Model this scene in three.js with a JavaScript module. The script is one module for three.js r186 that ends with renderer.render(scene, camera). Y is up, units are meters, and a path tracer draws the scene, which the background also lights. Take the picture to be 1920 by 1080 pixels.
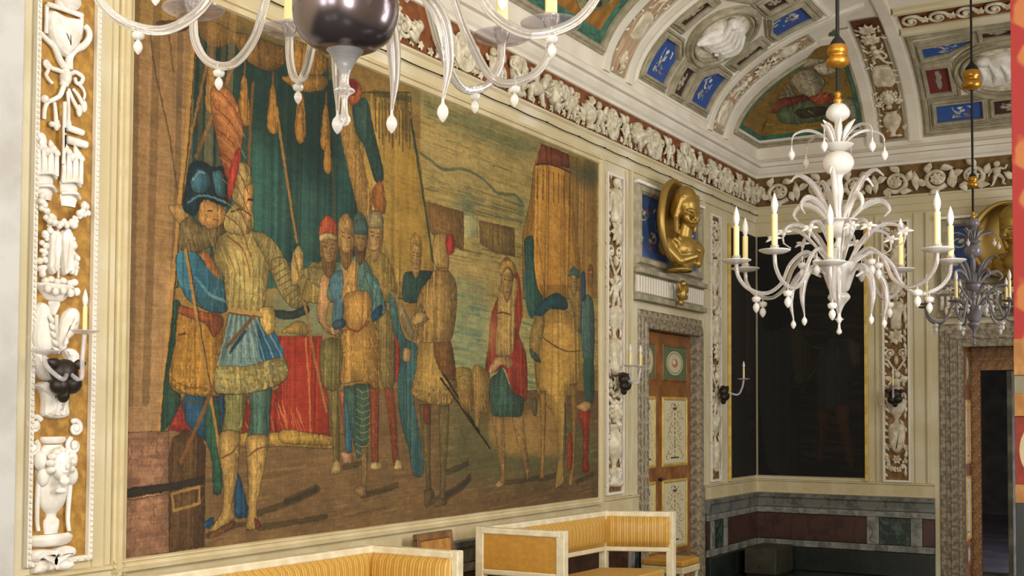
import * as THREE from 'three';
import { mergeGeometries } from 'three/addons/utils/BufferGeometryUtils.js';
import { RoundedBoxGeometry } from 'three/addons/geometries/RoundedBoxGeometry.js';
import { RectAreaLightUniformsLib } from 'three/addons/lights/RectAreaLightUniformsLib.js';
import { MarchingCubes } from 'three/addons/objects/MarchingCubes.js';

// ---------- camera, sky, daylight, exposure ----------
// Room axes: the tapestry wall is the plane x = 0, the end wall the plane z = -13.6; the room is 5.6 m wide.
const scene = new THREE.Scene();
const camera = new THREE.PerspectiveCamera(26.756, 1920 / 1080, 0.05, 100);
camera.rotation.order = 'YXZ';
camera.position.set(4.6, 1.75, 0);
camera.rotation.set(0.03787, 0.52447, 0.0045);
camera.setViewOffset(1920, 1080, 0, -150, 1920, 1080);          // a rising lens, as in architectural photographs
const renderer = new THREE.WebGLRenderer({ antialias: true });
renderer.toneMapping = THREE.LinearToneMapping;
renderer.toneMappingExposure = 0.9;
renderer.shadowMap.enabled = true;
scene.background = new THREE.Color(0.85, 0.95, 1.1);
RectAreaLightUniformsLib.init();
const WIN_Y0 = 1.7, WIN_Y1 = 4.4, ROOM_W = 5.6, ZF = 13.6, ZB = 4.5;
const WINDOWS = [[0.6, 1.4], [-5.2, 1.3], [-10.6, 1.3]], WINDOWS_BACK = [[1.7, 1.3], [3.9, 1.3]];   // [centre, width] of the windows in the right wall and in the wall behind the camera
function daylight(x, z, tx, tz, w, power) {
  const day = new THREE.RectAreaLight(new THREE.Color(1.0, 0.98, 0.945), power, w, WIN_Y1 - WIN_Y0);
  day.position.set(x, (WIN_Y0 + WIN_Y1) / 2, z); day.lookAt(tx, (WIN_Y0 + WIN_Y1) / 2, tz); scene.add(day);
}
daylight(ROOM_W - 0.02, 0.6, 0, 0.6, 1.4, 27);
daylight(ROOM_W - 0.02, -5.2, 0, -5.2, 1.3, 20);
daylight(ROOM_W - 0.02, -10.6, 0, -10.6, 1.3, 10);
daylight(1.7, ZB - 0.02, 1.7, -9, 1.3, 14);
daylight(3.9, ZB - 0.02, 3.9, -9, 1.3, 14);

// ---------- helpers ----------
const PI = Math.PI, V2 = THREE.Vector2, V3 = THREE.Vector3;
function rng(seed) { let a = seed >>> 0; return () => { a = (a + 0x6d2b79f5) | 0; let t = Math.imul(a ^ (a >>> 15), 1 | a); t = (t + Math.imul(t ^ (t >>> 7), 61 | t)) ^ t; return ((t ^ (t >>> 14)) >>> 0) / 4294967296; }; }
const lerp = (a, b, t) => a + (b - a) * t, clamp = (x, a, b) => Math.min(b, Math.max(a, x));
function hash2(x, y, s) { let h = Math.imul(x | 0, 374761393) ^ Math.imul(y | 0, 668265263) ^ Math.imul(s | 0, 974634777); h = Math.imul(h ^ (h >>> 13), 1274126177); return ((h ^ (h >>> 16)) >>> 0) / 4294967296; }
function vnoise(x, y, px, py, s) {                                // tileable value noise
  const ix = Math.floor(x), iy = Math.floor(y), fx = x - ix, fy = y - iy, a = fx * fx * (3 - 2 * fx), b = fy * fy * (3 - 2 * fy), m = (i, p) => ((i % p) + p) % p;
  return lerp(lerp(hash2(m(ix, px), m(iy, py), s), hash2(m(ix + 1, px), m(iy, py), s), a), lerp(hash2(m(ix, px), m(iy + 1, py), s), hash2(m(ix + 1, px), m(iy + 1, py), s), a), b);
}
function fbm(u, v, p, oct, s) { let r = 0, a = 0.5, t = 0; for (let i = 0; i < oct; i++) { r += a * vnoise(u * p, v * p, p, p, s + i); t += a; a *= 0.5; p *= 2; } return r / t; }
function dataTex(size, fn, srgb = true) {
  const d = new Uint8Array(size * size * 4);
  for (let y = 0; y < size; y++) for (let x = 0; x < size; x++) { const c = fn(x / size, y / size), o = (y * size + x) * 4; d[o] = clamp(c[0], 0, 255); d[o + 1] = clamp(c[1], 0, 255); d[o + 2] = clamp(c[2], 0, 255); d[o + 3] = 255; }
  const t = new THREE.DataTexture(d, size, size); t.wrapS = t.wrapT = THREE.RepeatWrapping; t.magFilter = THREE.LinearFilter; t.minFilter = THREE.LinearMipmapLinearFilter; if (srgb) t.colorSpace = THREE.SRGBColorSpace; t.needsUpdate = true; return t;
}
function canvasTex(w, h, draw) { const c = document.createElement('canvas'); c.width = w; c.height = h; const g = c.getContext('2d'); draw(g, w, h); const t = new THREE.CanvasTexture(c); t.colorSpace = THREE.SRGBColorSpace; return t; }
const rgb = (h) => [(h >> 16) & 255, (h >> 8) & 255, h & 255];
const mix = (a, b, t) => [lerp(a[0], b[0], t), lerp(a[1], b[1], t), lerp(a[2], b[2], t)];
function std(o) { return new THREE.MeshStandardMaterial({ roughness: 0.8, ...o }); }
function mottled(c1, c2, rep, o = {}, p = 6, seed = 1, contrast = 1) {  // a surface mottled between two colours; one tile covers 1/rep metres
  const a = rgb(c1), b = rgb(c2), t = dataTex(256, (u, v) => mix(a, b, clamp((fbm(u, v, p, 5, seed) - 0.5) * 2.2 * contrast + 0.5 + (hash2(u * 256, v * 256, seed + 9) - 0.5) * 0.16, 0, 1)));
  t.repeat.set(rep, rep); return std({ map: t, ...o });
}
function marble(base, vein, rep, o = {}, seed = 3, sharp = 8) {
  const a = rgb(base), b = rgb(vein), t = dataTex(256, (u, v) => { const n = fbm(u, v, 4, 5, seed), w = Math.abs(n - 0.5) * 2, k = clamp(1 - w * sharp, 0, 1); return mix(mix(a, b, clamp((fbm(u, v, 8, 4, seed + 40) - 0.45) * 2.5, 0, 0.7)), b, k * 0.8); });
  t.repeat.set(rep, rep); return std({ map: t, roughness: 0.35, ...o });
}
// --- geometry ---
function N(g) { const r = g.index ? g.toNonIndexed() : g; for (const k of Object.keys(r.attributes)) if (!['position', 'normal', 'uv'].includes(k)) r.deleteAttribute(k); if (!r.attributes.uv) r.setAttribute('uv', new THREE.BufferAttribute(new Float32Array(r.attributes.position.count * 2), 2)); return r; }
function bx(x0, x1, y0, y1, z0, z1, r = 0) { const g = r ? new RoundedBoxGeometry(x1 - x0, y1 - y0, z1 - z0, 1, r) : new THREE.BoxGeometry(x1 - x0, y1 - y0, z1 - z0); g.translate((x0 + x1) / 2, (y0 + y1) / 2, (z0 + z1) / 2); return N(g); }
function ball(x, y, z, rx, ry = rx, rz = rx, rot = 0, ws = 10, hs = 7) { const g = new THREE.SphereGeometry(1, ws, hs); g.scale(rx, ry, rz); if (rot) g.rotateZ(rot); g.translate(x, y, z); return N(g); }
function sweep(pts, r, rad = 7, seg = 0, flat = 1, closed = false) {     // a tapered tube through points; r a number or a function of 0..1; flat squeezes it in z
  const c = new THREE.CatmullRomCurve3(pts.map((p) => new V3(p[0], p[1], p[2] ?? 0)), closed), n = seg || Math.max(4, pts.length * 4), P = c.getSpacedPoints(n), F = c.computeFrenetFrames(n, closed), pos = [], nor = [], uv = [], idx = [];
  for (let i = 0; i <= n; i++) { const t = i / n, R = typeof r === 'function' ? r(t) : r;
    for (let j = 0; j <= rad; j++) { const a = (j / rad) * 2 * PI, d = F.normals[i].clone().multiplyScalar(Math.cos(a)).addScaledVector(F.binormals[i], Math.sin(a)); pos.push(P[i].x + d.x * R, P[i].y + d.y * R, P[i].z + d.z * R * flat); nor.push(d.x, d.y, d.z); uv.push(t, j / rad); } }
  for (let i = 0; i < n; i++) for (let j = 0; j < rad; j++) { const a = i * (rad + 1) + j, b = a + rad + 1; idx.push(a, a + 1, b, b, a + 1, b + 1); }
  if (!closed) for (const [i, s] of [[0, 1], [n, -1]]) { const b = i * (rad + 1), c0 = pos.length / 3, T = F.tangents[i]; pos.push(P[i].x, P[i].y, P[i].z); nor.push(-s * T.x, -s * T.y, -s * T.z); uv.push(0, 0); for (let j = 0; j < rad; j++) s > 0 ? idx.push(c0, b + j + 1, b + j) : idx.push(c0, b + j, b + j + 1); }
  const g = new THREE.BufferGeometry(); g.setAttribute('position', new THREE.Float32BufferAttribute(pos, 3)); g.setAttribute('normal', new THREE.Float32BufferAttribute(nor, 3)); g.setAttribute('uv', new THREE.Float32BufferAttribute(uv, 2)); g.setIndex(idx); return N(g);
}
const limb = (a, b, r0, r1, flat = 1) => sweep([a, [(a[0] + b[0]) / 2, (a[1] + b[1]) / 2, ((a[2] ?? 0) + (b[2] ?? 0)) / 2], b], (t) => lerp(r0, r1, t) * (t < 0.08 || t > 0.92 ? 0.75 : 1), 8, 6, flat);
function shapeOf(pts, smooth) { const s = new THREE.Shape(); if (smooth) { const n = pts.length, c = new THREE.CatmullRomCurve3(pts.map((p) => new V3(p[0], p[1], 0)), true, 'centripetal').getPoints(n * 4); s.setFromPoints(c.slice(0, -1).map((p) => new V2(p.x, p.y))); } else s.setFromPoints(pts.map((p) => new V2(p[0], p[1]))); return s; }
function pad(pts, depth, bevel, z = 0, smooth = true) { const b = Math.min(bevel, depth * 0.98), g = new THREE.ExtrudeGeometry(shapeOf(pts, smooth), { depth: Math.max(0.0005, depth - b), bevelEnabled: true, bevelThickness: b, bevelSize: bevel, bevelOffset: -bevel, bevelSegments: 3, curveSegments: 4 }); g.translate(0, 0, z); return N(g); }
function slab(pts, z0, z1, smooth = false) { const g = new THREE.ExtrudeGeometry(shapeOf(pts, smooth), { depth: z1 - z0, bevelEnabled: false, curveSegments: 4 }); g.translate(0, 0, z0); return N(g); }
function lathe(prof, x = 0, y = 0, z = 0, zs = 1, seg = 16, sc = 1) { const c = prof.length > 2 ? new THREE.SplineCurve(prof.map((p) => new V2(p[0], p[1]))).getPoints(prof.length * 3) : prof.map((p) => new V2(p[0], p[1])); const g = new THREE.LatheGeometry(c.map((p) => new V2(Math.max(0.0001, p.x), p.y)), seg); g.scale(sc, sc, sc * zs); g.translate(x, y, z); return N(g); }
function latheHard(prof, x = 0, y = 0, z = 0, zs = 1, seg = 16) { const g = new THREE.LatheGeometry(prof.map((p) => new V2(Math.max(0.0001, p[0]), p[1])), seg); g.scale(1, 1, zs); g.translate(x, y, z); return N(g); }
function move(g, x, y, z) { g.translate(x, y, z); return g; }
function turn(g, ax, a) { g['rotate' + ax](a); return g; }
function boxUV(g) {                                                // uv in metres, taken from the two axes across each face
  const p = g.attributes.position, n = g.attributes.normal, u = g.attributes.uv;
  for (let i = 0; i < p.count; i += 3) { let a = 0, b = 0, c = 0; for (let k = 0; k < 3; k++) { a += Math.abs(n.getX(i + k)); b += Math.abs(n.getY(i + k)); c += Math.abs(n.getZ(i + k)); }
    for (let k = 0; k < 3; k++) { const x = p.getX(i + k), y = p.getY(i + k), z = p.getZ(i + k); if (a >= b && a >= c) u.setXY(i + k, z, y); else if (b >= c) u.setXY(i + k, x, z); else u.setXY(i + k, x, y); } }
}
// --- objects ---
const taken = {};
function numbered(n) { const k = (taken[n] = (taken[n] ?? -1) + 1); return k ? n + '_' + String(k).padStart(3, '0') : n; }
function baseOf(o) { while (o) { if (o.base) return o.base; o = o.parent; } return [0, 0, 0]; }
function mesh(name, geos, mat, parent = scene, keepUV = false, label) {
  const list = [geos].flat(9).filter(Boolean), g = list.length > 1 ? mergeGeometries(list.map(N)) : N(list[0]), b = parent === scene ? [0, 0, 0] : baseOf(parent);
  if (!keepUV) boxUV(g);
  if (b.wall) { const q = g.attributes.position; for (let i = 0; i < q.count; i++) if (q.getZ(i) < 0.002) q.setZ(i, 0.002); }   // nothing of a wall piece sinks into the wall
  g.translate(-b[0], -b[1], -b[2]);
  const m = new THREE.Mesh(g, mat); m.castShadow = m.receiveShadow = true; m.name = parent === scene ? numbered(name) : name; if (label) m.userData.label = label; parent.add(m); return m;
}
const each = (name, pieces, mat, parent, label) => pieces.map((g) => mesh(name, g, mat, parent, false, label));   // one part for each piece
const loose = (m) => { m.userData.kind = 'stuff'; return m; };
function tag(o, label, category, group, kind) { o.userData.label = label; if (category) o.userData.category = category; if (group) o.userData.group = group; if (kind) o.userData.kind = kind; return o; }
function thing(name, label, category, group) { const t = new THREE.Group(); t.name = numbered(name); scene.add(t); return tag(t, label, category, group); }
function seat(t, wall, s, y, o = 0) {                             // stands a thing at (s, y) of a wall; its parts are given in that wall's own metres
  t.base = [s, y, o];
  if (wall === 'L') { t.position.set(o, y, -s); t.rotation.y = PI / 2; } else t.position.set(s, y, o - ZF);
  return t;
}
function wallThing(wall, s, y, name, label, category, group) { const t = seat(thing(name, label, category, group), wall, s, y); t.base.wall = true; return t; }
function struct(name, geos, mat, label, keepUV) { const m = mesh(name, geos, mat, scene, keepUV); m.userData.kind = 'structure'; if (label) m.userData.label = label; return m; }
// --- patches, frames and reliefs on a surface given by map(u, v, out) ---
const flat = (u, v, o) => new V3(u, v, o);
function edge(pts, step, closed = true) { const r = []; for (let i = 0; i < pts.length - (closed ? 0 : 1); i++) { const a = pts[i], b = pts[(i + 1) % pts.length], n = Math.max(1, Math.ceil(Math.hypot(b[0] - a[0], b[1] - a[1]) / step)); for (let k = 0; k < n; k++) r.push([lerp(a[0], b[0], k / n), lerp(a[1], b[1], k / n), k === 0]); } if (!closed) r.push([...pts.at(-1), true]); return r; }
function frameOn(map, pts, w, h, step = 0.12, closed = true, prof) {  // a moulding of width w and height h along a path
  const E = edge(pts, step, closed), n = E.length, pr = prof || [[-0.5, 0], [-0.5, 0.55], [-0.3, 1], [0.05, 1], [0.2, 0.5], [0.5, 0.35], [0.5, 0]], pos = [], uv = [];
  const ring = E.map((e, i) => { const a = closed || i > 0 ? E[(i - 1 + n) % n] : E[i], b = closed || i < n - 1 ? E[(i + 1) % n] : E[i], d1 = new V2(e[0] - a[0], e[1] - a[1]), d2 = new V2(b[0] - e[0], b[1] - e[1]); if (!d1.length()) d1.copy(d2); if (!d2.length()) d2.copy(d1); d1.normalize(); d2.normalize(); const t = d1.clone().add(d2).normalize(), m = new V2(-t.y, t.x), k = 1 / Math.max(0.4, m.dot(new V2(-d1.y, d1.x))); return pr.map(([x, y]) => map(e[0] + m.x * x * w * k, e[1] + m.y * x * w * k, y * h)); });
  const q = (a, b, c, d) => { for (const p of [a, b, c, a, c, d]) { pos.push(p.x, p.y, p.z); uv.push(0, 0); } };
  for (let i = 0; i < (closed ? n : n - 1); i++) for (let j = 0; j < pr.length - 1; j++) q(ring[i][j], ring[i][j + 1], ring[(i + 1) % n][j + 1], ring[(i + 1) % n][j]);
  const g = new THREE.BufferGeometry(); g.setAttribute('position', new THREE.Float32BufferAttribute(pos, 3)); g.setAttribute('uv', new THREE.Float32BufferAttribute(uv, 2)); g.computeVertexNormals(); return g;
}
function panelOn(map, pts, o, step = 0.12, rings = 4) {           // a filled (star-shaped) patch; its uv runs over its own width and height
  const E = edge(pts, step), n = E.length, cx = pts.reduce((a, p) => a + p[0], 0) / pts.length, cy = pts.reduce((a, p) => a + p[1], 0) / pts.length, x0 = Math.min(...pts.map((p) => p[0])), x1 = Math.max(...pts.map((p) => p[0])), y0 = Math.min(...pts.map((p) => p[1])), y1 = Math.max(...pts.map((p) => p[1])), pos = [], uv = [];
  const P = (i, k) => { const e = E[i % n], t = k / rings; return [lerp(cx, e[0], t), lerp(cy, e[1], t)]; }, put = (p) => { const m = map(p[0], p[1], o); pos.push(m.x, m.y, m.z); uv.push((p[0] - x0) / (x1 - x0), (p[1] - y0) / (y1 - y0)); };
  for (let k = 0; k < rings; k++) for (let i = 0; i < n; i++) { [P(i, k), P(i, k + 1), P(i + 1, k + 1)].forEach(put); if (k) [P(i, k), P(i + 1, k + 1), P(i + 1, k)].forEach(put); }
  const g = new THREE.BufferGeometry(); g.setAttribute('position', new THREE.Float32BufferAttribute(pos, 3)); g.setAttribute('uv', new THREE.Float32BufferAttribute(uv, 2)); g.computeVertexNormals(); return g;
}
function bend(g, map) {                                           // lays a flat relief (x, y along the surface, z out of it) onto a surface
  g = N(g); const p = g.attributes.position, n = g.attributes.normal, e = 1e-3;
  for (let i = 0; i < p.count; i++) { const x = p.getX(i), y = p.getY(i), z = p.getZ(i), c = map(x, y, z), tu = map(x + e, y, z).sub(c).normalize(), tv = map(x, y + e, z).sub(c).normalize(), no = map(x, y, z + e).sub(c).normalize(), m = tu.multiplyScalar(n.getX(i)).addScaledVector(tv, n.getY(i)).addScaledVector(no, n.getZ(i)).normalize(); p.setXYZ(i, c.x, c.y, c.z); n.setXYZ(i, m.x, m.y, m.z); }
  return g;
}
// --- stucco motifs: x, y along the wall, z out of it ---
function leaf(x, y, len, w, ang, bow = 0.25, z = 0.01, th = 0.012) {
  const g = new THREE.SphereGeometry(1, 8, 6), p = g.attributes.position;
  for (let i = 0; i < p.count; i++) { const a = p.getX(i), t = (a + 1) / 2, k = Math.sin(PI * Math.min(1, t * 0.85 + 0.12)); p.setXYZ(i, t * len, p.getY(i) * w * 0.5 * k + bow * len * t * t, p.getZ(i) * th + th * 0.5 + th * Math.sin(PI * t)); }
  g.computeVertexNormals(); g.rotateZ(ang); g.translate(x, y, z); return N(g);
}
function scroll(x, y, r, turns, dir, ang, th = 0.012, z = 0.012) { const n = Math.ceil(turns * 9), pts = []; for (let i = 0; i <= n; i++) { const t = i / n, a = ang + dir * t * turns * 2 * PI, R = r * (1 - 0.82 * t); pts.push([x + Math.cos(a) * R, y + Math.sin(a) * R, z]); } return [sweep(pts, (t) => th * (1 - 0.35 * t), 6, n * 2), ball(x, y, z + 0.004, th * 1.5, th * 1.5, th * 1.3, 0, 8, 6)]; }
function rosette(x, y, r, n = 6, z = 0.012) { const a = [ball(x, y, z + 0.006, r * 0.34, r * 0.34, r * 0.3)]; for (let i = 0; i < n; i++) a.push(leaf(x, y, r, r * 0.62, (i / n) * 2 * PI, 0.06, z, r * 0.16)); return a; }
function garland(pts, r, count, seed = 5, z = 0.015) { const R = rng(seed), c = new THREE.CatmullRomCurve3(pts.map((p) => new V3(p[0], p[1], 0))), a = []; for (let i = 0; i < count; i++) { const p = c.getPointAt(count > 1 ? i / (count - 1) : 0), k = r * (0.55 + 0.5 * R()); a.push(ball(p.x + (R() - 0.5) * r * 1.6, p.y + (R() - 0.5) * r * 1.6, z + R() * 0.01, k, k, k, 0, 7, 5)); } return a; }
function mask(x, y, r, z = 0.01, beard = true) { const a = [ball(x, y, z, r * 0.72, r, r * 0.6), ball(x, y - r * 0.08, z + r * 0.58, r * 0.13, r * 0.24, r * 0.2), ball(x - r * 0.28, y + r * 0.18, z + r * 0.42, r * 0.17, r * 0.1, r * 0.12), ball(x + r * 0.28, y + r * 0.18, z + r * 0.42, r * 0.17, r * 0.1, r * 0.12), ball(x, y - r * 0.45, z + r * 0.48, r * 0.26, r * 0.09, r * 0.12)]; for (let i = 0; i < 9; i++) { const t = -0.35 + (i / 8) * (PI + 0.7); a.push(ball(x + Math.cos(t) * r * 0.85, y + Math.sin(t) * r * 0.95, z, r * 0.25, r * 0.25, r * 0.4, 0, 7, 5)); } if (beard) a.push(leaf(x, y - r * 0.6, r * 0.9, r * 0.8, -PI / 2, 0, z, r * 0.3)); return a; }
function putto(x, y, h, lean = 0, side = 1, z = 0.015) {            // a small stucco child: head, trunk, arms and legs
  const k = h, P = (a, b, c = 0) => [x + side * (a * Math.cos(lean) - b * Math.sin(lean)) * k, y + (a * Math.sin(lean) + b * Math.cos(lean)) * k, z + c * k];
  const B = (a, b, r, q = r) => { const p = P(a, b); return ball(p[0], p[1], p[2], r * k, q * k, r * k * 0.8, 0, 9, 7); };
  return [B(0.03, 0.87, 0.115, 0.13), B(0, 0.6, 0.145, 0.17), B(0, 0.45, 0.13, 0.12), limb(P(0.1, 0.7), P(0.27, 0.62), 0.055 * k, 0.045 * k), limb(P(0.27, 0.62), P(0.36, 0.78), 0.045 * k, 0.035 * k), limb(P(-0.1, 0.7), P(-0.24, 0.55), 0.055 * k, 0.045 * k), limb(P(-0.24, 0.55), P(-0.3, 0.42), 0.045 * k, 0.035 * k), limb(P(0.06, 0.42), P(0.19, 0.25), 0.085 * k, 0.06 * k), limb(P(0.19, 0.25), P(0.14, 0.03), 0.058 * k, 0.035 * k), limb(P(-0.06, 0.42), P(-0.12, 0.22), 0.085 * k, 0.06 * k), limb(P(-0.12, 0.22), P(-0.2, 0.03), 0.058 * k, 0.035 * k), B(0.2, 0.03, 0.05, 0.035), B(-0.23, 0.03, 0.05, 0.035)];
}

// ---------- materials ----------
const M = {
  plaster: mottled(0xe2dac6, 0xc9bb94, 0.55, { roughness: 0.85 }, 4, 11, 0.9),
  plasterPale: mottled(0xeee7d9, 0xdcd2be, 0.9, { roughness: 0.85 }, 5, 12, 0.6),
  stucco: mottled(0xf6f2ec, 0xddd5c8, 3, { roughness: 0.7 }, 6, 13),
  stuccoDim: mottled(0xe9dfca, 0xb9ab8c, 3, { roughness: 0.75 }, 6, 14),  // duller stucco: the low light of the far end put into its colour
  gold: mottled(0xba8e3e, 0x8c6426, 5, { roughness: 0.7 }, 6, 15),
  brownGround: mottled(0x8a5226, 0x6a3a18, 3, { roughness: 0.8 }, 6, 16),
  friezeDull: mottled(0x7f6136, 0x5c4424, 3, { roughness: 0.8 }, 6, 42),
  brownEdge: mottled(0x6e3a1a, 0x4a2812, 4, { roughness: 0.8 }, 6, 17),
  rose: mottled(0xc8ab8e, 0xa07e5e, 4, { roughness: 0.8 }, 6, 18),
  ochre: mottled(0xa8782c, 0x86601f, 2.5, { roughness: 0.85 }, 6, 19),
  green: mottled(0x4f7c66, 0x2f5a48, 3, { roughness: 0.85 }, 6, 20),
  mouldGrey: mottled(0xb5aa90, 0x8f866c, 2, { roughness: 0.75 }, 6, 21),
  frameTan: mottled(0xd6c8a2, 0xc0ae82, 2, { roughness: 0.6 }, 6, 22, 0.6),
  frameGilt: mottled(0xe3c873, 0xc19f48, 3, { roughness: 0.45, metalness: 0.25 }, 6, 23),
  doorMarble: mottled(0xa89a82, 0x6e6450, 4, { roughness: 0.35 }, 10, 24, 1.4),
  doorWood: mottled(0x9e6a38, 0x7a4c26, 2, { roughness: 0.5 }, 5, 25),
  greyMarble: marble(0x918f86, 0x54554e, 1.6, {}, 26, 7),
  greyMarbleDark: marble(0x72736a, 0x44473f, 1.6, {}, 27, 7),
  redMarble: marble(0x4a2e24, 0x2e1c16, 1.4, {}, 28, 9),
  greenMarble: marble(0x1c2a22, 0x5f7064, 2.4, {}, 29, 16),
  plinth: marble(0x171d19, 0x272d28, 1.2, { roughness: 0.3 }, 30, 9),
  darkGap: std({ color: 0x1a1510, roughness: 0.9 }),
  glassPane: new THREE.MeshPhysicalMaterial({ color: 0xffffff, transmission: 1, roughness: 0.02, thickness: 0, ior: 1.5 }),
  white: std({ color: 0xe8e4da, roughness: 0.5 }),
};
// ---------- the room ----------
const WT = 0.45;                                                  // wall thickness
const toL = (g) => { g.rotateY(PI / 2); return g; };               // tapestry wall's metres (along, up, out) to the room
const toF = (g) => { g.translate(0, 0, -ZF); return g; };
const DOOR = [10.44, 11.79, 2.56], DOOR2 = [2.27, 3.33, 2.52];
{
  const tiles = dataTex(512, (u, v) => { const n = fbm(u, v, 6, 5, 51); const c = mix(rgb(0x1d241e), rgb(0x3a3a2e), clamp((n - 0.4) * 2, 0, 1)); return c; });
  tiles.repeat.set(0.5, 0.5);
  struct('floor', bx(-0.4, ROOM_W + 0.4, -0.2, 0, -ZF - 0.05, ZB + 0.4), std({ map: tiles, roughness: 0.16 }), 'dark polished green marble floor');
  const H = 6.2;
  struct('wall_left', [bx(-ZB, DOOR[0], 0, H, -WT, 0), bx(DOOR[1], ZF + WT, 0, H, -WT, 0), bx(DOOR[0], DOOR[1], DOOR[2], H, -WT, 0), bx(DOOR[0], DOOR[1], 0, DOOR[2], -WT, -0.2)].map(toL), M.plaster, 'long cream plaster wall behind the large tapestry');
  struct('wall_far', [bx(0, DOOR2[0], 0, H, -WT, 0), bx(DOOR2[1], ROOM_W, 0, H, -WT, 0), bx(DOOR2[0], DOOR2[1], DOOR2[2], H, -WT, 0)].map(toF), M.plaster, 'cream end wall with the open doorway');
  { const b = []; let x = -WT; for (const [c, w] of WINDOWS_BACK) { b.push(bx(x, c - w / 2, 0, H, ZB, ZB + WT), bx(c - w / 2, c + w / 2, 0, WIN_Y0, ZB, ZB + WT), bx(c - w / 2, c + w / 2, WIN_Y1, H, ZB, ZB + WT)); x = c + w / 2; } b.push(bx(x, ROOM_W + WT, 0, H, ZB, ZB + WT)); struct('wall_back', b, M.plaster, 'cream window wall opposite the end wall'); }
  const r = []; let z = ZB;
  for (const [c, w] of WINDOWS) { r.push(bx(ROOM_W, ROOM_W + WT, 0, H, c + w / 2, z)); r.push(bx(ROOM_W, ROOM_W + WT, 0, WIN_Y0, c - w / 2, c + w / 2)); r.push(bx(ROOM_W, ROOM_W + WT, WIN_Y1, H, c - w / 2, c + w / 2)); z = c - w / 2; }
  r.push(bx(ROOM_W, ROOM_W + WT, 0, H, -ZF - WT, z));
  struct('wall_right', r, M.plaster, 'cream wall pierced by the tall windows');
  const glaze = (c, w, i, back) => {
    const x = 0.28, f = [bx(x, x + 0.07, WIN_Y0, WIN_Y1, c - w / 2, c - w / 2 + 0.07), bx(x, x + 0.07, WIN_Y0, WIN_Y1, c + w / 2 - 0.07, c + w / 2), bx(x, x + 0.07, WIN_Y0, WIN_Y0 + 0.07, c - w / 2, c + w / 2), bx(x, x + 0.07, WIN_Y1 - 0.07, WIN_Y1, c - w / 2, c + w / 2), bx(x, x + 0.07, WIN_Y0, WIN_Y1, c - 0.04, c + 0.04)];
    for (let k = 1; k < 5; k++) f.push(bx(x + 0.02, x + 0.05, lerp(WIN_Y0, WIN_Y1, k / 5) - 0.015, lerp(WIN_Y0, WIN_Y1, k / 5) + 0.015, c - w / 2, c + w / 2));
    const at = (g) => (back ? g.rotateY(-PI / 2).translate(0, 0, ZB) : g.translate(ROOM_W, 0, 0));
    const win = struct('window_' + i, f.map(at), M.white, back ? 'tall white casement window in the window wall' : 'tall white casement window in the right wall');
    for (let a = 0; a < 2; a++) for (let k = 0; k < 5; k++) mesh('pane', at(bx(x + 0.03, x + 0.036, lerp(WIN_Y0, WIN_Y1, k / 5) + 0.02, lerp(WIN_Y0, WIN_Y1, (k + 1) / 5) - 0.02, c - w / 2 + 0.06 + a * (w / 2 - 0.02), c - 0.03 + a * (w / 2 - 0.02))), M.glassPane, win);
  };
  WINDOWS.forEach(([c, w], i) => glaze(c, w, i + 1, false)); WINDOWS_BACK.forEach(([c, w], i) => glaze(-c, w, i + 1 + WINDOWS.length, true));
}
// the room beyond the end doorway: made long to stay dark, low side window added to light its floor
{
  const z0 = -ZF - WT, ze = z0 - 9, wall = mottled(0x77705c, 0x5f5a4a, 1, {}, 5, 62);
  struct('floor_beyond', bx(0.6, 5.2, -0.2, 0, ze, z0 + 0.42), mottled(0x9a9894, 0x7c7a78, 0.6, { roughness: 0.25 }, 5, 61), 'grey polished stone floor beyond the doorway');
  struct('wall_beyond', [bx(0.6, 5.2, 0, 3.4, ze - 0.1, ze), bx(0.5, 0.6, 0, 3.4, ze, z0), bx(5.2, 5.3, 0, 0.3, ze, z0), bx(5.2, 5.3, 1.5, 3.4, ze, z0), bx(5.2, 5.3, 0.3, 1.5, ze, z0 - 1.7), bx(5.2, 5.3, 0.3, 1.5, z0 - 0.4, z0)], wall, 'cloth hung walls of the room beyond');
  struct('ceiling_beyond', bx(0.5, 5.3, 3.4, 3.5, ze - 0.1, z0), wall);
  const l = new THREE.RectAreaLight(new THREE.Color(0.72, 0.72, 1), 22, 1.3, 1.2); l.position.set(5.18, 0.9, z0 - 1.05); l.lookAt(2.3, -0.6, z0 - 1.6); scene.add(l);
}
// ---------- the vault: an elliptical cove of half width 2.75 m and rise 1.19 m ----------
const CA = 2.75, CB = 1.19, CY = 4.72, CX = 2.8, arcT = [0];
for (let i = 1; i <= 400; i++) { const a = ((i - 1) / 400) * PI / 2, b = (i / 400) * PI / 2; arcT.push(arcT[i - 1] + Math.hypot(CA * (Math.cos(b) - Math.cos(a)), CB * (Math.sin(b) - Math.sin(a)))); }
const ARC = arcT[400];
function thetaOf(v) { if (v <= 0) return v / CB; if (v >= ARC) return PI / 2; let a = 0, b = 400; while (b - a > 1) { const m = (a + b) >> 1; if (arcT[m] <= v) a = m; else b = m; } return ((a + (v - arcT[a]) / (arcT[b] - arcT[a])) / 400) * PI / 2; }
function cove(v, o) { const t = thetaOf(v), n = new V2(Math.cos(t) / CA, -Math.sin(t) / CB).normalize(); return [CX - CA * Math.cos(t) + n.x * o, CY + CB * Math.sin(t) + n.y * o]; }
const coveL = (s, v, o) => { const [x, y] = cove(v, o); return new V3(x, y, -s); };          // (metres along the tapestry wall, metres up the curve, out)
const coveF = (x, v, o) => { const [d, y] = cove(v, o); return new V3(x, y, d - ZF); };
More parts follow.
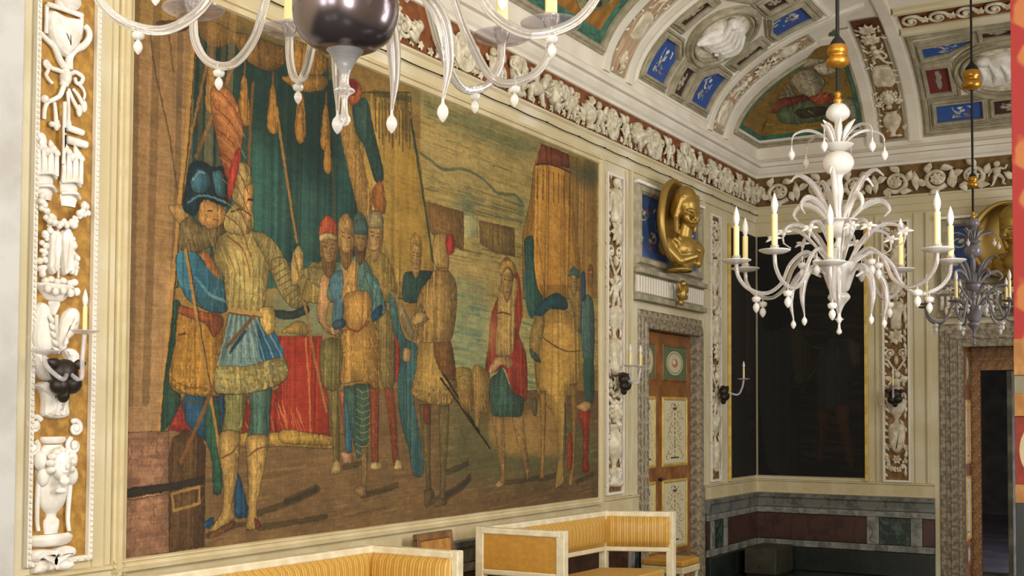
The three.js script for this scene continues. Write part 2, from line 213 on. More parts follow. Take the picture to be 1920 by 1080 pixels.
function coveMesh(kind) {
  const nv = 28, nu = 30, pos = [], P = (i, j) => { const [d, y] = cove((j / nv) * ARC, 0), t = i / nu; if (kind === 'L') return [d, y, -lerp(-ZB, ZF - d, t)]; if (kind === 'R') return [ROOM_W - d, y, -lerp(ZF - d, -ZB, t)]; return [lerp(d, ROOM_W - d, t), y, d - ZF]; };
  for (let j = 0; j < nv; j++) for (let i = 0; i < nu; i++) { const a = P(i, j), b = P(i + 1, j), c = P(i + 1, j + 1), d = P(i, j + 1); pos.push(...a, ...b, ...c, ...a, ...c, ...d); }
  const g = new THREE.BufferGeometry(); g.setAttribute('position', new THREE.Float32BufferAttribute(pos, 3)); g.computeVertexNormals(); return N(g);
}
const ceiling = struct('ceiling', [coveMesh('L'), coveMesh('R'), coveMesh('F'), bx(-WT, ROOM_W + WT, 6.2, 6.4, -ZF - WT, ZB + WT)], M.plasterPale, 'cream coved vault with painted and stuccoed compartments');
// ---------- architrave, frieze ground and cornice along the three visible sides ----------
function wallRun(prof, wall, a, b) {                              // wall metres: (along, up, out)
  const pos = [], n = prof.length, c = prof.map((p) => new V2(p[0], p[1])), tri = THREE.ShapeUtils.triangulateShape(c, []);
  const q = (p) => pos.push(...p);
  for (let i = 0; i < n; i++) { const A = prof[i], B = prof[(i + 1) % n]; const p0 = [a, A[1], A[0]], p1 = [b, A[1], A[0]], p2 = [b, B[1], B[0]], p3 = [a, B[1], B[0]]; [p0, p2, p1, p0, p3, p2].forEach(q); }
  for (const t of tri) { for (const k of t) q([a, prof[k][1], prof[k][0]]); for (const k of [...t].reverse()) q([b, prof[k][1], prof[k][0]]); }
  const g = new THREE.BufferGeometry(); g.setAttribute('position', new THREE.Float32BufferAttribute(pos, 3)); g.computeVertexNormals(); N(g); return wall === 'L' ? toL(g) : wall === 'F' ? toF(g) : g;
}
const CORN = [[0, 4.5], [0.03, 4.505], [0.035, 4.53], [0.06, 4.55], [0.085, 4.59], [0.09, 4.61], [0.125, 4.615], [0.13, 4.66], [0.1, 4.675], [0.085, 4.7], [0.06, 4.71], [0.055, 4.82], [0, 4.82]];
const ARCH = [[0, 3.985], [0.018, 3.985], [0.018, 4.06], [0.03, 4.065], [0.03, 4.135], [0.05, 4.15], [0.05, 4.165], [0, 4.17]];
struct('trim_cornice', [wallRun(CORN, 'L', -ZB, ZF), wallRun(CORN, 'F', 0, ROOM_W)], M.plasterPale, 'projecting cream cornice under the vault');
struct('trim_architrave', [wallRun(ARCH, 'L', -ZB, ZF), wallRun(ARCH, 'F', 0, ROOM_W)], M.plaster, 'cream architrave above the pictures');
const friezeL = struct('trim_frieze', toL(bx(-ZB, ZF, 4.16, 4.51, 0, 0.012)), M.brownGround, 'brown frieze with white stucco figures along the tapestry wall');
const friezeF = struct('trim_frieze', toF(bx(0, ROOM_W, 4.16, 4.51, 0, 0.012)), M.friezeDull, 'brown frieze with scrolling stucco on the end wall');
// ---------- chair rail and marble dado ----------
{
  const RAIL = [[0, 0.865], [0.02, 0.865], [0.02, 0.99], [0.03, 1.0], [0.03, 1.012], [0, 1.02]];
  struct('trim_rail', [wallRun(RAIL, 'L', -ZB, DOOR[0] - 0.18), wallRun(RAIL, 'L', DOOR[1] + 0.18, ZF), wallRun(RAIL, 'F', 0, 2.0), wallRun(RAIL, 'F', 3.6, ROOM_W)], M.frameTan, 'cream painted band between the pictures and the dado');
  const cap = [[0, 0.71], [0.045, 0.71], [0.045, 0.74], [0.05, 0.8], [0.065, 0.82], [0.065, 0.86], [0, 0.865]];
  const dado = (wall, spans, name, label) => {
    const W = (g) => (wall === 'L' ? toL(g) : toF(g));
    const base = struct(name, spans.map(([a, b]) => W(bx(a, b, 0, 0.72, 0, 0.01))), M.darkGap, label);
    for (const [a, b, cells] of spans) {
      mesh('cap_slab', wallRun(cap, wall, a, b), M.greyMarbleDark, base, false, 'grey green marble capping');
      mesh('plinth_slab', W(bx(a, b, 0, 0.26, 0, 0.06, 0.01)), M.plinth, base, false, 'dark green marble plinth');
      mesh('rail_slab', W(bx(a, b, 0.638, 0.704, 0.0, 0.04, 0.004)), M.greyMarble, base);
      mesh('rail_slab', W(bx(a, b, 0.264, 0.335, 0.0, 0.04, 0.004)), M.greyMarble, base);
      let u = a;
      for (const [kind, w] of cells) {
        const e = Math.min(b, u + w);
        if (kind === 'g') mesh('stile_slab', W(bx(u, e, 0.337, 0.636, 0, 0.04, 0.004)), M.greyMarble, base);
        else mesh(kind === 'r' ? 'red_panel' : 'green_panel', W(bx(u + 0.004, e - 0.004, 0.341, 0.632, 0, 0.028, 0.003)), kind === 'r' ? M.redMarble : M.greenMarble, base, false, kind === 'r' ? 'brownish red marble panel' : 'mottled dark green marble panel');
        u = e;
      }
    }
  };
  const cells = []; for (let i = 0; i < 7; i++) cells.push(['g', 0.12], ['r', 1.3], ['g', 0.12], ['n', 0.33]);
  dado('L', [[-ZB, DOOR[0] - 0.18, [...cells, ...cells]], [DOOR[1] + 0.2, ZF, [['r', 0.08], ['g', 0.1], ['n', 0.3], ['g', 0.1], ['r', 2]]]], 'baseboard_left', 'inlaid marble dado under the tapestry');
  dado('F', [[0, 2.0, [['r', 1.28], ['g', 0.13], ['n', 0.34], ['g', 0.12], ['r', 0.5]]], [3.6, ROOM_W, [['r', 0.2], ['g', 0.12], ['n', 0.33], ['g', 0.12], ['r', 2]]]], 'baseboard_far', 'inlaid marble dado under the dark picture on the end wall');
}

// ---------- the large tapestry ----------
function painter(g, seed) {
  const R = rng(seed);
  const path = (pts, smooth = true, close = true) => {              // a curve through the points
    g.beginPath(); const n = pts.length, at = (i) => (close ? pts[(i + n) % n] : pts[clamp(i, 0, n - 1)]); g.moveTo(pts[0][0], pts[0][1]);
    for (let i = 0; i < (close ? n : n - 1); i++) { const p0 = at(i - 1), p1 = at(i), p2 = at(i + 1), p3 = at(i + 2), k = 0.15; if (smooth && n > 2) g.bezierCurveTo(p1[0] + (p2[0] - p0[0]) * k, p1[1] + (p2[1] - p0[1]) * k, p2[0] - (p3[0] - p1[0]) * k, p2[1] - (p3[1] - p1[1]) * k, p2[0], p2[1]); else g.lineTo(p2[0], p2[1]); }
    if (close) g.closePath();
  };
  const tone = (hex, k) => { const n = parseInt(hex.slice(1), 16), c = (x) => Math.round(clamp(x * k, 0, 255)); return 'rgb(' + c((n >> 16) & 255) + ',' + c((n >> 8) & 255) + ',' + c(n & 255) + ')'; };
  const box = (pts) => [Math.min(...pts.map((p) => p[0])), Math.max(...pts.map((p) => p[0])), Math.min(...pts.map((p) => p[1])), Math.max(...pts.map((p) => p[1]))];
  // a woven patch: colour turned lighter and darker across it, drawn folds, a dark contour
  const P = (hex, pts, o = {}) => {
    const [x0, x1, y0, y1] = box(pts);
    if (o.line === 0 && o.alpha) { g.save(); g.globalAlpha = o.alpha; g.shadowColor = tone(hex, 1); g.shadowBlur = o.blur ?? 44; g.shadowOffsetX = 9000; path(pts.map((p) => [p[0] - 9000, p[1], p[2]]), o.smooth !== false); g.fillStyle = '#000'; g.fill(); g.restore(); return; }   // a patch that melts into its surroundings
    path(pts, o.smooth !== false); const gr = g.createLinearGradient(x0, y0, o.down ? x0 : x1, o.down ? y1 : y0);
    const k = o.k || [1.14, 1.02, 0.72]; k.forEach((q, i) => gr.addColorStop(i / (k.length - 1), tone(o.to && i > k.length - 2 ? o.to : hex, q)));
    g.globalAlpha = o.alpha ?? 1; g.fillStyle = gr; g.fill();
    g.save(); g.clip();
    if (o.line !== 0) { const m = Math.min(x1 - x0, y1 - y0); path(pts, o.smooth !== false); g.strokeStyle = tone(hex, 0.42); g.lineJoin = 'round'; for (const w of [0.5, 0.34, 0.2, 0.1]) { g.globalAlpha = 0.13; g.lineWidth = Math.min(90, m * w); g.stroke(); } }   // rounding towards the contour
    const n = (o.folds ?? 6) * 2;
    for (let i = 0; i < n; i++) { const a = x0 + (x1 - x0) * R(), b = a + (x1 - x0) * (R() - 0.5) * (o.spread ?? 0.25), w = 1.5 + R() * (x1 - x0) * 0.035; g.strokeStyle = tone(hex, R() < 0.55 ? 0.5 : 1.4); g.globalAlpha = 0.34 * (o.alpha ?? 1); g.lineWidth = w; g.beginPath(); g.moveTo(a, y0 - 5); g.quadraticCurveTo((a + b) / 2 + (R() - 0.5) * 10, (y0 + y1) / 2, b, y1 + 5); g.stroke(); }
    if (o.line !== 0) { const nd = Math.min(260, ((x1 - x0) * (y1 - y0)) / (o.dense ?? 170)); for (let i = 0; i < nd; i++) { const x = lerp(x0, x1, R()), y = lerp(y0, y1, R()), a = (R() - 0.5) * 1.4 + 1.5, l = 5 + R() * 15, q = (R() - 0.5) * 10; g.strokeStyle = tone(hex, R() < 0.55 ? 0.5 : 1.42); g.globalAlpha = 0.3 + 0.25 * R(); g.lineWidth = 1 + R() * 2; g.beginPath(); g.moveTo(x, y); g.quadraticCurveTo(x + Math.cos(a) * l * 0.5 + q, y + Math.sin(a) * l * 0.5, x + Math.cos(a) * l, y + Math.sin(a) * l); g.stroke(); } }   // hatching of the weave
    g.restore(); g.globalAlpha = 1;
    if (o.line !== 0) { path(pts, o.smooth !== false); g.strokeStyle = o.lc || 'rgba(40,30,16,0.6)'; g.lineWidth = (o.line ?? 2.2) * 0.8; g.stroke(); }
  };
  const S = (hex, w, pts, smooth = true, alpha = 1) => { path(pts, smooth, false); g.strokeStyle = hex; g.lineWidth = w; g.lineCap = 'round'; g.globalAlpha = alpha; g.stroke(); g.globalAlpha = 1; };
  const speck = (pts, cols, n, r0 = 1, r1 = 3) => { const [x0, x1, y0, y1] = box(pts); g.save(); path(pts); g.clip(); for (let i = 0; i < n; i++) { g.fillStyle = cols[(R() * cols.length) | 0]; g.globalAlpha = 0.55; g.beginPath(); g.ellipse(lerp(x0, x1, R()), lerp(y0, y1, R()), r0 + R() * r1, r0 + R() * r1, 0, 0, 7); g.fill(); } g.restore(); g.globalAlpha = 1; };
  const streaks = (pts, cols, n, w, len, alpha = 0.35, slope = 0) => { const [x0, x1, y0, y1] = box(pts); g.save(); path(pts, false); g.clip(); for (let i = 0; i < n; i++) { const x = lerp(x0, x1, R()), y = lerp(y0, y1, R()), l = len * (0.3 + R()); g.strokeStyle = cols[(R() * cols.length) | 0]; g.globalAlpha = alpha * (0.4 + R()); g.lineWidth = w * (0.4 + R()); g.beginPath(); g.moveTo(x - l / 2, y - slope * l / 2); g.quadraticCurveTo(x, y + (R() - 0.5) * 10, x + l / 2, y + slope * l / 2); g.stroke(); } g.restore(); g.globalAlpha = 1; };
  // a clothed leg or an arm: a tapering stroke
  const limbs = (hex, pts) => { const l = [], r = []; pts.forEach((p, i) => { const a = pts[Math.max(0, i - 1)], b = pts[Math.min(pts.length - 1, i + 1)], d = Math.hypot(b[0] - a[0], b[1] - a[1]) || 1, nx = -(b[1] - a[1]) / d, ny = (b[0] - a[0]) / d; l.push([p[0] + nx * p[2], p[1] + ny * p[2]]); r.unshift([p[0] - nx * p[2], p[1] - ny * p[2]]); }); P(hex, [...l, ...r], { folds: 3, smooth: false }); };
  const face = (x, y, w, h, skin, hair, dir = 1, beard) => { P(skin, [[x - w / 2, y - h * 0.3], [x, y - h / 2], [x + w / 2, y - h * 0.3], [x + w * 0.45, y + h * 0.2], [x, y + h / 2], [x - w * 0.45, y + h * 0.2]], { folds: 0, line: 1.6 }); if (hair) P(hair, [[x - w * 0.55, y - h * 0.05], [x - w * 0.5, y - h * 0.45], [x, y - h * 0.62], [x + w * 0.5, y - h * 0.45], [x + w * 0.55, y - h * 0.05], [x + w * 0.3, y - h * 0.3], [x - w * 0.3, y - h * 0.3]], { folds: 3, line: 1 }); if (beard) P(beard, [[x - w * 0.42, y + h * 0.14], [x, y + h * 0.26], [x + w * 0.42, y + h * 0.14], [x + w * 0.33, y + h * 0.4], [x, y + h * 0.56], [x - w * 0.33, y + h * 0.4]], { folds: 3, line: 1 }); S('#3a2a16', 1.8, [[x - w * 0.28, y - h * 0.06], [x - w * 0.08, y - h * 0.04]], false); S('#3a2a16', 1.8, [[x + w * 0.1, y - h * 0.04], [x + w * 0.3, y - h * 0.06]], false); S('#5a4020', 1.8, [[x + dir * w * 0.04, y - h * 0.05], [x + dir * w * 0.12, y + h * 0.12], [x, y + h * 0.13]], false); S('#6a3420', 2.4, [[x - w * 0.12, y + h * 0.25], [x + w * 0.14, y + h * 0.24]], false); for (const d of [-1, 1]) { S('#4a3318', 2.4, [[x + d * w * 0.34, y - h * 0.14], [x + d * w * 0.1, y - h * 0.13]], false, 0.8); S('#2a1c0e', 3, [[x + d * w * 0.2, y - h * 0.055], [x + d * w * 0.21, y - h * 0.05]], false); S(tone(skin, 0.62), 5, [[x + d * w * 0.36, y], [x + d * w * 0.28, y + h * 0.2]], true, 0.5); } S(tone(skin, 1.3), 4, [[x - w * 0.15, y - h * 0.25], [x + w * 0.15, y - h * 0.26]], true, 0.6); if (beard) for (let i = 0; i < 8; i++) S(tone(beard, i % 2 ? 0.6 : 1.3), 1.6, [[x - w * 0.3 + i * w * 0.085, y + h * 0.2], [x - w * 0.2 + i * w * 0.06, y + h * 0.5]], true, 0.6); };
  return { P, S, speck, streaks, limbs, face, R, tone };
}
function drawTapestry(g, W, H) {
  const { P, S, speck, streaks, limbs, face, R } = painter(g, 77);
  g.fillStyle = '#8b6b34'; g.fillRect(0, 0, W, H);
  // sky and hills
  const sky = [[980, 0], [W, 0], [W, 700], [980, 700]];
  P('#a28c51', sky, { smooth: false, folds: 0, line: 0, k: [1.02, 1, 0.95] });
  P('#5f6b48', [[931,3],[1090,9],[1318,9],[1638,11],[1638,42],[1478,70],[1275,71],[1071,58],[941,27]], { folds: 0, line: 0, alpha: 0.8, k: [1, 1, 1] });
  streaks(sky, ['#5c5a34', '#a88a48', '#6d6a40', '#b0904e', '#54593a', '#7f5f2c'], 420, 4, 190, 0.5);
  P('#9a894f', [[979,165],[1092,189],[1192,171],[1298,178],[1387,203],[1491,198],[1552,213],[1553,309],[1008,317]], { folds: 0, line: 0, alpha: 0.55, k: [1, 1, 1] });
  S('#465540', 9, [[979,165],[1035,178],[1092,189],[1192,171],[1298,179],[1387,206],[1479,197],[1527,216]], true, 0.75);
  P('#43604e', [[1491,216],[1533,215],[1542,274],[1510,273]], { folds: 1, line: 0, alpha: 0.8 });
  streaks([[989,215],[1540,215],[1540,287],[999,292]], ['#5a5a36', '#a58a48', '#7c6a3a', '#4c5a42'], 120, 4, 150, 0.5);
  P('#4d6350', [[1143,270],[1224,246],[1256,286],[1214,303],[1163,286]], { folds: 2, line: 0, alpha: 0.8 });
  P('#7d5a2e', [[1006,290],[1194,290],[1197,397],[1095,390],[1028,367]], { smooth: false, folds: 3, line: 1.5 });
  P('#989765', [[1196,298],[1269,295],[1270,351],[1200,360]], { smooth: false, folds: 2, line: 0 });
  P('#7d6434', [[1276,301],[1480,296],[1483,382],[1377,384],[1284,367]], { smooth: false, folds: 6, line: 1.5 });
  for (let i = 0; i < 9; i++) { const q = [[1294,348],[1475,355]]; const x = lerp(q[0][0], q[1][0], i / 8); S('#544020', 3, [[x, q[0][1] - 30], [x, q[0][1] + 12]], false, 0.8); }
  const land = [[1120, 560], [1700, 560], [1700, 900], [1120, 900]];
  P('#a5a265', land, { smooth: false, folds: 0, line: 0, k: [1, 1, 1] });
  streaks(land, ['#66785a', '#9a9152', '#5f6d4c', '#a89a58', '#6f8060'], 190, 7, 170, 0.45, 0.05);
  P('#6f8266', [[1148,483],[1243,493],[1329,518],[1325,674],[1245,716],[1157,701]], { folds: 0, line: 0, alpha: 0.55, k: [1, 1, 1] });
  streaks([[1148,483],[1329,472],[1331,720],[1151,714]], ['#7f936f', '#5f7560', '#9a9a5c'], 80, 8, 120, 0.5, 0.04);
  // ground
  P('#735735', [[0, 800], [W, 770], [W, H + 20], [0, H + 20]], { smooth: false, folds: 0, line: 0, k: [1.06, 1, 0.86] });
  P('#5a5c36', [[1129,825],[1345,863],[1587,877],[2009,893],[2009,1045],[1505,1052],[1120,1010]], { folds: 0, line: 0, alpha: 0.75, k: [1, 1, 1] });
  streaks([[0, 800], [W, 800], [W, H], [0, H]], ['#574324', '#8a6a3e', '#7b5b32', '#5c4828', '#92704a'], 420, 5, 150, 0.35, -0.06);
  // pavilion: dark teal inside
  P('#245049', [[162,70],[256,39],[595,14],[612,451],[464,570],[113,602],[142,359]], { smooth: false, folds: 22, line: 0, k: [0.72, 1, 1.08], spread: 0.05 });
  P('#1d423d', [[457,99],[640,55],[645,171],[724,373],[717,483],[450,513]], { smooth: false, folds: 16, line: 0, k: [1, 1.05, 1], spread: 0.1 });
  P('#10241f', [[157,72],[256,39],[605,23],[619,297],[459,280],[283,238],[166,268]], { folds: 10, line: 0, alpha: 0.6, k: [1, 1, 1] });
  P('#5a8672', [[331,379],[459,325],[619,333],[631,495],[531,495],[380,469]], { folds: 6, line: 0, alpha: 0.14, k: [1, 1, 1] });
  P('#6d8f7a', [[404,589],[576,548],[598,676],[433,679]], { folds: 4, line: 0, alpha: 0.55, k: [1, 1, 1] });
  // right hanging of the pavilion
  P('#9b7a38', [[625,88],[935,15],[945,103],[984,197],[1014,342],[1046,447],[1036,545],[861,560],[757,389],[716,365],[645,176]], { smooth: false, folds: 20, line: 3, k: [1.08, 1.1, 1, 0.86], spread: 0.12, lc: '#20281c' });
  P('#2e4f45', [[691,97],[748,79],[778,153],[818,237],[814,269],[784,274],[738,197],[705,168]], { folds: 6, line: 1 });
  P('#b18642', [[637,153],[682,129],[738,241],[773,346],[753,379],[725,368],[674,263]], { folds: 7, line: 1.5, spread: 0.1 });
  P('#a88233', [[856,173],[964,152],[1014,332],[1035,448],[941,490],[868,415],[853,293]], { folds: 9, line: 0, alpha: 0.8, k: [1.12, 1.04, 0.72], spread: 0.1 });
  S('#26382c', 9, [[941,88],[974,199],[1014,337],[1042,442]], true, 0.85);
  for (let i = 0; i < 11; i++) { const q = [[782,97],[935,41]]; const x = lerp(q[0][0], q[1][0], i / 10); S(i % 3 ? '#3d3418' : '#5f2f18', 6, [[x, q[0][1] - 30 + (i % 2) * 8], [x + 2, q[0][1] + 50 + (i % 3) * 14]], false, 0.75); }
  S('#3d3a1c', 16, [[777,54],[854,42],[935,33]], true, 0.7);
  P('#a0602c', [[768,307],[797,271],[818,278],[832,322],[824,349],[785,344]], { folds: 3, line: 1 });
  P('#7c8a5c', [[777,356],[811,346],[820,380],[773,384]], { folds: 2, line: 1 });
  P('#b05a30', [[657,60],[680,45],[711,43],[726,64],[711,92],[681,104]], { folds: 1, line: 2, k: [1, 1, 1] });
  P('#7a2222', [[671,47],[703,40],[709,58],[702,76],[681,80]], { folds: 0, line: 0, k: [1, 1, 1] });
  // second tent
  P('#b47f33', [[1640,14],[1742,8],[1831,9],[1853,89],[1885,220],[1923,339],[1948,468],[1530,503],[1526,312],[1576,197],[1594,96]], { smooth: false, folds: 12, line: 3, k: [1.0, 1.12, 0.84], spread: 0.1, lc: '#3c2a16' });
  P('#7c3d22', [[1640,14],[1742,8],[1831,9],[1839,53],[1729,61],[1610,81]], { smooth: false, folds: 8, line: 2 });
  P('#936c33', [[1831,9],[2035,-3],[2037,460],[1948,468],[1882,221]], { smooth: false, folds: 7, line: 0, k: [0.9, 1.02, 0.9] });
  P('#3b4230', [[1841,39],[2031,5],[2031,85],[1968,89],[1853,63]], { folds: 4, line: 0, alpha: 0.8 });
  S('#4d2a16', 6, [[1607,83],[1677,68],[1770,62],[1846,64]], true);
  for (let i = 0; i < 7; i++) { const q = [[1616,99],[1836,85]]; const x = lerp(q[0][0], q[1][0], i / 6); S('#4a2c16', 5, [[x, lerp(q[0][1], q[1][1], i / 6) - 6], [x, lerp(q[0][1], q[1][1], i / 6) + 88]], false, 0.85); }
  S('#6a4420', 4, [[1612,307],[1640,359],[1653,407],[1677,491]], true, 0.8);
  // scalloped valance with tassels, cords
  P('#7f5a2a', [[165,49],[220,33],[271,40],[268,64],[228,86],[185,79]], { folds: 4, line: 2 });
  P('#7f5a2a', [[271,45],[340,31],[388,29],[446,30],[446,61],[406,91],[341,96],[295,76]], { folds: 5, line: 2 });
  P('#9b6e2c', [[446,19],[505,-3],[586,16],[587,46],[533,79],[490,87],[455,62]], { folds: 5, line: 2 });
  P('#9b6e2c', [[443,93],[579,60],[587,87],[528,110],[499,112],[457,108]], { folds: 4, line: 2 });
  for (const q of [[214,90],[312,96],[406,94],[500,87],[588,98]]) { S('#6d4a22', 7, [[q[0], q[1]], [q[0], q[1] + 40]], false); P('#a97430', [[q[0] - 8, q[1] + 36], [q[0] + 8, q[1] + 36], [q[0] + 19, q[1] + 118], [q[0] + 10, q[1] + 136], [q[0] - 10, q[1] + 136], [q[0] - 19, q[1] + 118]], { folds: 5, line: 2 }); }
  for (const q of [[499,108],[595,162]]) { S('#6d4a22', 6, [[q[0], q[1]], [q[0], q[1] + 50]], false); P('#a97430', [[q[0] - 7, q[1] + 46], [q[0] + 7, q[1] + 46], [q[0] + 14, q[1] + 110], [q[0], q[1] + 128], [q[0] - 14, q[1] + 110]], { folds: 3, line: 2 }); }
  S('#8a6030', 9, [[203,116],[154,296],[145,338]], false); S('#3a2814', 3, [[207,120],[158,295]], false);
  S('#7a4a26', 9, [[280,106],[213,243],[170,328]], false);
  S('#6f4a24', 9, [[339,135],[332,228],[330,325]], false);
  S('#8f6a36', 9, [[419,171],[451,304],[492,460]], false); S('#3a2814', 2, [[425,170],[457,303],[498,459]], false);
  S('#54401f', 5, [[610,250],[621,330],[626,397]], false); S('#8a7038', 7, [[577,166],[589,225]], false);
  // left curtain
  P('#977148', [[-21,102],[165,49],[168,84],[156,225],[148,317],[135,420],[120,601],[-19,614]], { smooth: false, folds: 0, line: 0, k: [0.9, 1.05, 0.95, 1.1] });
  P('#a17b51', [[-24,564],[124,547],[114,642],[105,742],[88,887],[-18,889]], { smooth: false, folds: 0, line: 0, k: [0.9, 1.0, 1.02, 1.1] });
  for (const [x0, x1, c, w] of [[8, 6, '#54402a', 22], [34, 20, '#8f6a3f', 20], [62, 48, '#5d4527', 20], [90, 80, '#9c7445', 26], [124, 110, '#54402a', 16], [150, 136, '#8f6b3e', 26], [186, 165, '#67502d', 14], [214, 190, '#a27a48', 26], [250, 214, '#77572f', 14], [276, 224, '#a67f4a', 20]]) S(c, w, [[x0, -10], [(x0 + x1) / 2 + 3, 400], [x1, 830]], true, 0.5);
  S('#b5843f', 16, [[162,85],[151,226],[143,318],[131,421],[117,592]], true, 0.8); S('#b5843f', 14, [[117,570],[107,670],[98,770],[87,884]], true, 0.8);
  S('#3e2d17', 4, [[168,79],[156,225],[148,317],[135,420],[120,601]], true, 0.9); S('#3e2d17', 4, [[122,569],[113,670],[102,770],[90,886]], true, 0.9);
  S('#4a3820', 4, [[44,103],[59,178],[93,283],[123,412]], true, 0.8); S('#5a4526', 5, [[93,99],[104,166]], true, 0.8);
  P('#5a3c22', [[63,78],[149,53],[143,70],[109,86],[76,89]], { folds: 3, line: 2 });
  P('#6d4a26', [[86,91],[106,86],[109,155],[101,177],[87,151]], { folds: 3, line: 0, alpha: 0.6 });
  P('#b2884d', [[100,440],[136,432],[157,457],[144,474],[117,463]], { folds: 2, line: 1.5 });
  // red-draped table
  P('#a8301f', [[419,680],[583,672],[600,766],[617,896],[614,922],[305,917],[317,886],[329,816],[390,809],[435,796]], { smooth: false, folds: 12, line: 2, k: [0.95, 1.08, 0.9], spread: 0.06 });
  P('#a8301f', [[443,679],[582,673],[596,772],[617,899],[447,886]], { smooth: false, folds: 8, line: 0, k: [1.05, 1, 0.84], spread: 0.06 });
  P('#9b2c22', [[106,886],[143,824],[165,824],[168,891]], { smooth: false, folds: 3, line: 1.5 });
  for (let i = 0; i < 34; i++) { const q = [[330,869],[522,890]]; const x = lerp(q[0][0], q[1][0], R()), y = lerp(q[0][1], q[1][1], R()) - R() * 60; S('#d08a4a', 2, [[x, y], [x + 14 + R() * 8, y + 26 + R() * 18]], false, 0.8); }
  S('#c8803f', 6, [[526,680],[540,781],[547,895]], false, 0.9);
  P('#b58c3f', [[305,895],[446,894],[617,916],[621,933],[447,925],[301,921]], { folds: 6, line: 2, down: true });
  P('#b58c3f', [[447,888],[541,895],[617,905],[622,925],[533,922],[447,915]], { folds: 5, line: 2, down: true });
  P('#9d7b3d', [[442,669],[498,641],[537,651],[528,673],[480,670]], { folds: 4, line: 1.5 });
  // the chest
  P('#9b6c51', [[-19,888],[109,888],[114,1127],[-14,1131]], { smooth: false, folds: 0, line: 2.5, k: [0.92, 1.05, 1.05] });
  streaks([[-19,888],[109,888],[114,1127],[-14,1131]], ['#7a5440', '#a0765a', '#6d4a38'], 80, 12, 60, 0.3);
  P('#5b4023', [[110,939],[119,904],[149,886],[191,891],[209,920],[211,1124],[114,1127]], { smooth: false, folds: 6, line: 2.5, k: [1.15, 1, 0.85] });
  P('#30281d', [[-17,996],[111,990],[207,981],[207,995],[111,1006],[-16,1015]], { smooth: false, folds: 0, line: 1.5, k: [1, 1, 1] });
  S('#5c4a30', 3, [[-16,1019],[111,1012],[207,1000]], false);
  S('#98733f', 6, [[120,1012],[195,1002],[195,1035],[126,1046],[120,1012]], false);
  // shadows woven into the ground
  for (const [q, w] of [[[[368,1069],[486,1049],[578,1026]], 16], [[[377,1100],[487,1096],[605,1092]], 14], [[[740,1050],[824,1043],[892,1032]], 16], [[[1103,1076],[1182,1056],[1229,1033]], 20], [[[465,1047],[511,1037],[567,1024]], 18], [[[668,978],[739,972]], 14], [[[1424,1051],[1532,1050],[1631,1044]], 16], [[[1646,1051],[1765,1042]], 18], [[[1892,1070],[2009,1052]], 16], [[[1109,1009],[1224,989]], 18], [[[1023,1089],[1166,1055],[1236,1027]], 20], [[[219,1104],[292,1090],[342,1088]], 12]]) S('#2f2815', w, q, true, 0.55);
  // --- warrior in the blue helmet (behind) ---
  P('#1f4537', [[116,631],[134,635],[123,725],[111,775],[140,818],[125,857],[90,886],[95,792],[111,692]], { folds: 6, line: 2 });
  P('#204f6e', [[147,818],[213,816],[274,805],[271,869],[239,914],[191,897],[156,868]], { folds: 7, line: 2 });
  P('#2d5a45', [[213,829],[250,834],[252,903],[259,1007],[233,1015],[228,948],[207,891]], { folds: 4, line: 2 });
  P('#b88130', [[132,646],[186,647],[254,652],[260,799],[217,817],[158,814],[119,805],[108,776],[122,714]], { folds: 7, line: 2.5 });
  for (const d of [0, 14, 28]) S('#5c3c18', 2.5, [[113,779],[143,796],[213,800],[257,791]].map((p) => [p[0], p[1] + d]), true, 0.9);
  speck([[116,783],[189,795],[257,791],[257,808],[205,816],[124,805]], ['#c89a48', '#6b4518'], 90, 1.5, 3);
  S('#5c3818', 4, [[132,694],[148,690]], false);
  P('#a1522a', [[134,635],[186,642],[250,649],[255,669],[227,694],[202,667],[134,652]], { folds: 6, line: 2 });
  P('#a8652f', [[180,527],[211,521],[241,559],[252,589],[216,592],[194,559]], { folds: 4, line: 2 });
  P('#2c6276', [[121,536],[184,529],[220,571],[270,589],[276,618],[258,641],[210,640],[156,622],[133,591]], { folds: 9, line: 2.5, k: [1.3, 1, 0.75] });
  P('#2c6276', [[124,534],[159,520],[194,544],[245,574],[252,589],[140,600]], { folds: 6, line: 0, k: [1.3, 1, 0.8] });
  S('#6fa5ae', 7, [[173,575],[217,606],[266,616]], true, 0.6);
  P('#74603a', [[132,471],[157,452],[185,468],[250,454],[265,468],[229,501],[159,525],[128,514]], { folds: 14, line: 2 });
  for (let i = 0; i < 40; i++) { const q = [[137,475],[251,506]]; const x = lerp(q[0][0], q[1][0], R()), y = lerp(q[0][1], q[1][1], R()); S(R() < 0.5 ? '#4a3c20' : '#a08a58', 2, [[x, y], [x + 8, y + 20]], false, 0.6); }
  P('#b88445', [[178,449],[191,414],[227,413],[256,422],[264,442],[228,467],[192,465]], { folds: 3, line: 2 });
  S('#3a2614', 3, [[207,434],[219,432]], false); S('#6a3c20', 3, [[224,448],[242,448]], false);
  P('#152f3a', [[135,430],[146,378],[154,346],[186,333],[222,340],[249,333],[264,358],[268,412],[231,413],[193,412],[172,447],[147,446]], { folds: 5, line: 2.5, k: [1.1, 1, 0.8] });
  P('#376878', [[156,382],[173,353],[199,351],[215,371],[198,395],[169,400]], { folds: 3, line: 2, k: [1.3, 1, 0.6] });
  P('#376878', [[220,350],[244,343],[257,364],[256,396],[234,394],[223,370]], { folds: 3, line: 2, k: [1.3, 1, 0.6] });
  S('#7aa2a4', 4, [[163,375],[180,357],[197,357]], true, 0.8); S('#5d8890', 5, [[150,425],[184,405],[227,403],[260,408]], true, 0.8);
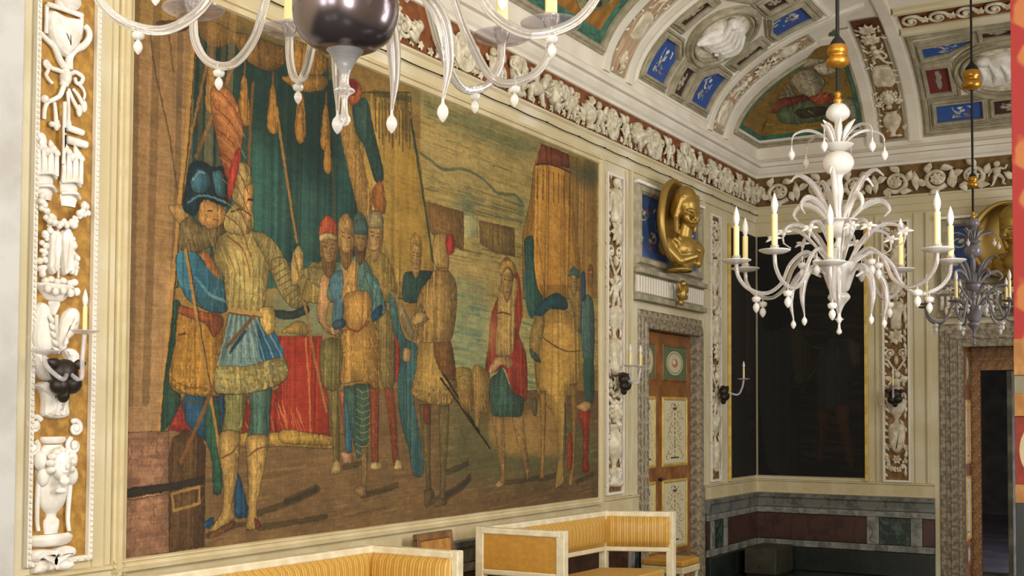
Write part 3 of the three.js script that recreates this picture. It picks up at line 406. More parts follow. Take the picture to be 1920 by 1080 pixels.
  // --- spear ---
  S('#a67a3a', 10, [[147,522],[187,688],[217,800],[254,938]], false); S('#3a2814', 2.5, [[151,521],[192,687],[222,800],[259,938]], false);
  S('#7a4f28', 10, [[240,774],[190,868],[143,949]], false);
  // --- warrior with the plume, seen from behind ---
  P('#1e4a6b', [[296,991],[315,986],[345,1065],[333,1073],[301,1067]], { folds: 3, line: 2 });
  P('#1e4a6b', [[209,1075],[234,1066],[234,1086],[212,1087]], { folds: 1, line: 1 });
  P('#7c7a45', [[268,799],[330,798],[329,845],[309,904],[255,900],[264,857]], { folds: 6, line: 2.5, k: [0.85, 1.12, 0.7] });
  P('#4a7060', [[344,797],[409,790],[409,845],[401,905],[341,907],[347,857]], { folds: 6, line: 2.5, k: [0.85, 1.12, 0.7] });
  P('#c19751', [[253,892],[311,892],[312,928],[305,986],[289,1049],[301,1070],[275,1083],[230,1097],[225,1088],[258,1059],[264,1007],[252,943]], { folds: 4, line: 2.5, k: [0.85, 1.12, 0.75] });
  P('#c19751', [[334,904],[402,902],[397,954],[383,1007],[370,1060],[379,1094],[367,1101],[337,1097],[343,1047],[339,976]], { folds: 4, line: 2.5, k: [0.85, 1.12, 0.75] });
  S('#5f4220', 4, [[257,944],[289,934],[310,916]], true, 0.8); S('#5f4220', 4, [[338,946],[370,929],[401,924]], true, 0.8);
  P('#7a4a28', [[223,1103],[242,1095],[295,1078],[301,1088],[259,1102],[231,1109]], { folds: 1, line: 1.5 }); P('#7a3a24', [[364,1078],[381,1088],[384,1098],[367,1099]], { folds: 1, line: 1.5 });
  P('#6d8c88', [[276,638],[325,639],[378,640],[428,679],[448,721],[464,770],[408,796],[337,808],[270,812],[235,804],[244,736],[263,683]], { folds: 0, line: 2.5, k: [1.1, 1.05, 0.8] });
  P('#1d5c84', [[365,650],[392,651],[433,688],[449,727],[393,741],[370,713]], { folds: 6, line: 0, k: [0.8, 1, 1.1] });
  for (let i = 0; i < 15; i++) { const a = [[279,641],[374,643]], b = [[242,753],[448,728]]; const t = i / 14; S(i % 2 ? '#3d6470' : '#a5b298', 5, [[lerp(a[0][0], a[1][0], t), lerp(a[0][1], a[1][1], t)], [lerp(b[0][0], b[1][0], t), lerp(b[0][1], b[1][1], t)]], false, 0.55); }
  P('#a69553', [[241,755],[336,750],[448,726],[464,770],[408,795],[337,808],[270,811],[235,804]], { folds: 10, line: 2 });
  speck([[241,755],[336,750],[448,726],[464,770],[337,808],[238,804]], ['#c0a45c', '#5d6a58', '#6f5a2a'], 260, 1.5, 4);
  P('#af9854', [...[[226,530],[243,481],[302,459],[348,457],[398,467],[413,503]], ...[[399,541],[390,590],[373,635],[325,635],[276,635],[264,607],[257,567]]], { folds: 0, line: 2.5, k: [0.72, 1.12, 1.05, 0.7] });
  for (let i = 0; i < 11; i++) { const a = [[250,475],[380,469]], b = [[276,630],[376,628]]; const t = i / 10; S(i % 2 ? '#6b6234' : '#c2b06c', 4, [[lerp(a[0][0], a[1][0], t), a[0][1] + 30], [lerp(b[0][0], b[1][0], t) + 6 * Math.sin(i), (a[0][1] + b[0][1]) / 2], [lerp(b[0][0], b[1][0], t), b[0][1]]], true, 0.6); }
  P('#92804a', [[345,460],[388,458],[425,477],[454,509],[489,567],[430,573],[397,527],[372,497]], { folds: 8, line: 2.5 });
  P('#92804a', [[403,516],[450,504],[487,550],[532,594],[527,610],[479,611],[441,589],[417,557]], { folds: 8, line: 2.5 });
  for (let i = 0; i < 9; i++) { const q = [[417,527],[517,604]]; const t = i / 8; S('#4a4024', 3, [[lerp(q[0][0], q[1][0], t) - 22, lerp(q[0][1], q[1][1], t) + 12], [lerp(q[0][0], q[1][0], t) + 26, lerp(q[0][1], q[1][1], t) - 12]], false, 0.6); }
  P('#2c3a34', [[418,622],[479,620],[527,604],[537,619],[479,639],[423,637]], { folds: 2, line: 1.5 });
  P('#d3a95a', [[373,622],[414,618],[421,643],[418,669],[397,679],[382,667],[371,646]], { folds: 2, line: 2 });
  for (const q of [[540, 185, 538, 228], [552, 185, 552, 238], [564, 185, 566, 232]]) { const a = [[-32,575],[-32,575],[-32,575]], ux = a[1][0] - a[0][0], uy = a[2][1] - a[0][1], sy = a[1][1] - a[0][1], sx = a[2][0] - a[0][0]; S('#6d4a22', 2.5, [[a[0][0] + q[0] * ux + q[1] * sx, a[0][1] + q[1] * uy + q[0] * sy], [a[0][0] + q[2] * ux + q[3] * sx, a[0][1] + q[3] * uy + q[2] * sy]], false, 0.8); }
  S('#b08a48', 10, [[275,633],[325,635],[378,635]], true); S('#5c4020', 3, [[275,639],[325,641],[378,641]], true);
  S('#6d4a28', 9, [[351,642],[309,680],[269,713]], false); S('#23404e', 8, [[326,676],[280,723]], false);
  P('#a69053', [[257,443],[286,407],[335,402],[348,446],[317,469],[265,468]], { folds: 6, line: 2 });
  P('#9d864d', [[276,356],[293,319],[326,314],[340,345],[344,398],[332,416],[305,408],[282,397]], { folds: 4, line: 2.5, k: [0.8, 1.15, 0.7] });
  P('#c18c4f', [[319,365],[345,355],[344,393],[338,431],[323,433],[316,402]], { folds: 1, line: 1.5 }); S('#2a2014', 5, [[330,391],[344,390]], false);
  S('#4a3a1c', 4, [[279,424],[309,414],[340,426]], true);
  P('#b06a38', [[214,176],[244,160],[274,172],[301,208],[311,249],[300,301],[283,363],[264,358],[243,312],[224,256],[212,207]], { folds: 0, line: 2.5, down: true, to: '#b02f26', k: [1.05, 1, 0.95, 1] });
  for (let i = 0; i < 8; i++) { const y = 290 + i * 42; const q = [[217,190],[298,235]]; const y0 = q[0][1] + i * 44 - 20; S('#6a2c1c', 3, [[q[0][0] + i * 7, y0], [q[0][0] + 50 + i * 7, y0 + 22], [q[0][0] + 110 + i * 2, y0 + 78]], true, 0.75); S('#d09458', 3, [[q[0][0] + i * 7 + 4, y0 + 14], [q[0][0] + 50 + i * 7, y0 + 36], [q[0][0] + 100 + i * 2, y0 + 88]], true, 0.5); }
  P('#b8392c', [[284,302],[302,282],[303,309],[285,375],[272,399],[266,363]], { folds: 3, line: 1 });
  P('#c19e5a', [[475,501],[496,468],[514,486],[516,525],[502,555],[476,557]], { folds: 2, line: 2 });
  S('#8f6a36', 8, [[486,494],[527,616],[558,723],[601,844]], false);
  // --- men in the middle ---
  limbs('#7a6a38', [[622,782,20],[633,862,15],[641,937,11],[640,985,10]]); P('#b09758', [[623,985],[637,958],[657,967],[658,991],[625,992]], { folds: 1, line: 1.5 });
  limbs('#a05a34', [[661,797,16],[673,862,12],[677,905,8]]); P('#b58660', [[659,943],[698,947],[699,968],[668,967]], { folds: 1, line: 1 });
  P('#6f6535', [[582,685],[650,676],[660,743],[649,787],[622,798],[588,783],[579,741]], { folds: 8, line: 2 });
  P('#937b3f', [[520,593],[529,541],[553,511],[582,493],[620,499],[639,521],[640,583]], { folds: 8, line: 2.5 });
  P('#97864f', [[503,526],[609,509],[618,562],[594,612],[603,660],[654,651],[654,669],[595,660],[565,620],[576,566]], { folds: 6, line: 2 });
  P('#c18c5a', [[576,534],[605,531],[610,579],[598,639],[654,654],[620,665],[578,640],[565,615]], { folds: 4, line: 1.5 });
  limbs('#356a80', [[681,786,18],[682,851,14],[687,944,12]]);
  limbs('#43604a', [[741,779,32],[742,862,26],[748,929,18]]); limbs('#3c5f52', [[687,786,22],[703,862,18],[730,956,12]]);
  for (let i = 0; i < 10; i++) { const q = [[714,791],[773,789],[771,940]]; const y = lerp(q[0][1], q[2][1], i / 9); S('#a0a070', 2.5, [[q[0][0], y], [(q[0][0] + q[1][0]) / 2, y + 8], [q[1][0], y]], true, 0.6); }
  limbs('#8a6c40', [[750,934,15],[750,989,11],[749,1045,12]]); P('#977646', [[709,1034],[735,1025],[758,1031],[757,1052],[731,1050]], { folds: 1, line: 1.5 });
  limbs('#8f4426', [[790,784,20],[793,879,17],[797,980,13]]); limbs('#8f4426', [[849,777,18],[870,874,16],[887,983,12]]);
  P('#b09760', [[776,982],[790,971],[823,975],[823,988],[786,988]], { folds: 1, line: 1 }); P('#b09760', [[877,986],[891,966],[916,990],[882,992]], { folds: 1, line: 1 });
  P('#a03322', [[865,638],[895,659],[898,746],[879,770],[860,736]], { folds: 4, line: 2 });
  P('#7a6638', [[799,597],[856,598],[877,678],[874,776],[825,780],[805,698]], { folds: 8, line: 2 });
  P('#977b3d', [[754,474],[800,449],[838,459],[878,522],[888,563],[810,569],[784,526]], { folds: 8, line: 2.5 });
  P('#5c7f72', [[611,586],[618,523],[643,491],[693,472],[742,473],[779,506],[814,569]], { folds: 12, line: 2.5 });
  P('#4a7480', [[613,520],[671,514],[672,568],[654,632],[619,632],[623,589],[610,563]], { folds: 6, line: 2 });
  P('#4f7a78', [[746,506],[793,513],[827,566],[837,588],[799,620],[775,599],[772,554]], { folds: 8, line: 2 }); P('#1c4560', [[775,604],[817,578],[816,604],[785,623]], { folds: 2, line: 1 });
  P('#c18c4a', [[658,499],[709,479],[718,532],[711,577],[656,582],[659,538]], { folds: 6, line: 1.5 });
  P('#b6863d', [[654,662],[707,640],[780,624],[811,681],[810,749],[803,790],[755,774],[700,773],[653,777],[660,716]], { folds: 10, line: 2.5 }); speck([[654,662],[780,624],[811,681],[803,790],[755,774],[653,777]], ['#c8a058', '#6f4a1c'], 120, 1, 2.5);
  P('#b88642', [[662,572],[706,554],[762,552],[775,582],[752,628],[716,651],[680,647],[664,613]], { folds: 4, line: 2, k: [0.95, 1.15, 0.8] }); S('#8a2f20', 4, [[673,642],[716,652],[757,631]], true);
  P('#2c4a58', [[620,637],[662,624],[667,642],[628,653]], { folds: 2, line: 1.5 });
  { const q = [[604,467],[669,435],[726,428],[786,417],[968,445],[1079,416]]; const w = 62;
    face(q[3][0], q[3][1], w, 116, '#a07c46', '#8a7a50', 1); P('#978658', [[761,391],[775,353],[808,347],[816,383]], { folds: 3, line: 2 }); S('#6f5a34', 6, [[758,444],[783,448],[812,437]], true);
    face(q[2][0], q[2][1], w * 0.9, 110, '#8f6f40', '#4a6052', 1, '#6a4e2a'); P('#3f6058', [[700,396],[712,382],[740,373],[757,389],[753,409],[708,415]], { folds: 4, line: 2 });
    face(q[1][0], q[1][1], w, 130, '#a87f46', null, 1, '#7d5c33');
    face(q[0][0], q[0][1], w * 1.05, 120, '#8f6d3e', null, 1, '#76552f'); P('#b04a2c', [[569,439],[573,404],[599,385],[628,399],[632,430],[600,429]], { folds: 5, line: 2 }); P('#b09760', [[571,435],[600,427],[632,429],[630,442],[600,441],[572,450]], { folds: 3, line: 1.5 });
    P('#27443c', [[913,560],[914,495],[950,481],[1025,473],[1030,494],[998,553]], { folds: 6, line: 2 }); face(q[4][0], q[4][1], w * 0.75, 108, '#a07a42', '#a8803c', 1);
    P('#3e6f6c', [[844,548],[876,574],[917,652],[974,673],[985,744],[960,803],[993,910],[1010,1005],[963,1008],[941,944],[905,874],[889,781],[902,694],[867,632]], { folds: 12, line: 2.5 }); P('#978658', [[861,540],[896,561],[942,610],[974,655],[937,651],[896,601]], { folds: 4, line: 2 });
    P('#b08c58', [[917,682],[948,686],[943,716],[913,714]], { folds: 1, line: 1.5 });
    limbs('#6e5e34', [[1015,826,26],[1020,910,20],[1028,988,12],[1035,1054,10]]); limbs('#6e5e34', [[1100,826,26],[1101,911,20],[1100,1003,13],[1097,1085,12]]); P('#7a3a22', [[1007,833],[1034,832],[1037,874],[1011,874]], { folds: 1, line: 1 });
    P('#5a4a2a', [[1013,1053],[1048,1049],[1059,1070],[1021,1089]], { folds: 1, line: 1 }); P('#5a4a2a', [[1070,1077],[1114,1077],[1114,1095],[1059,1098]], { folds: 1, line: 1 });
    P('#a5813f', [[989,663],[1065,656],[1126,651],[1155,726],[1165,769],[1136,820],[1056,826],[955,801],[970,744]], { folds: 9, line: 2.5 }); P('#774c22', [[1054,658],[1127,651],[1158,726],[1163,757],[1099,752],[1060,705]], { folds: 5, line: 1.5 });
    speck([[959,762],[1044,778],[1150,769],[1136,820],[1056,826],[955,801]], ['#b89a58', '#4a4026', '#7a6a3c'], 150, 1.5, 3);
    P('#9e7b40', [...[[1016,504],[1046,471],[1113,460],[1160,495]], ...[[1160,570],[1134,647],[1059,659],[991,659],[966,605],[988,529]]], { folds: 12, line: 2.5, k: [1.1, 1.05, 0.7] });
    limbs('#8a7440', [[1010,581,26],[983,604,22],[966,608,18]]); P('#b59253', [[957,597],[999,582],[1020,592],[989,615],[957,617]], { folds: 1, line: 1.5 });
    P('#a9884a', [[1042,431],[1048,378],[1077,366],[1114,367],[1121,427],[1116,461],[1064,464]], { folds: 6, line: 2.5 }); S('#7a4428', 5, [[1064,461],[1118,456]], true); P('#a82c22', [[1107,371],[1133,359],[1153,379],[1145,408],[1118,418],[1105,396]], { folds: 4, line: 2 });
    S('#231c14', 8, [[1099,746],[1191,822],[1288,900]], false); S('#231c14', 7, [[1084,756],[1211,850],[1346,948]], false);
    P('#2a3a36', [[1030,494],[1040,472],[1004,475],[1016,482]], { folds: 1, line: 1 });
  }
  // --- horseman's group ---
  P('#a97f3b', [[1157,732],[1209,721],[1245,735],[1246,843],[1187,831],[1169,788]], { folds: 6, line: 1.5, alpha: 0.7 }); S('#7a5a2c', 3, [[1174,750],[1215,743],[1240,758],[1210,787]], true, 0.8);
  P('#9d7a3d', [[1251,719],[1319,723],[1342,739],[1335,846],[1295,850],[1283,888],[1261,875],[1256,824]], { folds: 6, line: 2 });
  P('#a67e42', [[1352,856],[1449,856],[1586,835],[1659,807],[1780,849],[1780,971],[1704,983],[1566,973],[1463,973],[1372,954],[1343,908]], { line: 0, alpha: 0.85, blur: 22 });
  P('#b38653', [[1379,1049],[1431,1035],[1435,1052],[1392,1063]], { folds: 1, line: 1 });
  limbs('#a8814a', [[1390,849,34],[1404,915,26],[1417,982,17],[1421,1051,11]]); limbs('#a8814a', [[1503,849,32],[1524,917,24],[1548,986,15],[1567,1047,10]]);
  P('#a83c28', [[1400,492],[1419,436],[1499,428],[1528,542],[1508,611],[1550,671],[1558,760],[1547,811],[1482,789],[1428,716],[1363,732],[1319,723],[1333,654],[1349,568]], { folds: 10, line: 2.5, k: [1, 1.1, 0.85] });
  P('#c19a55', [[1399,478],[1459,446],[1500,455],[1486,525],[1487,579],[1471,668],[1408,680],[1375,672],[1384,586]], { folds: 8, line: 1.5 });
  P('#c19a55', [[1318,623],[1349,575],[1375,586],[1366,653],[1333,674]], { folds: 4, line: 0, alpha: 0.7 });
  P('#cb9760', [[1369,692],[1421,680],[1474,688],[1461,715],[1408,707],[1363,732],[1334,729]], { folds: 5, line: 1 });
  S('#5a3c1c', 4, [[1383,559],[1420,553],[1460,557]], true);
  P('#3f6050', [[1344,755],[1382,734],[1416,717],[1475,785],[1537,803],[1522,855],[1449,857],[1373,856],[1348,837]], { folds: 10, line: 2.5 });
  { const q = [[1440,435]]; face(q[0][0], q[0][1] + 26, 60, 120, '#a8844a', '#8a6a38', 1); P('#b58c45', [[1395,428],[1411,403],[1463,396],[1491,418],[1487,439],[1446,417],[1406,444]], { folds: 5, line: 2 }); }
  P('#c29445', [[1642,551],[1716,520],[1825,519],[1893,555],[1926,647],[1915,722],[1866,789],[1819,794],[1803,877],[1793,993],[1797,1065],[1758,1081],[1747,1074],[1762,978],[1734,856],[1629,790],[1603,703],[1596,620]], { folds: 8, line: 2.5, k: [0.95, 1.14, 0.86] });
  limbs('#a57c3c', [[1658,779,22],[1662,877,16],[1657,975,12],[1653,1048,12]]); limbs('#a57c3c', [[1871,752,24],[1878,863,17],[1872,981,12],[1847,1079,12]]);
  S('#6e4a22', 5, [[1660,613],[1732,634],[1826,648],[1923,641]], true); S('#6e4a22', 4, [[1607,700],[1622,758],[1658,786]], true); S('#8a3a20', 3, [[1608,696],[1629,765],[1661,789]], true); S('#7a5a2c', 3, [[1842,650],[1850,738],[1819,790]], true);
  P('#a98848', [[1573,614],[1606,557],[1649,533],[1669,567],[1643,639],[1621,689],[1578,663]], { folds: 5, line: 2 }); P('#4a584a', [[1574,652],[1628,671],[1643,691],[1585,678]], { folds: 2, line: 1.5 }); P('#5f5a40', [[1586,811],[1618,804],[1618,849],[1594,852]], { folds: 1, line: 2 });
  P('#2f5a50', [[1537,335],[1559,313],[1596,311],[1600,388],[1618,453],[1648,499],[1548,508],[1544,424]], { folds: 6, line: 2.5 });
  P('#2f5a50', [[1538,424],[1597,418],[1612,472],[1656,483],[1642,526],[1584,558],[1549,520]], { folds: 6, line: 0 });
  P('#25525a', [[1606,543],[1659,497],[1746,468],[1817,480],[1828,508],[1778,516],[1701,520],[1657,543]], { folds: 6, line: 2.5 });
  P('#977a42', [[1828,446],[1905,431],[1939,481],[1939,578],[1890,574],[1865,516]], { folds: 6, line: 2 });
  P('#4a6660', [[1930,466],[2010,475],[2011,673],[1948,676],[1919,580]], { folds: 8, line: 2 }); P('#2f5144', [[1940,676],[2011,673],[2012,806],[1957,803]], { folds: 5, line: 0 });
  { const q = [[1872,423],[1933,423],[1992,391]]; face(q[0][0], q[0][1], 44, 90, '#9a7a44', '#6a6a48', 1); face(q[2][0], q[2][1], 34, 70, '#8f6a3a', '#7a4a28', 1); P('#3a5f5a', [[1834,404],[1854,379],[1904,377],[1911,402],[1869,397]], { folds: 3, line: 2 }); P('#2c4660', [[1919,395],[1948,382],[1952,467],[1926,470]], { folds: 3, line: 1 }); }
  P('#a3361f', [[1904,841],[1949,814],[1991,833],[1983,908],[1978,999],[1989,1037],[1933,1034],[1945,968],[1933,893]], { folds: 6, line: 2 }); P('#c19758', [[1891,826],[1957,807],[2000,818],[1957,841]], { folds: 2, line: 1.5 });
  P('#98391f', [[1830,921],[1862,922],[1860,1024],[1825,1019]], { folds: 2, line: 1 }); S('#2a3a30', 8, [[1808,819],[1815,907],[1809,994]], false, 0.8);
  P('#c19760', [[1444,1052],[1464,1043],[1505,1049],[1464,1057]], { folds: 0, line: 0, alpha: 0.3 });
  weaveOver(g, W, H, [150, 120, 66], 0.14, 1.3);
}
function weaveOver(g, W, H, dye, fade, amp) {                     // what weaving and three centuries do to a cartoon: stepped contours, hatching, uneven dye, yellowing
  const im = g.getImageData(0, 0, W, H), src = new Uint8ClampedArray(im.data), d = im.data, F = (x, y, s) => vnoise(x, y, 4096, 4096, s);
  for (let y = 0; y < H; y++) { const row = 0.975 + 0.05 * hash2(y, 3, 8);
    for (let x = 0; x < W; x++) {
      const n1 = F(x / 9, y / 9, 1) - 0.5, n2 = F(x / 9, y / 9, 2) - 0.5, m1 = F(x / 3.1, y / 4.7, 3) - 0.5, big = F(x / 60, y / 45, 4) - 0.5, mid = F(x / 17, y / 11, 5) - 0.5, hatch = F(x / 26, y / 2.2, 6) - 0.5, warp = hash2((x / 3) | 0, 7, 5) - 0.5;
      const sx = clamp(Math.round(x + (n1 * 2 + m1) * amp), 0, W - 1), sy = clamp(Math.round(y + (n2 * 2 + m1) * amp), 0, H - 1), o = (sy * W + sx) * 4, i = (y * W + x) * 4;
      const L = (src[o] * 0.4 + src[o + 1] * 0.45 + src[o + 2] * 0.15) / 255, k = row * (0.94 + 0.14 * big + 0.12 * mid + 0.12 * hatch + 0.14 * m1 + 0.04 * warp), f = fade * (0.7 + 0.9 * (big + 0.5));
      for (let c = 0; c < 3; c++) d[i + c] = clamp(lerp(src[o + c], dye[c] * (0.25 + 1.25 * L), f) * k, 0, 255);
    } }
  g.putImageData(im, 0, 0);
}
const TAP = [4.17, 9.40, 1.04, 3.92];
{
  const t = wallThing('L', TAP[0], TAP[2] - 0.09, 'tapestry', 'large framed tapestry of helmeted warriors, tents and a horse above the sofas', 'tapestry');
  const weave = dataTex(128, (u, v) => { const k = 128 + 60 * Math.sin(v * 2 * PI * 32) + 40 * (hash2(u * 128, v * 128, 4) - 0.5); return [k, k, k]; }, false); weave.repeat.set(60, 33);
  const cloth = new THREE.PlaneGeometry(TAP[1] - TAP[0], TAP[3] - TAP[2], 60, 30), p = cloth.attributes.position;
  for (let i = 0; i < p.count; i++) p.setZ(i, 0.004 * Math.sin(p.getX(i) * 5.1) + 0.003 * Math.sin(p.getX(i) * 11 + p.getY(i) * 2));
  cloth.computeVertexNormals(); cloth.translate((TAP[0] + TAP[1]) / 2, (TAP[2] + TAP[3]) / 2, 0.018);
  mesh('woven_cloth', cloth, std({ map: canvasTex(2048, 1128, drawTapestry), bumpMap: weave, bumpScale: 0.0006, roughness: 0.95 }), t, true, 'woven scene of warriors meeting before a teal pavilion');
  const side = (name, pts) => mesh(name, frameOn(flat, pts, 0.075, 0.05, 9, false, [[-0.5, 0], [-0.5, 0.5], [-0.35, 0.62], [-0.3, 0.95], [-0.05, 1], [0.0, 0.72], [0.25, 0.6], [0.3, 0.8], [0.42, 0.75], [0.5, 0.4], [0.5, 0]]), M.frameTan, t, false);
  const [a, b, c, d] = TAP, e = 0.0375;
  side('frame_rail', [[a - 0.075, c - e], [b + 0.075, c - e]]); side('frame_rail', [[b + 0.075, d + e], [a - 0.075, d + e]]);
  side('frame_stile', [[b + e, c - 0.075], [b + e, d + 0.075]]); side('frame_stile', [[a - e, d + 0.075], [a - e, c - 0.075]]);
}

// ---------- stuccoed pilaster panels ----------
M.glass = new THREE.MeshPhysicalMaterial({ color: 0xf3f1f2, transmission: 0.72, roughness: 0.08, thickness: 0, ior: 1.5, specularIntensity: 1 });
M.glassMilk = new THREE.MeshPhysicalMaterial({ color: 0xf2efea, transmission: 0.45, roughness: 0.08, thickness: 0, ior: 1.5 });
M.glassSolid = new THREE.MeshPhysicalMaterial({ color: 0xf6f4f2, transmission: 0.82, roughness: 0.06, thickness: 0.02, ior: 1.5 });
M.glassSmoke = new THREE.MeshPhysicalMaterial({ color: 0x9a949a, transmission: 0.45, roughness: 0.1, thickness: 0, ior: 1.5 });
M.tan = mottled(0x94703f, 0x6c4e2a, 4, { roughness: 0.8 }, 6, 41);
M.candle = std({ color: 0xf0dc9c, roughness: 0.6 });
M.bulb = new THREE.MeshPhysicalMaterial({ color: 0xf4f0ea, roughness: 0.25, transmission: 0.2, thickness: 0 });
M.bronze = std({ color: 0x2e2620, roughness: 0.45, metalness: 0.4 });
function pilasterBox(wall, s0, s1, y0, y1, name, label, ground, beadR) {
  const t = wallThing(wall, (s0 + s1) / 2, y0, name, label, 'pilaster', 'stuccoed pilaster panels');
  const b = 0.026;
  mesh('painted_ground', bx(s0 + b, s1 - b, y0 + b, y1 - b, 0, 0.004), ground, t, false, 'ochre painted ground');
  mesh('border', [bx(s0, s0 + b, y0, y1, 0, 0.03, 0.004), bx(s1 - b, s1, y0, y1, 0, 0.03, 0.004), bx(s0 + b, s1 - b, y0, y0 + b, 0, 0.03, 0.004), bx(s0 + b, s1 - b, y1 - b, y1, 0, 0.03, 0.004)], M.plasterPale, t);
  if (beadR) { const g = [], n = Math.round((y1 - y0) / (beadR * 3)); for (let i = 0; i < n; i++) for (const s of [s0 + b / 2, s1 - b / 2]) g.push(ball(s, y0 + b / 2 + ((y1 - y0 - b) * i) / (n - 1), 0.031, beadR, beadR * 1.1, beadR, 0, 6, 4)); for (let i = 1; i < 8; i++) g.push(ball(lerp(s0, s1, i / 8), y0 + b / 2, 0.031, beadR, beadR, beadR, 0, 6, 4)); const m = mesh('bead_row', g, M.stucco, t, false, 'white beading round the panel'); m.userData.kind = 'stuff'; }
  return t;
}
{
  const t = pilasterBox('L', 3.605, 3.972, 1.055, 3.93, 'stucco_pilaster', 'wide pilaster of white stucco trophies on gold left of the large tapestry', M.gold, 0.0085);
  const A = (name, geos, mat = M.stucco) => mesh(name, geos, mat, t), A2 = (name, pieces) => each(name, pieces, M.stucco, t);
  const tube = (pts, r, rr = r, z = 0.02) => sweep(pts.map((p) => [p[0], p[1], p[2] ?? z]), (k) => lerp(r, rr, k), 7, pts.length * 4);
  const c = 3.79;
  A2('boss', [ball(...[[3.775,3.659]][0], 0.02, 0.07, 0.045, 0.05), ball(...[[3.740,3.639]][0], 0.015, 0.03, 0.03, 0.03)]);
  A('shield', [pad([[3.676,3.584],[3.757,3.579],[3.848,3.586],[3.853,3.528],[3.835,3.470],[3.800,3.415],[3.769,3.394],[3.730,3.407],[3.694,3.445],[3.670,3.503]], 0.065, 0.045, 0), sweep([[3.653,3.606],[3.710,3.609],[3.764,3.610],[3.852,3.610]].map((p) => [p[0], p[1], 0.03]), 0.013, 6, 12), sweep([[3.657,3.604],[3.657,3.531],[3.656,3.473]].map((p) => [p[0], p[1], 0.025]), 0.01, 6, 8), sweep([[3.850,3.606],[3.850,3.553],[3.842,3.498]].map((p) => [p[0], p[1], 0.03]), 0.009, 6, 8)]);
  A2('strap', [tube([[3.629,3.469],[3.660,3.449],[3.706,3.423],[3.738,3.373],[3.762,3.347]], 0.012, 0.018), tube([[3.865,3.567],[3.889,3.551],[3.894,3.519],[3.863,3.471],[3.815,3.439],[3.785,3.398],[3.782,3.339]], 0.016, 0.02, 0.03)]);
  A('knot', [ball(...[[3.771,3.298]][0], 0.02, 0.026, 0.04, 0.035), tube([[3.774,3.357],[3.771,3.311],[3.764,3.257]], 0.02, 0.022)]);
  A('ribbon', [tube([[3.755,3.320],[3.724,3.322],[3.693,3.323],[3.662,3.347],[3.655,3.333],[3.675,3.312],[3.664,3.284],[3.683,3.263],[3.699,3.254]], 0.012, 0.009)]);
  A2('ribbon', [tube([[3.787,3.315],[3.822,3.336],[3.842,3.335],[3.870,3.322],[3.859,3.293],[3.835,3.287],[3.822,3.310]], 0.012, 0.01), tube([[3.843,3.289],[3.871,3.270],[3.884,3.246],[3.878,3.219]], 0.01, 0.006)]);
  A('bow', [tube([[3.763,3.257],[3.742,3.207],[3.712,3.184],[3.674,3.159],[3.660,3.124],[3.658,3.080]], 0.013, 0.01), ball(...[[3.659,3.172]][0], 0.02, 0.02, 0.02, 0.02)]);
  for (const q of [[[3.788,3.250],[3.813,3.204],[3.850,3.160]], [[3.812,3.256],[3.844,3.231],[3.877,3.186]], [[3.784,3.236],[3.790,3.160],[3.788,3.082]], [[3.712,3.168],[3.719,3.118],[3.724,3.068]]]) A('spear', [tube(q, 0.008, 0.012, 0.022), ball(q[2][0], q[2][1], 0.024, 0.016, 0.03, 0.014)]);
  A('staff', tube([[3.755,3.178],[3.754,3.075],[3.755,2.962]], 0.0095, 0.0095, 0.04));
  A('staff', tube([[3.753,3.058],[3.755,2.970],[3.753,2.889]], 0.0095, 0.0095, 0.04));
  A2('cross_bar', [tube([[3.688,3.064],[3.730,3.066],[3.738,3.061]], 0.014, 0.014, 0.02), tube([[3.780,3.067],[3.824,3.063],[3.872,3.059]], 0.018, 0.016, 0.025)]);
  A2('cross_bar', [tube([[3.778,3.009],[3.833,3.007],[3.889,3.005]], 0.02, 0.02, 0.028), tube([[3.625,3.003],[3.641,2.987],[3.649,2.964]], 0.02, 0.026, 0.02)]);
  A('ram_head', [ball(...[[3.640,2.977]][0], 0.02, 0.028, 0.04, 0.03), ball(...[[3.636,2.954]][0], 0.02, 0.02, 0.03, 0.03)]);
  for (const [cx, x0, top, mid, low] of [[172, 105, 0, 340, 450], [335, 280, 0, 365, 470]]) {
    const q = [[3.530,3.011],[3.615,2.957]]; const ux = (q[1][0] - q[0][0]) / 100, uy = (q[1][1] - q[0][1]) / 100, X = (x) => q[0][0] + x * ux, Y = (y) => q[0][1] + y * uy, w = 64 * ux;
    const qv = A('quiver', [lathe([[w * 0.98, Y(mid + 20)], [w, Y(mid)], [w * 0.92, Y(mid - 10)], [w * 0.93, Y(mid + 60)], [w * 0.85, Y(low)], [w * 0.95, Y(low + 10)], [w * 0.75, Y(low + 100)]], X(cx), 0, 0, 0.5, 14), sweep([[X(cx - 62), Y(mid + 6), 0.02], [X(cx), Y(mid - 12), 0.055], [X(cx + 62), Y(mid + 12), 0.02]], 0.009, 6, 12), sweep([[X(cx - 62), Y(low), 0.02], [X(cx), Y(low - 12), 0.052], [X(cx + 60), Y(low + 14), 0.02]], 0.009, 6, 12)]);
    const a = []; for (let i = 0; i < 6; i++) { const x = cx - 55 + i * 21; a.push(tube([[X(x), Y(mid)], [X(x + 2), Y(mid - 80)], [X(x - 2 + i), Y(top + 60 + (i % 3) * 28)]], 0.013, 0.009, 0.022 + 0.012 * (i % 2))); a.push(leaf(X(x), Y(top + 130 + (i % 3) * 30), 0.05, 0.03, PI / 2, 0.1, 0.025)); } loose(mesh('arrows', a, M.stucco, qv));
  }
  loose(A('garland', garland([[3.629,2.716],[3.638,2.667],[3.682,2.623],[3.752,2.611],[3.814,2.634],[3.876,2.695],[3.885,2.734]], 0.019, 46, 31, 0.04)));
  loose(A('garland', garland([[3.687,2.595],[3.659,2.497],[3.657,2.425],[3.662,2.369]], 0.017, 26, 33, 0.025)));
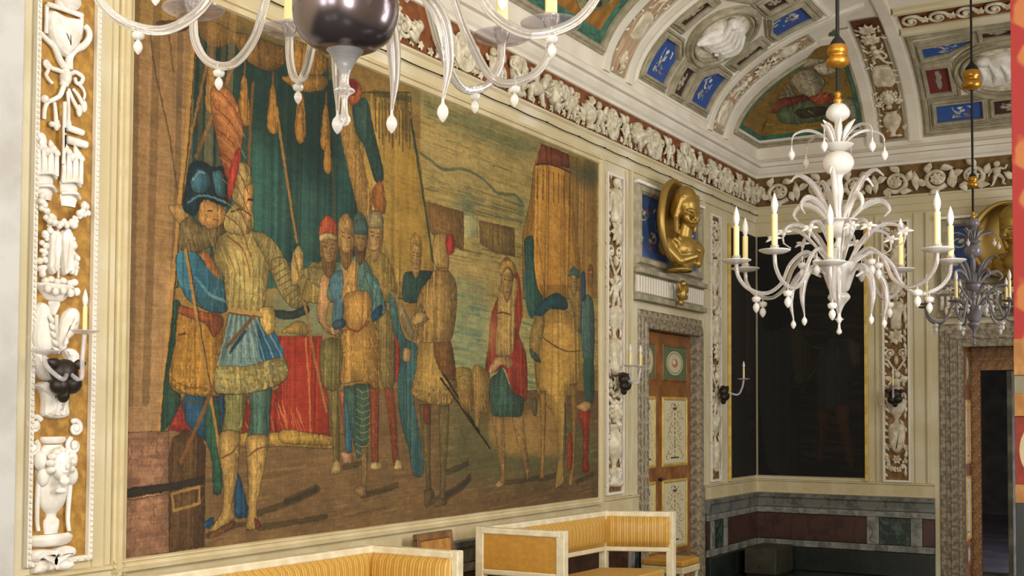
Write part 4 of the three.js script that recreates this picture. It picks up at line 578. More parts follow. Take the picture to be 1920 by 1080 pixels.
  loose(A('garland', garland([[3.788,2.594],[3.826,2.510],[3.841,2.438],[3.829,2.385]], 0.017, 26, 34, 0.025)));
  A('horn', pad([[3.701,2.575],[3.749,2.574],[3.746,2.501],[3.741,2.398],[3.714,2.374],[3.689,2.407],[3.694,2.494]], 0.06, 0.04)); A('horn', pad([[3.764,2.583],[3.815,2.583],[3.819,2.495],[3.809,2.398],[3.780,2.380],[3.762,2.474]], 0.06, 0.04));
  A('ribbon', tube([[3.744,2.588],[3.754,2.531],[3.750,2.458],[3.753,2.363]], 0.006, 0.006, 0.02));
  { const q = [[3.544,2.393],[3.629,2.331]]; const ux = (q[1][0] - q[0][0]) / 100, uy = (q[1][1] - q[0][1]) / 100, X = (x) => q[0][0] + x * ux, Y = (y) => q[0][1] + y * uy, R = (r) => r * ux;
    const u = A('urn', lathe([[R(112), Y(92)], [R(130), Y(104)], [R(118), Y(125)], [R(92), Y(170)], [R(62), Y(210)], [R(40), Y(222)], [R(42), Y(240)], [R(30), Y(275)], [R(12), Y(330)], [R(5), Y(400)]], X(237), 0, 0, 0.45, 18));
    each('fruit', [150, 200, 250, 300, 340].map((x, i) => ball(X(x), Y(140 + (i % 2) * 14), 0.05, 0.018, 0.02, 0.016)), M.stucco, u);
    A2('fruit', [160, 195, 235, 275, 320, 350].map((x, i) => ball(X(x), Y(78 - (i % 2) * 12), 0.02, 0.02, 0.018, 0.02)));
    // two swans' bodies with raised wings
    A('wing', [pad([[80, 420], [95, 300], [130, 240], [170, 255], [200, 330], [215, 470], [225, 570], [190, 600], [140, 610], [95, 590], [72, 520]].map(([x, y]) => [X(x), Y(y)]), 0.055, 0.035), ...[0, 1, 2, 3, 4].map((i) => leaf(X(150 + i * 8), Y(330 + i * 58), 0.05, 0.022, -1.2 + i * 0.08, 0.1, 0.05))]);
    A('wing', [pad([[262, 380], [300, 290], [350, 255], [385, 290], [380, 400], [345, 470], [295, 520], [262, 600], [244, 560], [250, 470]].map(([x, y]) => [X(x), Y(y)]), 0.045, 0.03), ...[0, 1, 2, 3].map((i) => leaf(X(345 - i * 22), Y(320 + i * 55), 0.05, 0.022, -1.9, -0.1, 0.04))]);
    A('swan', [pad([[85, 620], [150, 620], [190, 660], [175, 720], [225, 770], [200, 808], [150, 800], [105, 740], [85, 680]].map(([x, y]) => [X(x), Y(y)]), 0.06, 0.04)]);
    A('swan', [pad([[280, 580], [340, 560], [385, 600], [380, 680], [340, 790], [300, 800], [290, 720], [310, 660]].map(([x, y]) => [X(x), Y(y)]), 0.05, 0.035)]);
    A('stem', tube([[X(236), Y(320)], [X(236), Y(480)], [X(232), Y(610)]], 0.012, 0.008));
    A('torso', [pad([[110, 850], [170, 815], [230, 835], [300, 815], [350, 850], [330, 900], [318, 960], [322, 1068], [165, 1068], [160, 960], [150, 900]].map(([x, y]) => [X(x), Y(y)]), 0.055, 0.04), sweep([[X(180), Y(850), 0.04], [X(230), Y(930), 0.06], [X(225), Y(1060), 0.05]], 0.012, 6, 8), sweep([[X(290), Y(850), 0.04], [X(280), Y(950), 0.058], [X(262), Y(1060), 0.05]], 0.009, 6, 8), ball(X(237), Y(880), 0.045, 0.03, 0.03, 0.02)]);
  }
  { const q = [[3.559,1.731],[3.639,1.664]]; const ux = (q[1][0] - q[0][0]) / 100, uy = (q[1][1] - q[0][1]) / 100, X = (x) => q[0][0] + x * ux, Y = (y) => q[0][1] + y * uy, R = (r) => r * ux, B = (l) => l.map(([x, y]) => [X(x), Y(y)]);
    A2('scroll', [scroll(X(105), Y(60), 0.04, 1.4, 1, 0.6, 0.014, 0.015), scroll(X(95), Y(215), 0.035, 1.2, -1, 1.2, 0.013, 0.015)]);
    A2('scroll', [scroll(X(385), Y(85), 0.038, 1.3, -1, 2.2, 0.014, 0.015), scroll(X(378), Y(205), 0.04, 1.3, 1, 2, 0.013, 0.015)]);
    A('collar', lathe([[R(80), Y(140)], [R(92), Y(155)], [R(80), Y(178)], [R(60), Y(190)]], X(240), 0, 0, 0.5, 16));
    const v = A('vase', lathe([[R(60), Y(195)], [R(95), Y(240)], [R(112), Y(320)], [R(114), Y(420)], [R(105), Y(520)], [R(88), Y(600)], [R(58), Y(645)], [R(40), Y(665)], [R(38), Y(690)], [R(55), Y(710)], [R(56), Y(750)], [R(48), Y(790)], [R(50), Y(800)]], X(240), 0, 0, 0.5, 22));
    mesh('lion_mask', [...mask(X(240), Y(330), 0.07, 0.062, true), ball(X(238), Y(505), 0.07, 0.03, 0.015, 0.015)], M.stucco, v);
    A2('ear_lobe', [130, 150, 345, 350].map((x, i) => ball(X(x), Y(300 + (i % 2) * 110), 0.03, 0.03, 0.045, 0.03)));
    A('strap', tube(B([[135, 430], [128, 560], [130, 720], [138, 770]]), 0.014, 0.01)); A('strap', tube(B([[352, 420], [345, 560], [340, 720], [350, 790]]), 0.014, 0.01));
    A('saucer', lathe([[R(120), Y(800)], [R(152), Y(822)], [R(150), Y(845)], [R(130), Y(872)], [R(90), Y(885)]], X(236), 0, 0, 0.42, 20));
    A2('pedestal', [pad(B([[85, 910], [160, 895], [240, 905], [320, 890], [385, 910], [390, 955], [350, 970], [300, 950], [262, 985], [275, 1040], [205, 1045], [200, 990], [165, 955], [120, 985], [80, 960]]), 0.055, 0.035), pad(B([[120, 1000], [170, 985], [205, 1020], [190, 1050], [110, 1050]]), 0.04, 0.025), pad(B([[268, 1000], [330, 985], [385, 1010], [380, 1045], [275, 1048]]), 0.04, 0.025)]);
  }
}
// narrower panels: a candelabrum of masks, shields, vases and garlands stacked up the strip
function candelabrum(t, c, y0, y1, w, seed, mat) {
  const R = rng(seed), A = (name, g) => mesh(name, g, mat, t), A2 = (name, g) => each(name, g, mat, t), k = w / 0.3; let y = y0 + 0.05, i = seed;
  const kinds = ['plinth', 'vase', 'mask', 'garland', 'shield', 'urn', 'putto', 'scrolls', 'rosette', 'torso'];
  while (y < y1 - 0.12) {
    const kd = kinds[i++ % kinds.length], rest = y1 - y - 0.04; let h = 0.2;
    if (kd === 'plinth') { h = 0.16; A('plinth', [pad([[c - 0.1 * k, y], [c + 0.1 * k, y], [c + 0.11 * k, y + 0.03], [c + 0.07 * k, y + 0.06], [c + 0.1 * k, y + 0.12], [c + 0.09 * k, y + 0.15], [c - 0.09 * k, y + 0.15], [c - 0.1 * k, y + 0.12], [c - 0.07 * k, y + 0.06], [c - 0.11 * k, y + 0.03]], 0.05, 0.03)]); }
    if (kd === 'vase') { h = 0.4; A('vase', lathe([[0.05 * k, 0], [0.03 * k, 0.04], [0.09 * k, 0.14], [0.1 * k, 0.24], [0.06 * k, 0.33], [0.085 * k, 0.38], [0.07 * k, 0.4]], c, y, 0, 0.55, 16)); A2('handle', [scroll(c - 0.1 * k, y + 0.3, 0.03 * k, 1.1, 1, 0, 0.009), scroll(c + 0.1 * k, y + 0.3, 0.03 * k, 1.1, -1, PI, 0.009)]); }
    if (kd === 'mask') { h = 0.26; A('mask', mask(c, y + 0.14, 0.085 * k, 0.01)); A2('leaf', [leaf(c - 0.05 * k, y + 0.2, 0.12 * k, 0.05, 2.2), leaf(c + 0.05 * k, y + 0.2, 0.12 * k, 0.05, 0.9, -0.25)]); }
    if (kd === 'garland') { h = 0.24; loose(A('garland', garland([[c - 0.11 * k, y + 0.2], [c - 0.05 * k, y + 0.07], [c + 0.05 * k, y + 0.07], [c + 0.11 * k, y + 0.2]], 0.024, 28, seed + i))); A('rosette', rosette(c, y + 0.17, 0.06 * k, 6)); }
    if (kd === 'shield') { h = 0.36; A('shield', [pad([[c - 0.08 * k, y + 0.33], [c, y + 0.35], [c + 0.08 * k, y + 0.33], [c + 0.09 * k, y + 0.2], [c + 0.05 * k, y + 0.06], [c, y + 0.02], [c - 0.05 * k, y + 0.06], [c - 0.09 * k, y + 0.2]], 0.06, 0.045)]); A2('scroll', [scroll(c - 0.1 * k, y + 0.08, 0.035 * k, 1.3, 1, 0, 0.01), scroll(c + 0.1 * k, y + 0.08, 0.035 * k, 1.3, -1, PI, 0.01)]); }
    if (kd === 'urn') { h = 0.3; A('urn', lathe([[0.07 * k, 0], [0.04 * k, 0.03], [0.025 * k, 0.08], [0.08 * k, 0.15], [0.115 * k, 0.24], [0.12 * k, 0.27], [0.1 * k, 0.29]], c, y, 0, 0.55, 16)); A2('fruit', [-2, -1, 0, 1, 2].map((q) => ball(c + q * 0.035 * k, y + 0.29 - Math.abs(q) * 0.008, 0.03, 0.026 * k, 0.026 * k, 0.024))); }
    if (kd === 'putto') { h = 0.36; A('putto', putto(c, y, 0.33, 0, i % 2 ? 1 : -1)); A2('wing', [leaf(c - 0.03, y + 0.22, 0.12 * k, 0.06, 2.5), leaf(c + 0.03, y + 0.22, 0.12 * k, 0.06, 0.6, -0.25)]); }
    if (kd === 'scrolls') { h = 0.3; for (const s of [-1, 1]) A('scroll', [...scroll(c + s * 0.065 * k, y + 0.2, 0.055 * k, 1.5, s, s > 0 ? -1.6 : -1.6, 0.014), sweep([[c, y, 0.015], [c + s * 0.05 * k, y + 0.06, 0.02], [c + s * 0.1 * k, y + 0.14, 0.015]], 0.014, 6, 8)]); A('bud', ball(c, y + 0.12, 0.02, 0.025, 0.05, 0.03)); }
    if (kd === 'rosette') { h = 0.22; A('rosette', rosette(c, y + 0.11, 0.1 * k, 8)); }
    if (kd === 'torso') { h = 0.4; A('torso', [pad([[c - 0.05 * k, y], [c + 0.05 * k, y], [c + 0.06 * k, y + 0.14], [c + 0.1 * k, y + 0.24], [c + 0.04 * k, y + 0.3], [c - 0.04 * k, y + 0.3], [c - 0.1 * k, y + 0.24], [c - 0.06 * k, y + 0.14]], 0.06, 0.04), ball(c, y + 0.35, 0.03, 0.04 * k, 0.05, 0.04), limb([c - 0.09 * k, y + 0.26, 0.03], [c - 0.11 * k, y + 0.08, 0.02], 0.022, 0.015), limb([c + 0.09 * k, y + 0.26, 0.03], [c + 0.11 * k, y + 0.08, 0.02], 0.022, 0.015)]); }
    y += Math.min(h, rest) * 0.9;
  }
}
for (const [wall, a, b, y0, y1, label, seed, mat, ground] of [
  ['L', 9.575, 9.93, 1.04, 3.89, 'narrow stucco pilaster between the large tapestry and the closed painted door', 10, M.stuccoDim, M.tan],
  ['L', 12.115, 12.425, 1.04, 3.89, 'narrow stucco pilaster between the closed painted door and the dark picture', 4, M.stuccoDim, M.tan],
  ['F', 1.455, 1.755, 1.02, 3.9, 'stucco pilaster of vases and masks beside the open doorway', 13, M.stuccoDim, M.tan]]) {
  const t = pilasterBox(wall, a, b, y0, y1, 'stucco_pilaster', label, ground, 0);
  candelabrum(t, (a + b) / 2, y0 + 0.03, y1 - 0.03, (b - a - 0.06) * 1.22, seed, mat);
  { const R = rng(seed + 70), g = []; for (let y = y0 + 0.06; y < y1 - 0.06; y += 0.07) for (const d of [-1, 1]) { const u = (a + b) / 2 + d * (b - a) * (0.24 + 0.1 * R()); g.push(leaf(u, y, 0.07 + 0.03 * R(), 0.035, (d > 0 ? 1.1 : 2) + R() * 0.8, 0.2, 0.006, 0.01)); } loose(mesh('small_leaves', g, mat, t)); }
}
// plain raised fillets that divide the wall
{
  const f = (wall, s0, s1, y0, y1, o = 0.012) => { const g = bx(s0, s1, y0, y1, 0, o); return wall === 'L' ? toL(g) : toF(g); };
  struct('trim_fillets', [f('L', 3.985, 4.0, 1.02, 3.96), f('L', 4.06, 4.09, 1.02, 3.96), f('L', 3.5, 3.515, 0.98, 3.96), f('L', 9.5, 9.53, 1.02, 3.96, 0.02), f('L', 9.98, 10.02, 1.02, 3.96, 0.02), f('L', 10.06, 10.1, 1.02, 3.98, 0.035), f('L', 11.86, 11.9, 1.02, 3.98, 0.035), f('L', 12.04, 12.08, 1.02, 3.96, 0.02), f('L', 12.47, 12.51, 1.02, 3.96, 0.02), f('F', 1.385, 1.41, 1.02, 3.96, 0.015), f('F', 1.8, 1.825, 1.02, 3.96, 0.015), f('F', 1.93, 1.96, 1.02, 3.96, 0.025)], M.plaster, 'narrow plaster fillets between panels');
  const g = thing('door_casing', 'pale grey painted casing at the near end of the tapestry wall', 'casing'); seat(g, 'L', 3.1, 0);
  mesh('board', bx(2.7, 3.462, 0, 3.98, 0.068, 0.13, 0.006), mottled(0xc4c2be, 0xaaa69e, 1, {}, 5, 71), g); mesh('edge_strip', bx(3.462, 3.49, 0, 3.98, 0.068, 0.075), M.darkGap, g, false, 'black joint');
}
// ---------- glass sconces with candle lamps on the pilasters ----------
function candleParts(parent, x, y, z, sc, h = 0.19, tilt = 0) {
  const c = mesh('candle', [latheHard([[0.0001, 0], [0.0145 * sc, 0], [0.0145 * sc, h * sc], [0.0001, h * sc]], x, y, z, 1, 12)], M.candle, parent, false, 'cream candle sleeve');
  mesh('bulb', lathe([[0.008, 0], [0.015, 0.02], [0.0185, 0.045], [0.013, 0.075], [0.004, 0.105], [0.0005, 0.112]].map(([r, q]) => [r * sc, q * sc]), x, y + h * sc, z, 1, 10), M.bulb, c, false, 'unlit flame shaped bulb');
  return c;
}
const DISH = [[0.0, 0], [0.02, 0.002], [0.05, 0.006], [0.078, 0.018], [0.082, 0.024], [0.078, 0.024], [0.05, 0.013], [0.018, 0.008], [0.0, 0.007]];
function sconce(wall, s, y, arms, label) {
  const t = wallThing(wall, s, y - 0.1, 'candle_sconce', label, 'sconce', 'glass sconces on the pilasters');
  mesh('back_plate', [ball(s, y, 0.05, 0.07, 0.06, 0.05), ball(s - 0.03, y - 0.06, 0.06, 0.05, 0.045, 0.04), ball(s + 0.03, y - 0.05, 0.06, 0.055, 0.05, 0.04), ball(s, y - 0.1, 0.045, 0.03, 0.04, 0.03), leaf(s - 0.03, y + 0.02, 0.09, 0.05, 2.6, 0.2, 0.05), leaf(s + 0.03, y + 0.02, 0.09, 0.05, 0.5, -0.2, 0.05)], M.bronze, t, false, 'dark bronze leaf bracket');
  for (const [dx, dy, dz, bare] of arms) {
    const a = mesh('arm', sweep([[s, y, 0.07], [s + dx * 0.45, y - 0.035, 0.07 + dz * 0.5], [s + dx * 0.9, y + dy * 0.35, dz * 0.95], [s + dx, y + dy, dz]], 0.011, 8, 18), M.glass, t, false, 'curved clear glass arm');
    mesh('drip_pan', lathe(DISH, s + dx, y + dy, dz, 1, 20, 0.8), M.glass, a); if (!bare) candleParts(t, s + dx, y + dy + 0.02, dz, 0.72, 0.15);
  }
  if (wall === 'L') t.position.x += 0.062; else t.position.z += 0.062;   // clear of the relief it is screwed to
  return t;
}
sconce('L', 3.72, 1.93, [[0.05, 0.17, 0.12], [-0.15, 0.07, 0.1, true]], 'two-armed glass sconce on the wide pilaster left of the large tapestry');
sconce('L', 9.74, 2.06, [[0.1, 0.1, 0.16], [-0.12, 0.1, 0.16]], 'glass sconce on the pilaster between large tapestry and painted door');
sconce('L', 12.25, 2.0, [[0.2, 0.12, 0.2]], 'glass sconce on the pilaster between painted door and dark picture');
sconce('F', 1.61, 1.98, [[0.0, 0.08, 0.14]], 'small glass sconce on the pilaster beside the open doorway');

// ---------- stucco figures of the two friezes ----------
{
  const Y = 4.185, put = (frieze, toWall, mat) => (name, geos, stuff) => { const m = mesh(name, [geos].flat(9).map((g) => toWall(g.translate(0, -4.175, 0).scale(1, 0.88, 1).translate(0, 4.175, 0))), mat, frieze); if (stuff) loose(m); return m; };
  const A = put(friezeL, toL, mottled(0xe0d9c6, 0xb0a482, 5, { roughness: 0.75 }, 6, 81)), R = rng(404);
  const cartouche = (s, w = 0.13) => { const ov = [[s - w, Y + 0.15], [s - w * 0.7, Y + 0.27], [s, Y + 0.3], [s + w * 0.7, Y + 0.27], [s + w, Y + 0.15], [s + w * 0.7, Y + 0.04], [s, Y + 0.005], [s - w * 0.7, Y + 0.04]]; A('cartouche', [pad(ov, 0.035, 0.03, 0.012), sweep(ov.map((p) => [p[0], p[1], 0.035]), 0.014, 6, 32, 1, true), ball(s, Y + 0.17, 0.05, w * 0.36, 0.07, 0.03), ball(s - w * 0.12, Y + 0.25, 0.05, w * 0.2, 0.03, 0.03), limb([s - w * 0.3, Y + 0.18, 0.05], [s - w * 0.45, Y + 0.08, 0.045], 0.022, 0.014), limb([s + w * 0.25, Y + 0.14, 0.05], [s + w * 0.4, Y + 0.06, 0.045], 0.024, 0.014)]); for (const d of [-1, 1]) A('scroll', scroll(s + d * (w + 0.03), Y + 0.22, 0.05, 1.3, d, d > 0 ? PI : 0, 0.016, 0.03)); };
  const child = (s, side) => { A('putto', putto(s, Y, 0.31, 0.1 * side, side, 0.04)); A('wing', leaf(s - side * 0.04, Y + 0.2, 0.15, 0.08, side > 0 ? 2.5 : 0.6, side > 0 ? -0.2 : 0.2, 0.02, 0.02)); };
  const spray = (s, d) => { for (let i = 0; i < 4; i++) A('acanthus_leaf', leaf(s, Y + 0.05 + i * 0.02, 0.16 - i * 0.012, 0.07, (d > 0 ? 0.15 : PI - 0.15) + d * i * 0.42, d * 0.25, 0.02, 0.022)); A('scroll', [...scroll(s + d * 0.16, Y + 0.13, 0.08, 1.6, d, d > 0 ? -2.4 : -0.7, 0.02, 0.03)]); };
  const head = (s) => A('mask', mask(s, Y + 0.17, 0.11, 0.03));
  const vase = (s) => { A('vase', lathe([[0.05, 0], [0.03, 0.04], [0.08, 0.1], [0.095, 0.17], [0.05, 0.23], [0.075, 0.27]], s, Y, 0.02, 0.6, 14)); for (const d of [-1, 0, 1]) A('acanthus_leaf', leaf(s, Y + 0.24, 0.09, 0.05, PI / 2 + d * 0.6, 0, 0.03, 0.015)); };
  const beast = (s, d) => A('winged_beast', [ball(s, Y + 0.13, 0.05, 0.12, 0.065, 0.045, d * 0.25), limb([s + d * 0.09, Y + 0.16, 0.05], [s + d * 0.15, Y + 0.25, 0.055], 0.05, 0.035), ball(s + d * 0.17, Y + 0.27, 0.06, 0.045, 0.035, 0.035), limb([s + d * 0.08, Y + 0.1, 0.05], [s + d * 0.12, Y + 0.0, 0.05], 0.028, 0.016), limb([s - d * 0.08, Y + 0.1, 0.05], [s - d * 0.1, Y + 0.0, 0.05], 0.035, 0.016), leaf(s, Y + 0.16, 0.17, 0.1, PI / 2 + d * 0.5, d * 0.2, 0.05, 0.02), sweep([[s - d * 0.11, Y + 0.13, 0.04], [s - d * 0.19, Y + 0.08, 0.04], [s - d * 0.2, Y + 0.17, 0.04], [s - d * 0.14, Y + 0.19, 0.04]], 0.016, 6, 12)]);
  const swag = (s, w = 0.3) => A('swag', garland([[s - w / 2, Y + 0.28], [s - w / 4, Y + 0.16], [s, Y + 0.12], [s + w / 4, Y + 0.16], [s + w / 2, Y + 0.28]], 0.032, 40, (s * 100) | 0, 0.035), true);
  const bracket = (s) => { A('console', [pad([[s - 0.05, Y], [s + 0.05, Y], [s + 0.06, Y + 0.1], [s + 0.09, Y + 0.2], [s + 0.08, Y + 0.33], [s - 0.08, Y + 0.33], [s - 0.09, Y + 0.2], [s - 0.06, Y + 0.1]], 0.06, 0.03, 0.01), leaf(s, Y + 0.02, 0.24, 0.09, PI / 2, 0, 0.06, 0.02), leaf(s, Y + 0.1, 0.14, 0.06, PI / 2 + 0.6, 0.2, 0.055, 0.015), leaf(s, Y + 0.1, 0.14, 0.06, PI / 2 - 0.6, -0.2, 0.055, 0.015)]); for (const d of [-1, 1]) A('scroll', scroll(s + d * 0.1, Y + 0.26, 0.045, 1.3, d, d > 0 ? PI : 0, 0.014, 0.04)); };
  const seq = [[6.3, head], [6.62, (s) => spray(s, -1)], [6.9, (s) => child(s, 1)], [7.2, (s) => cartouche(s)], [7.55, (s) => spray(s, 1)], [7.62, (s) => child(s, -1)], [7.97, (s) => bracket(s)], [8.22, (s) => beast(s, 1)], [8.55, head], [8.62, (s) => swag(s + 0.18, 0.3)], [8.85, (s) => child(s, 1)], [9.1, (s) => spray(s, -1)], [9.22, vase], [9.4, (s) => child(s, -1)], [9.66, (s) => cartouche(s, 0.11)], [9.95, (s) => child(s, 1)], [10.18, head], [10.32, (s) => swag(s, 0.24)], [10.58, (s) => cartouche(s, 0.17)], [10.95, (s) => child(s, 1)], [11.15, (s) => spray(s, 1)], [11.36, (s) => bracket(s)], [11.62, (s) => beast(s, -1)], [11.9, (s) => swag(s, 0.3)], [12.12, head], [12.36, (s) => child(s, -1)], [12.6, (s) => cartouche(s, 0.12)], [12.9, (s) => spray(s, -1)], [13.0, (s) => child(s, 1)], [13.28, vase], [13.44, (s) => child(s, -1)]];
  for (const [s, f] of seq) f(s);
  const B = [[], []]; for (let s = 6.2; s < 13.5; s += 0.11) { B[0].push(...rosette(s + R() * 0.05, Y + 0.03 + R() * 0.02, 0.035 + R() * 0.012, 5, 0.016)); if (R() < 0.75) B[1].push(leaf(s, Y + 0.04 + R() * 0.14, 0.1 + R() * 0.06, 0.045, R() * 6.3, 0.3, 0.016, 0.014)); }
  A('small_flowers', B[0], true); A('small_leaves', B[1], true);
  // end wall: great acanthus scrolls round rosettes
  const F = put(friezeF, toF, M.stuccoDim);
  for (const [x, d, r] of [[0.3, -1, 0.14], [0.74, 1, 0.13], [1.18, -1, 0.13], [1.62, 1, 0.13], [2.05, -1, 0.13], [2.42, 1, 0.13], [2.95, -1, 0.14], [3.4, 1, 0.13], [3.9, -1, 0.13]]) {
    F('scroll', scroll(x, Y + 0.15, r, 1.7, d, d > 0 ? -2.4 : -0.7, 0.033, 0.03)); F('rosette', rosette(x, Y + 0.15, 0.08, 7, 0.04));
    for (let i = 0; i < 5; i++) F('acanthus_leaf', leaf(x + Math.cos(i * 1.25) * r * 0.9, Y + 0.15 + Math.sin(i * 1.25) * r * 0.9, 0.14, 0.09, i * 1.25 + d * 0.9, d * 0.3, 0.025, 0.024));
  }
  for (const x of [0.52, 0.96, 1.4, 1.84, 2.23]) F('acanthus_leaf', leaf(x, Y + 0.02, 0.26, 0.09, PI / 2, 0.1, 0.02, 0.025));
  F('putto', putto(2.68, Y, 0.3, 0.1, 1, 0.04)); F('mask', mask(0.05, Y + 0.16, 0.09, 0.02));
}
// the cable pinned along the architrave
{
  const w = thing('cable', 'thin dark cable pinned along the architrave above the large tapestry', 'cable'); seat(w, 'L', 8, 4.07);
  const pts = [], pin = [4.2, 4.9, 5.6, 6.25, 6.9, 7.36, 7.83, 8.42, 8.99, 9.48, 9.95, 10.45, 10.95, 11.5, 12.1, 12.7, 13.3, 13.56]; for (let i = 0; i < pin.length; i++) { pts.push([pin[i], 4.074, 0.04]); if (i < pin.length - 1) pts.push([(pin[i] + pin[i + 1]) / 2, 4.068, 0.04]); }
  mesh('cord', sweep(pts, 0.0042, 5, pts.length * 4), std({ color: 0x2c241a }), w); for (const s of pin) mesh('pin', ball(s, 4.074, 0.042, 0.008, 0.008, 0.01, 0, 6, 5), std({ color: 0x2c241a }), w);
}
// ---------- gilded busts over the doors ----------
M.gilt = std({ color: 0xb0904a, metalness: 0.7, roughness: 0.4 });
function blob(caps, half, res, k) {                               // a smooth union of tapered capsules, meshed
  const mc = new MarchingCubes(res, M.gilt, false, false, 60000), f = mc.field, h = res / 2; mc.isolation = 0;
  for (let z = 0; z < res; z++) for (let y = 0; y < res; y++) for (let x = 0; x < res; x++) {
    const p = [((x - h) / h) * half, ((y - h) / h) * half, ((z - h) / h) * half]; let d = 1e3;
    for (const [a, b, r0, r1] of caps) { const ab = [b[0] - a[0], b[1] - a[1], b[2] - a[2]], ap = [p[0] - a[0], p[1] - a[1], p[2] - a[2]], t = clamp((ab[0] * ap[0] + ab[1] * ap[1] + ab[2] * ap[2]) / (ab[0] ** 2 + ab[1] ** 2 + ab[2] ** 2 || 1), 0, 1), e = Math.hypot(ap[0] - ab[0] * t, ap[1] - ab[1] * t, ap[2] - ab[2] * t) - lerp(r0, r1, t), q = clamp(0.5 + (0.5 * (d - e)) / k, 0, 1); d = lerp(d, e, q) - k * q * (1 - q); }
    f[z * res * res + y * res + x] = -d;
  }
  mc.update(); const n = mc.count, g = new THREE.BufferGeometry(); g.setAttribute('position', new THREE.Float32BufferAttribute(mc.positionArray.slice(0, n * 3), 3)); g.setAttribute('normal', new THREE.Float32BufferAttribute(mc.normalArray.slice(0, n * 3), 3)); g.scale(half, half, half); return N(g);
}
const bustShape = (() => { const c = (a, b, r0, r1 = r0) => [a, b, r0, r1]; return blob([                                  // an over life size head on draped shoulders
  c([0.0, 0.14, 0.06], [0.02, 0.03, 0.1], 0.15, 0.115), c([0.03, -0.045, 0.15], [0.035, -0.05, 0.16], 0.05, 0.045), c([0.0, 0.085, 0.225], [0.0, 0.015, 0.262], 0.016, 0.026), c([-0.075, 0.095, 0.2], [-0.02, 0.095, 0.218], 0.017, 0.017), c([0.075, 0.095, 0.2], [0.02, 0.095, 0.218], 0.017, 0.017), c([-0.07, 0.02, 0.17], [-0.06, 0.0, 0.17], 0.045), c([0.08, 0.02, 0.17], [0.07, 0.0, 0.17], 0.045), c([-0.035, -0.03, 0.21], [0.04, -0.03, 0.212], 0.014, 0.014),
  c([-0.02, 0.22, 0.02], [-0.03, 0.08, -0.05], 0.15, 0.14), c([-0.12, 0.2, 0.08], [-0.15, 0.02, 0.05], 0.04, 0.045), c([-0.15, 0.02, 0.05], [-0.13, -0.15, 0.04], 0.045, 0.03), c([0.12, 0.21, 0.08], [0.15, 0.05, 0.05], 0.04, 0.04), c([0.15, 0.05, 0.05], [0.14, -0.12, 0.04], 0.04, 0.028), c([-0.1, 0.25, 0.12], [0.1, 0.25, 0.12], 0.03, 0.03), c([-0.03, 0.31, 0.04], [0.05, 0.3, 0.02], 0.05, 0.04),
  c([0.0, -0.08, 0.06], [-0.01, -0.22, 0.04], 0.08, 0.1), c([-0.24, -0.32, 0.0], [0.22, -0.33, 0.0], 0.11, 0.1), c([0, -0.34, 0.06], [0.02, -0.46, 0.05], 0.16, 0.13), c([-0.26, -0.33, 0.04], [-0.12, -0.47, 0.17], 0.07, 0.05), c([-0.12, -0.47, 0.17], [0.08, -0.4, 0.22], 0.045, 0.035), c([0.24, -0.34, 0.04], [0.16, -0.48, 0.15], 0.065, 0.05),
  c([-0.18, -0.24, 0.09], [0.1, -0.4, 0.2], 0.03, 0.02), c([-0.12, -0.22, 0.1], [0.16, -0.34, 0.18], 0.026, 0.02), c([0.16, -0.22, 0.08], [-0.05, -0.32, 0.2], 0.026, 0.018)], 0.62, 84, 0.014); })();
function bust(wall, s, y, label) {                                // y: foot of the bust; a relief, flatter than life
  const t = wallThing(wall, s, y, 'gilded_bust', label, 'bust', 'gilded busts over the doors');
  const shell = []; for (let i = 0; i <= 14; i++) { const a = (i / 14) * PI * 0.5; shell.push([0.36 * Math.sin(a), 0.22 * (1 - Math.cos(a))]); } for (let i = 14; i >= 0; i--) { const a = (i / 14) * PI * 0.5; shell.push([0.33 * Math.sin(a), 0.03 + 0.2 * (1 - Math.cos(a))]); }
  const sh = latheHard(shell, 0, 0, 0, 1, 30); sh.rotateX(PI / 2); sh.rotateZ(0.1); sh.scale(1.05, 1.12, 1); sh.scale(1, 1, 0.55); sh.translate(s - 0.06, y + 0.47, 0.004); mesh('shell_niche', sh, M.gilt, t, false, 'deep gilded shell behind the head');
  mesh('shell_rim', sweep(Array.from({ length: 25 }, (_, i) => { const a = 0.35 * PI + (i / 24) * PI * 1.15; return [s - 0.06 + Math.cos(a) * 0.365, y + 0.47 + Math.sin(a) * 0.39, 0.125]; }), (k) => 0.03 * Math.sin(PI * clamp(k, 0.08, 0.92)) + 0.008, 8, 40), M.gilt, t);
  const b = bustShape.clone(); b.rotateX(0.15); b.rotateY(-0.5); b.scale(0.95, 0.85, 0.7); b.translate(s + 0.04, y + 0.51, 0.165); mesh('figure', b, M.gilt, t, false, 'gilded half figure with folded arms');
  mesh('socle', lathe([[0.12, 0], [0.13, 0.025], [0.09, 0.04], [0.07, 0.07], [0.1, 0.1]], s, y, 0.135, 1, 18), M.gilt, t);
  return t;
}
const bluePaint = (seed) => canvasTex(256, 160, (g, W, H) => {
  const R = rng(seed); g.fillStyle = '#445d92'; g.fillRect(0, 0, W, H); for (let i = 0; i < 500; i++) { g.globalAlpha = 0.25; g.fillStyle = R() < 0.5 ? '#33487a' : '#5672a8'; g.fillRect(R() * W, R() * H, 3 + R() * 9, 2 + R() * 5); } g.globalAlpha = 1;
  for (const m of [1, -1]) for (let i = 0; i < 9; i++) { const x = W / 2 + m * (14 + i * 13), y = H / 2 + Math.sin(i * 1.7) * H * 0.3; g.strokeStyle = ['#d9d2b4', '#a85a3c', '#7f9a8c', '#e4dcc4'][i % 4]; g.lineWidth = 4; g.beginPath(); g.arc(x, y, 9 + (i % 3) * 4, i, i + 4); g.stroke(); g.fillStyle = ['#b4623f', '#dcd4b8', '#c8b480'][i % 3]; g.beginPath(); g.ellipse(x + 4, y - 6, 5, 8, i, 0, 7); g.fill(); }
});
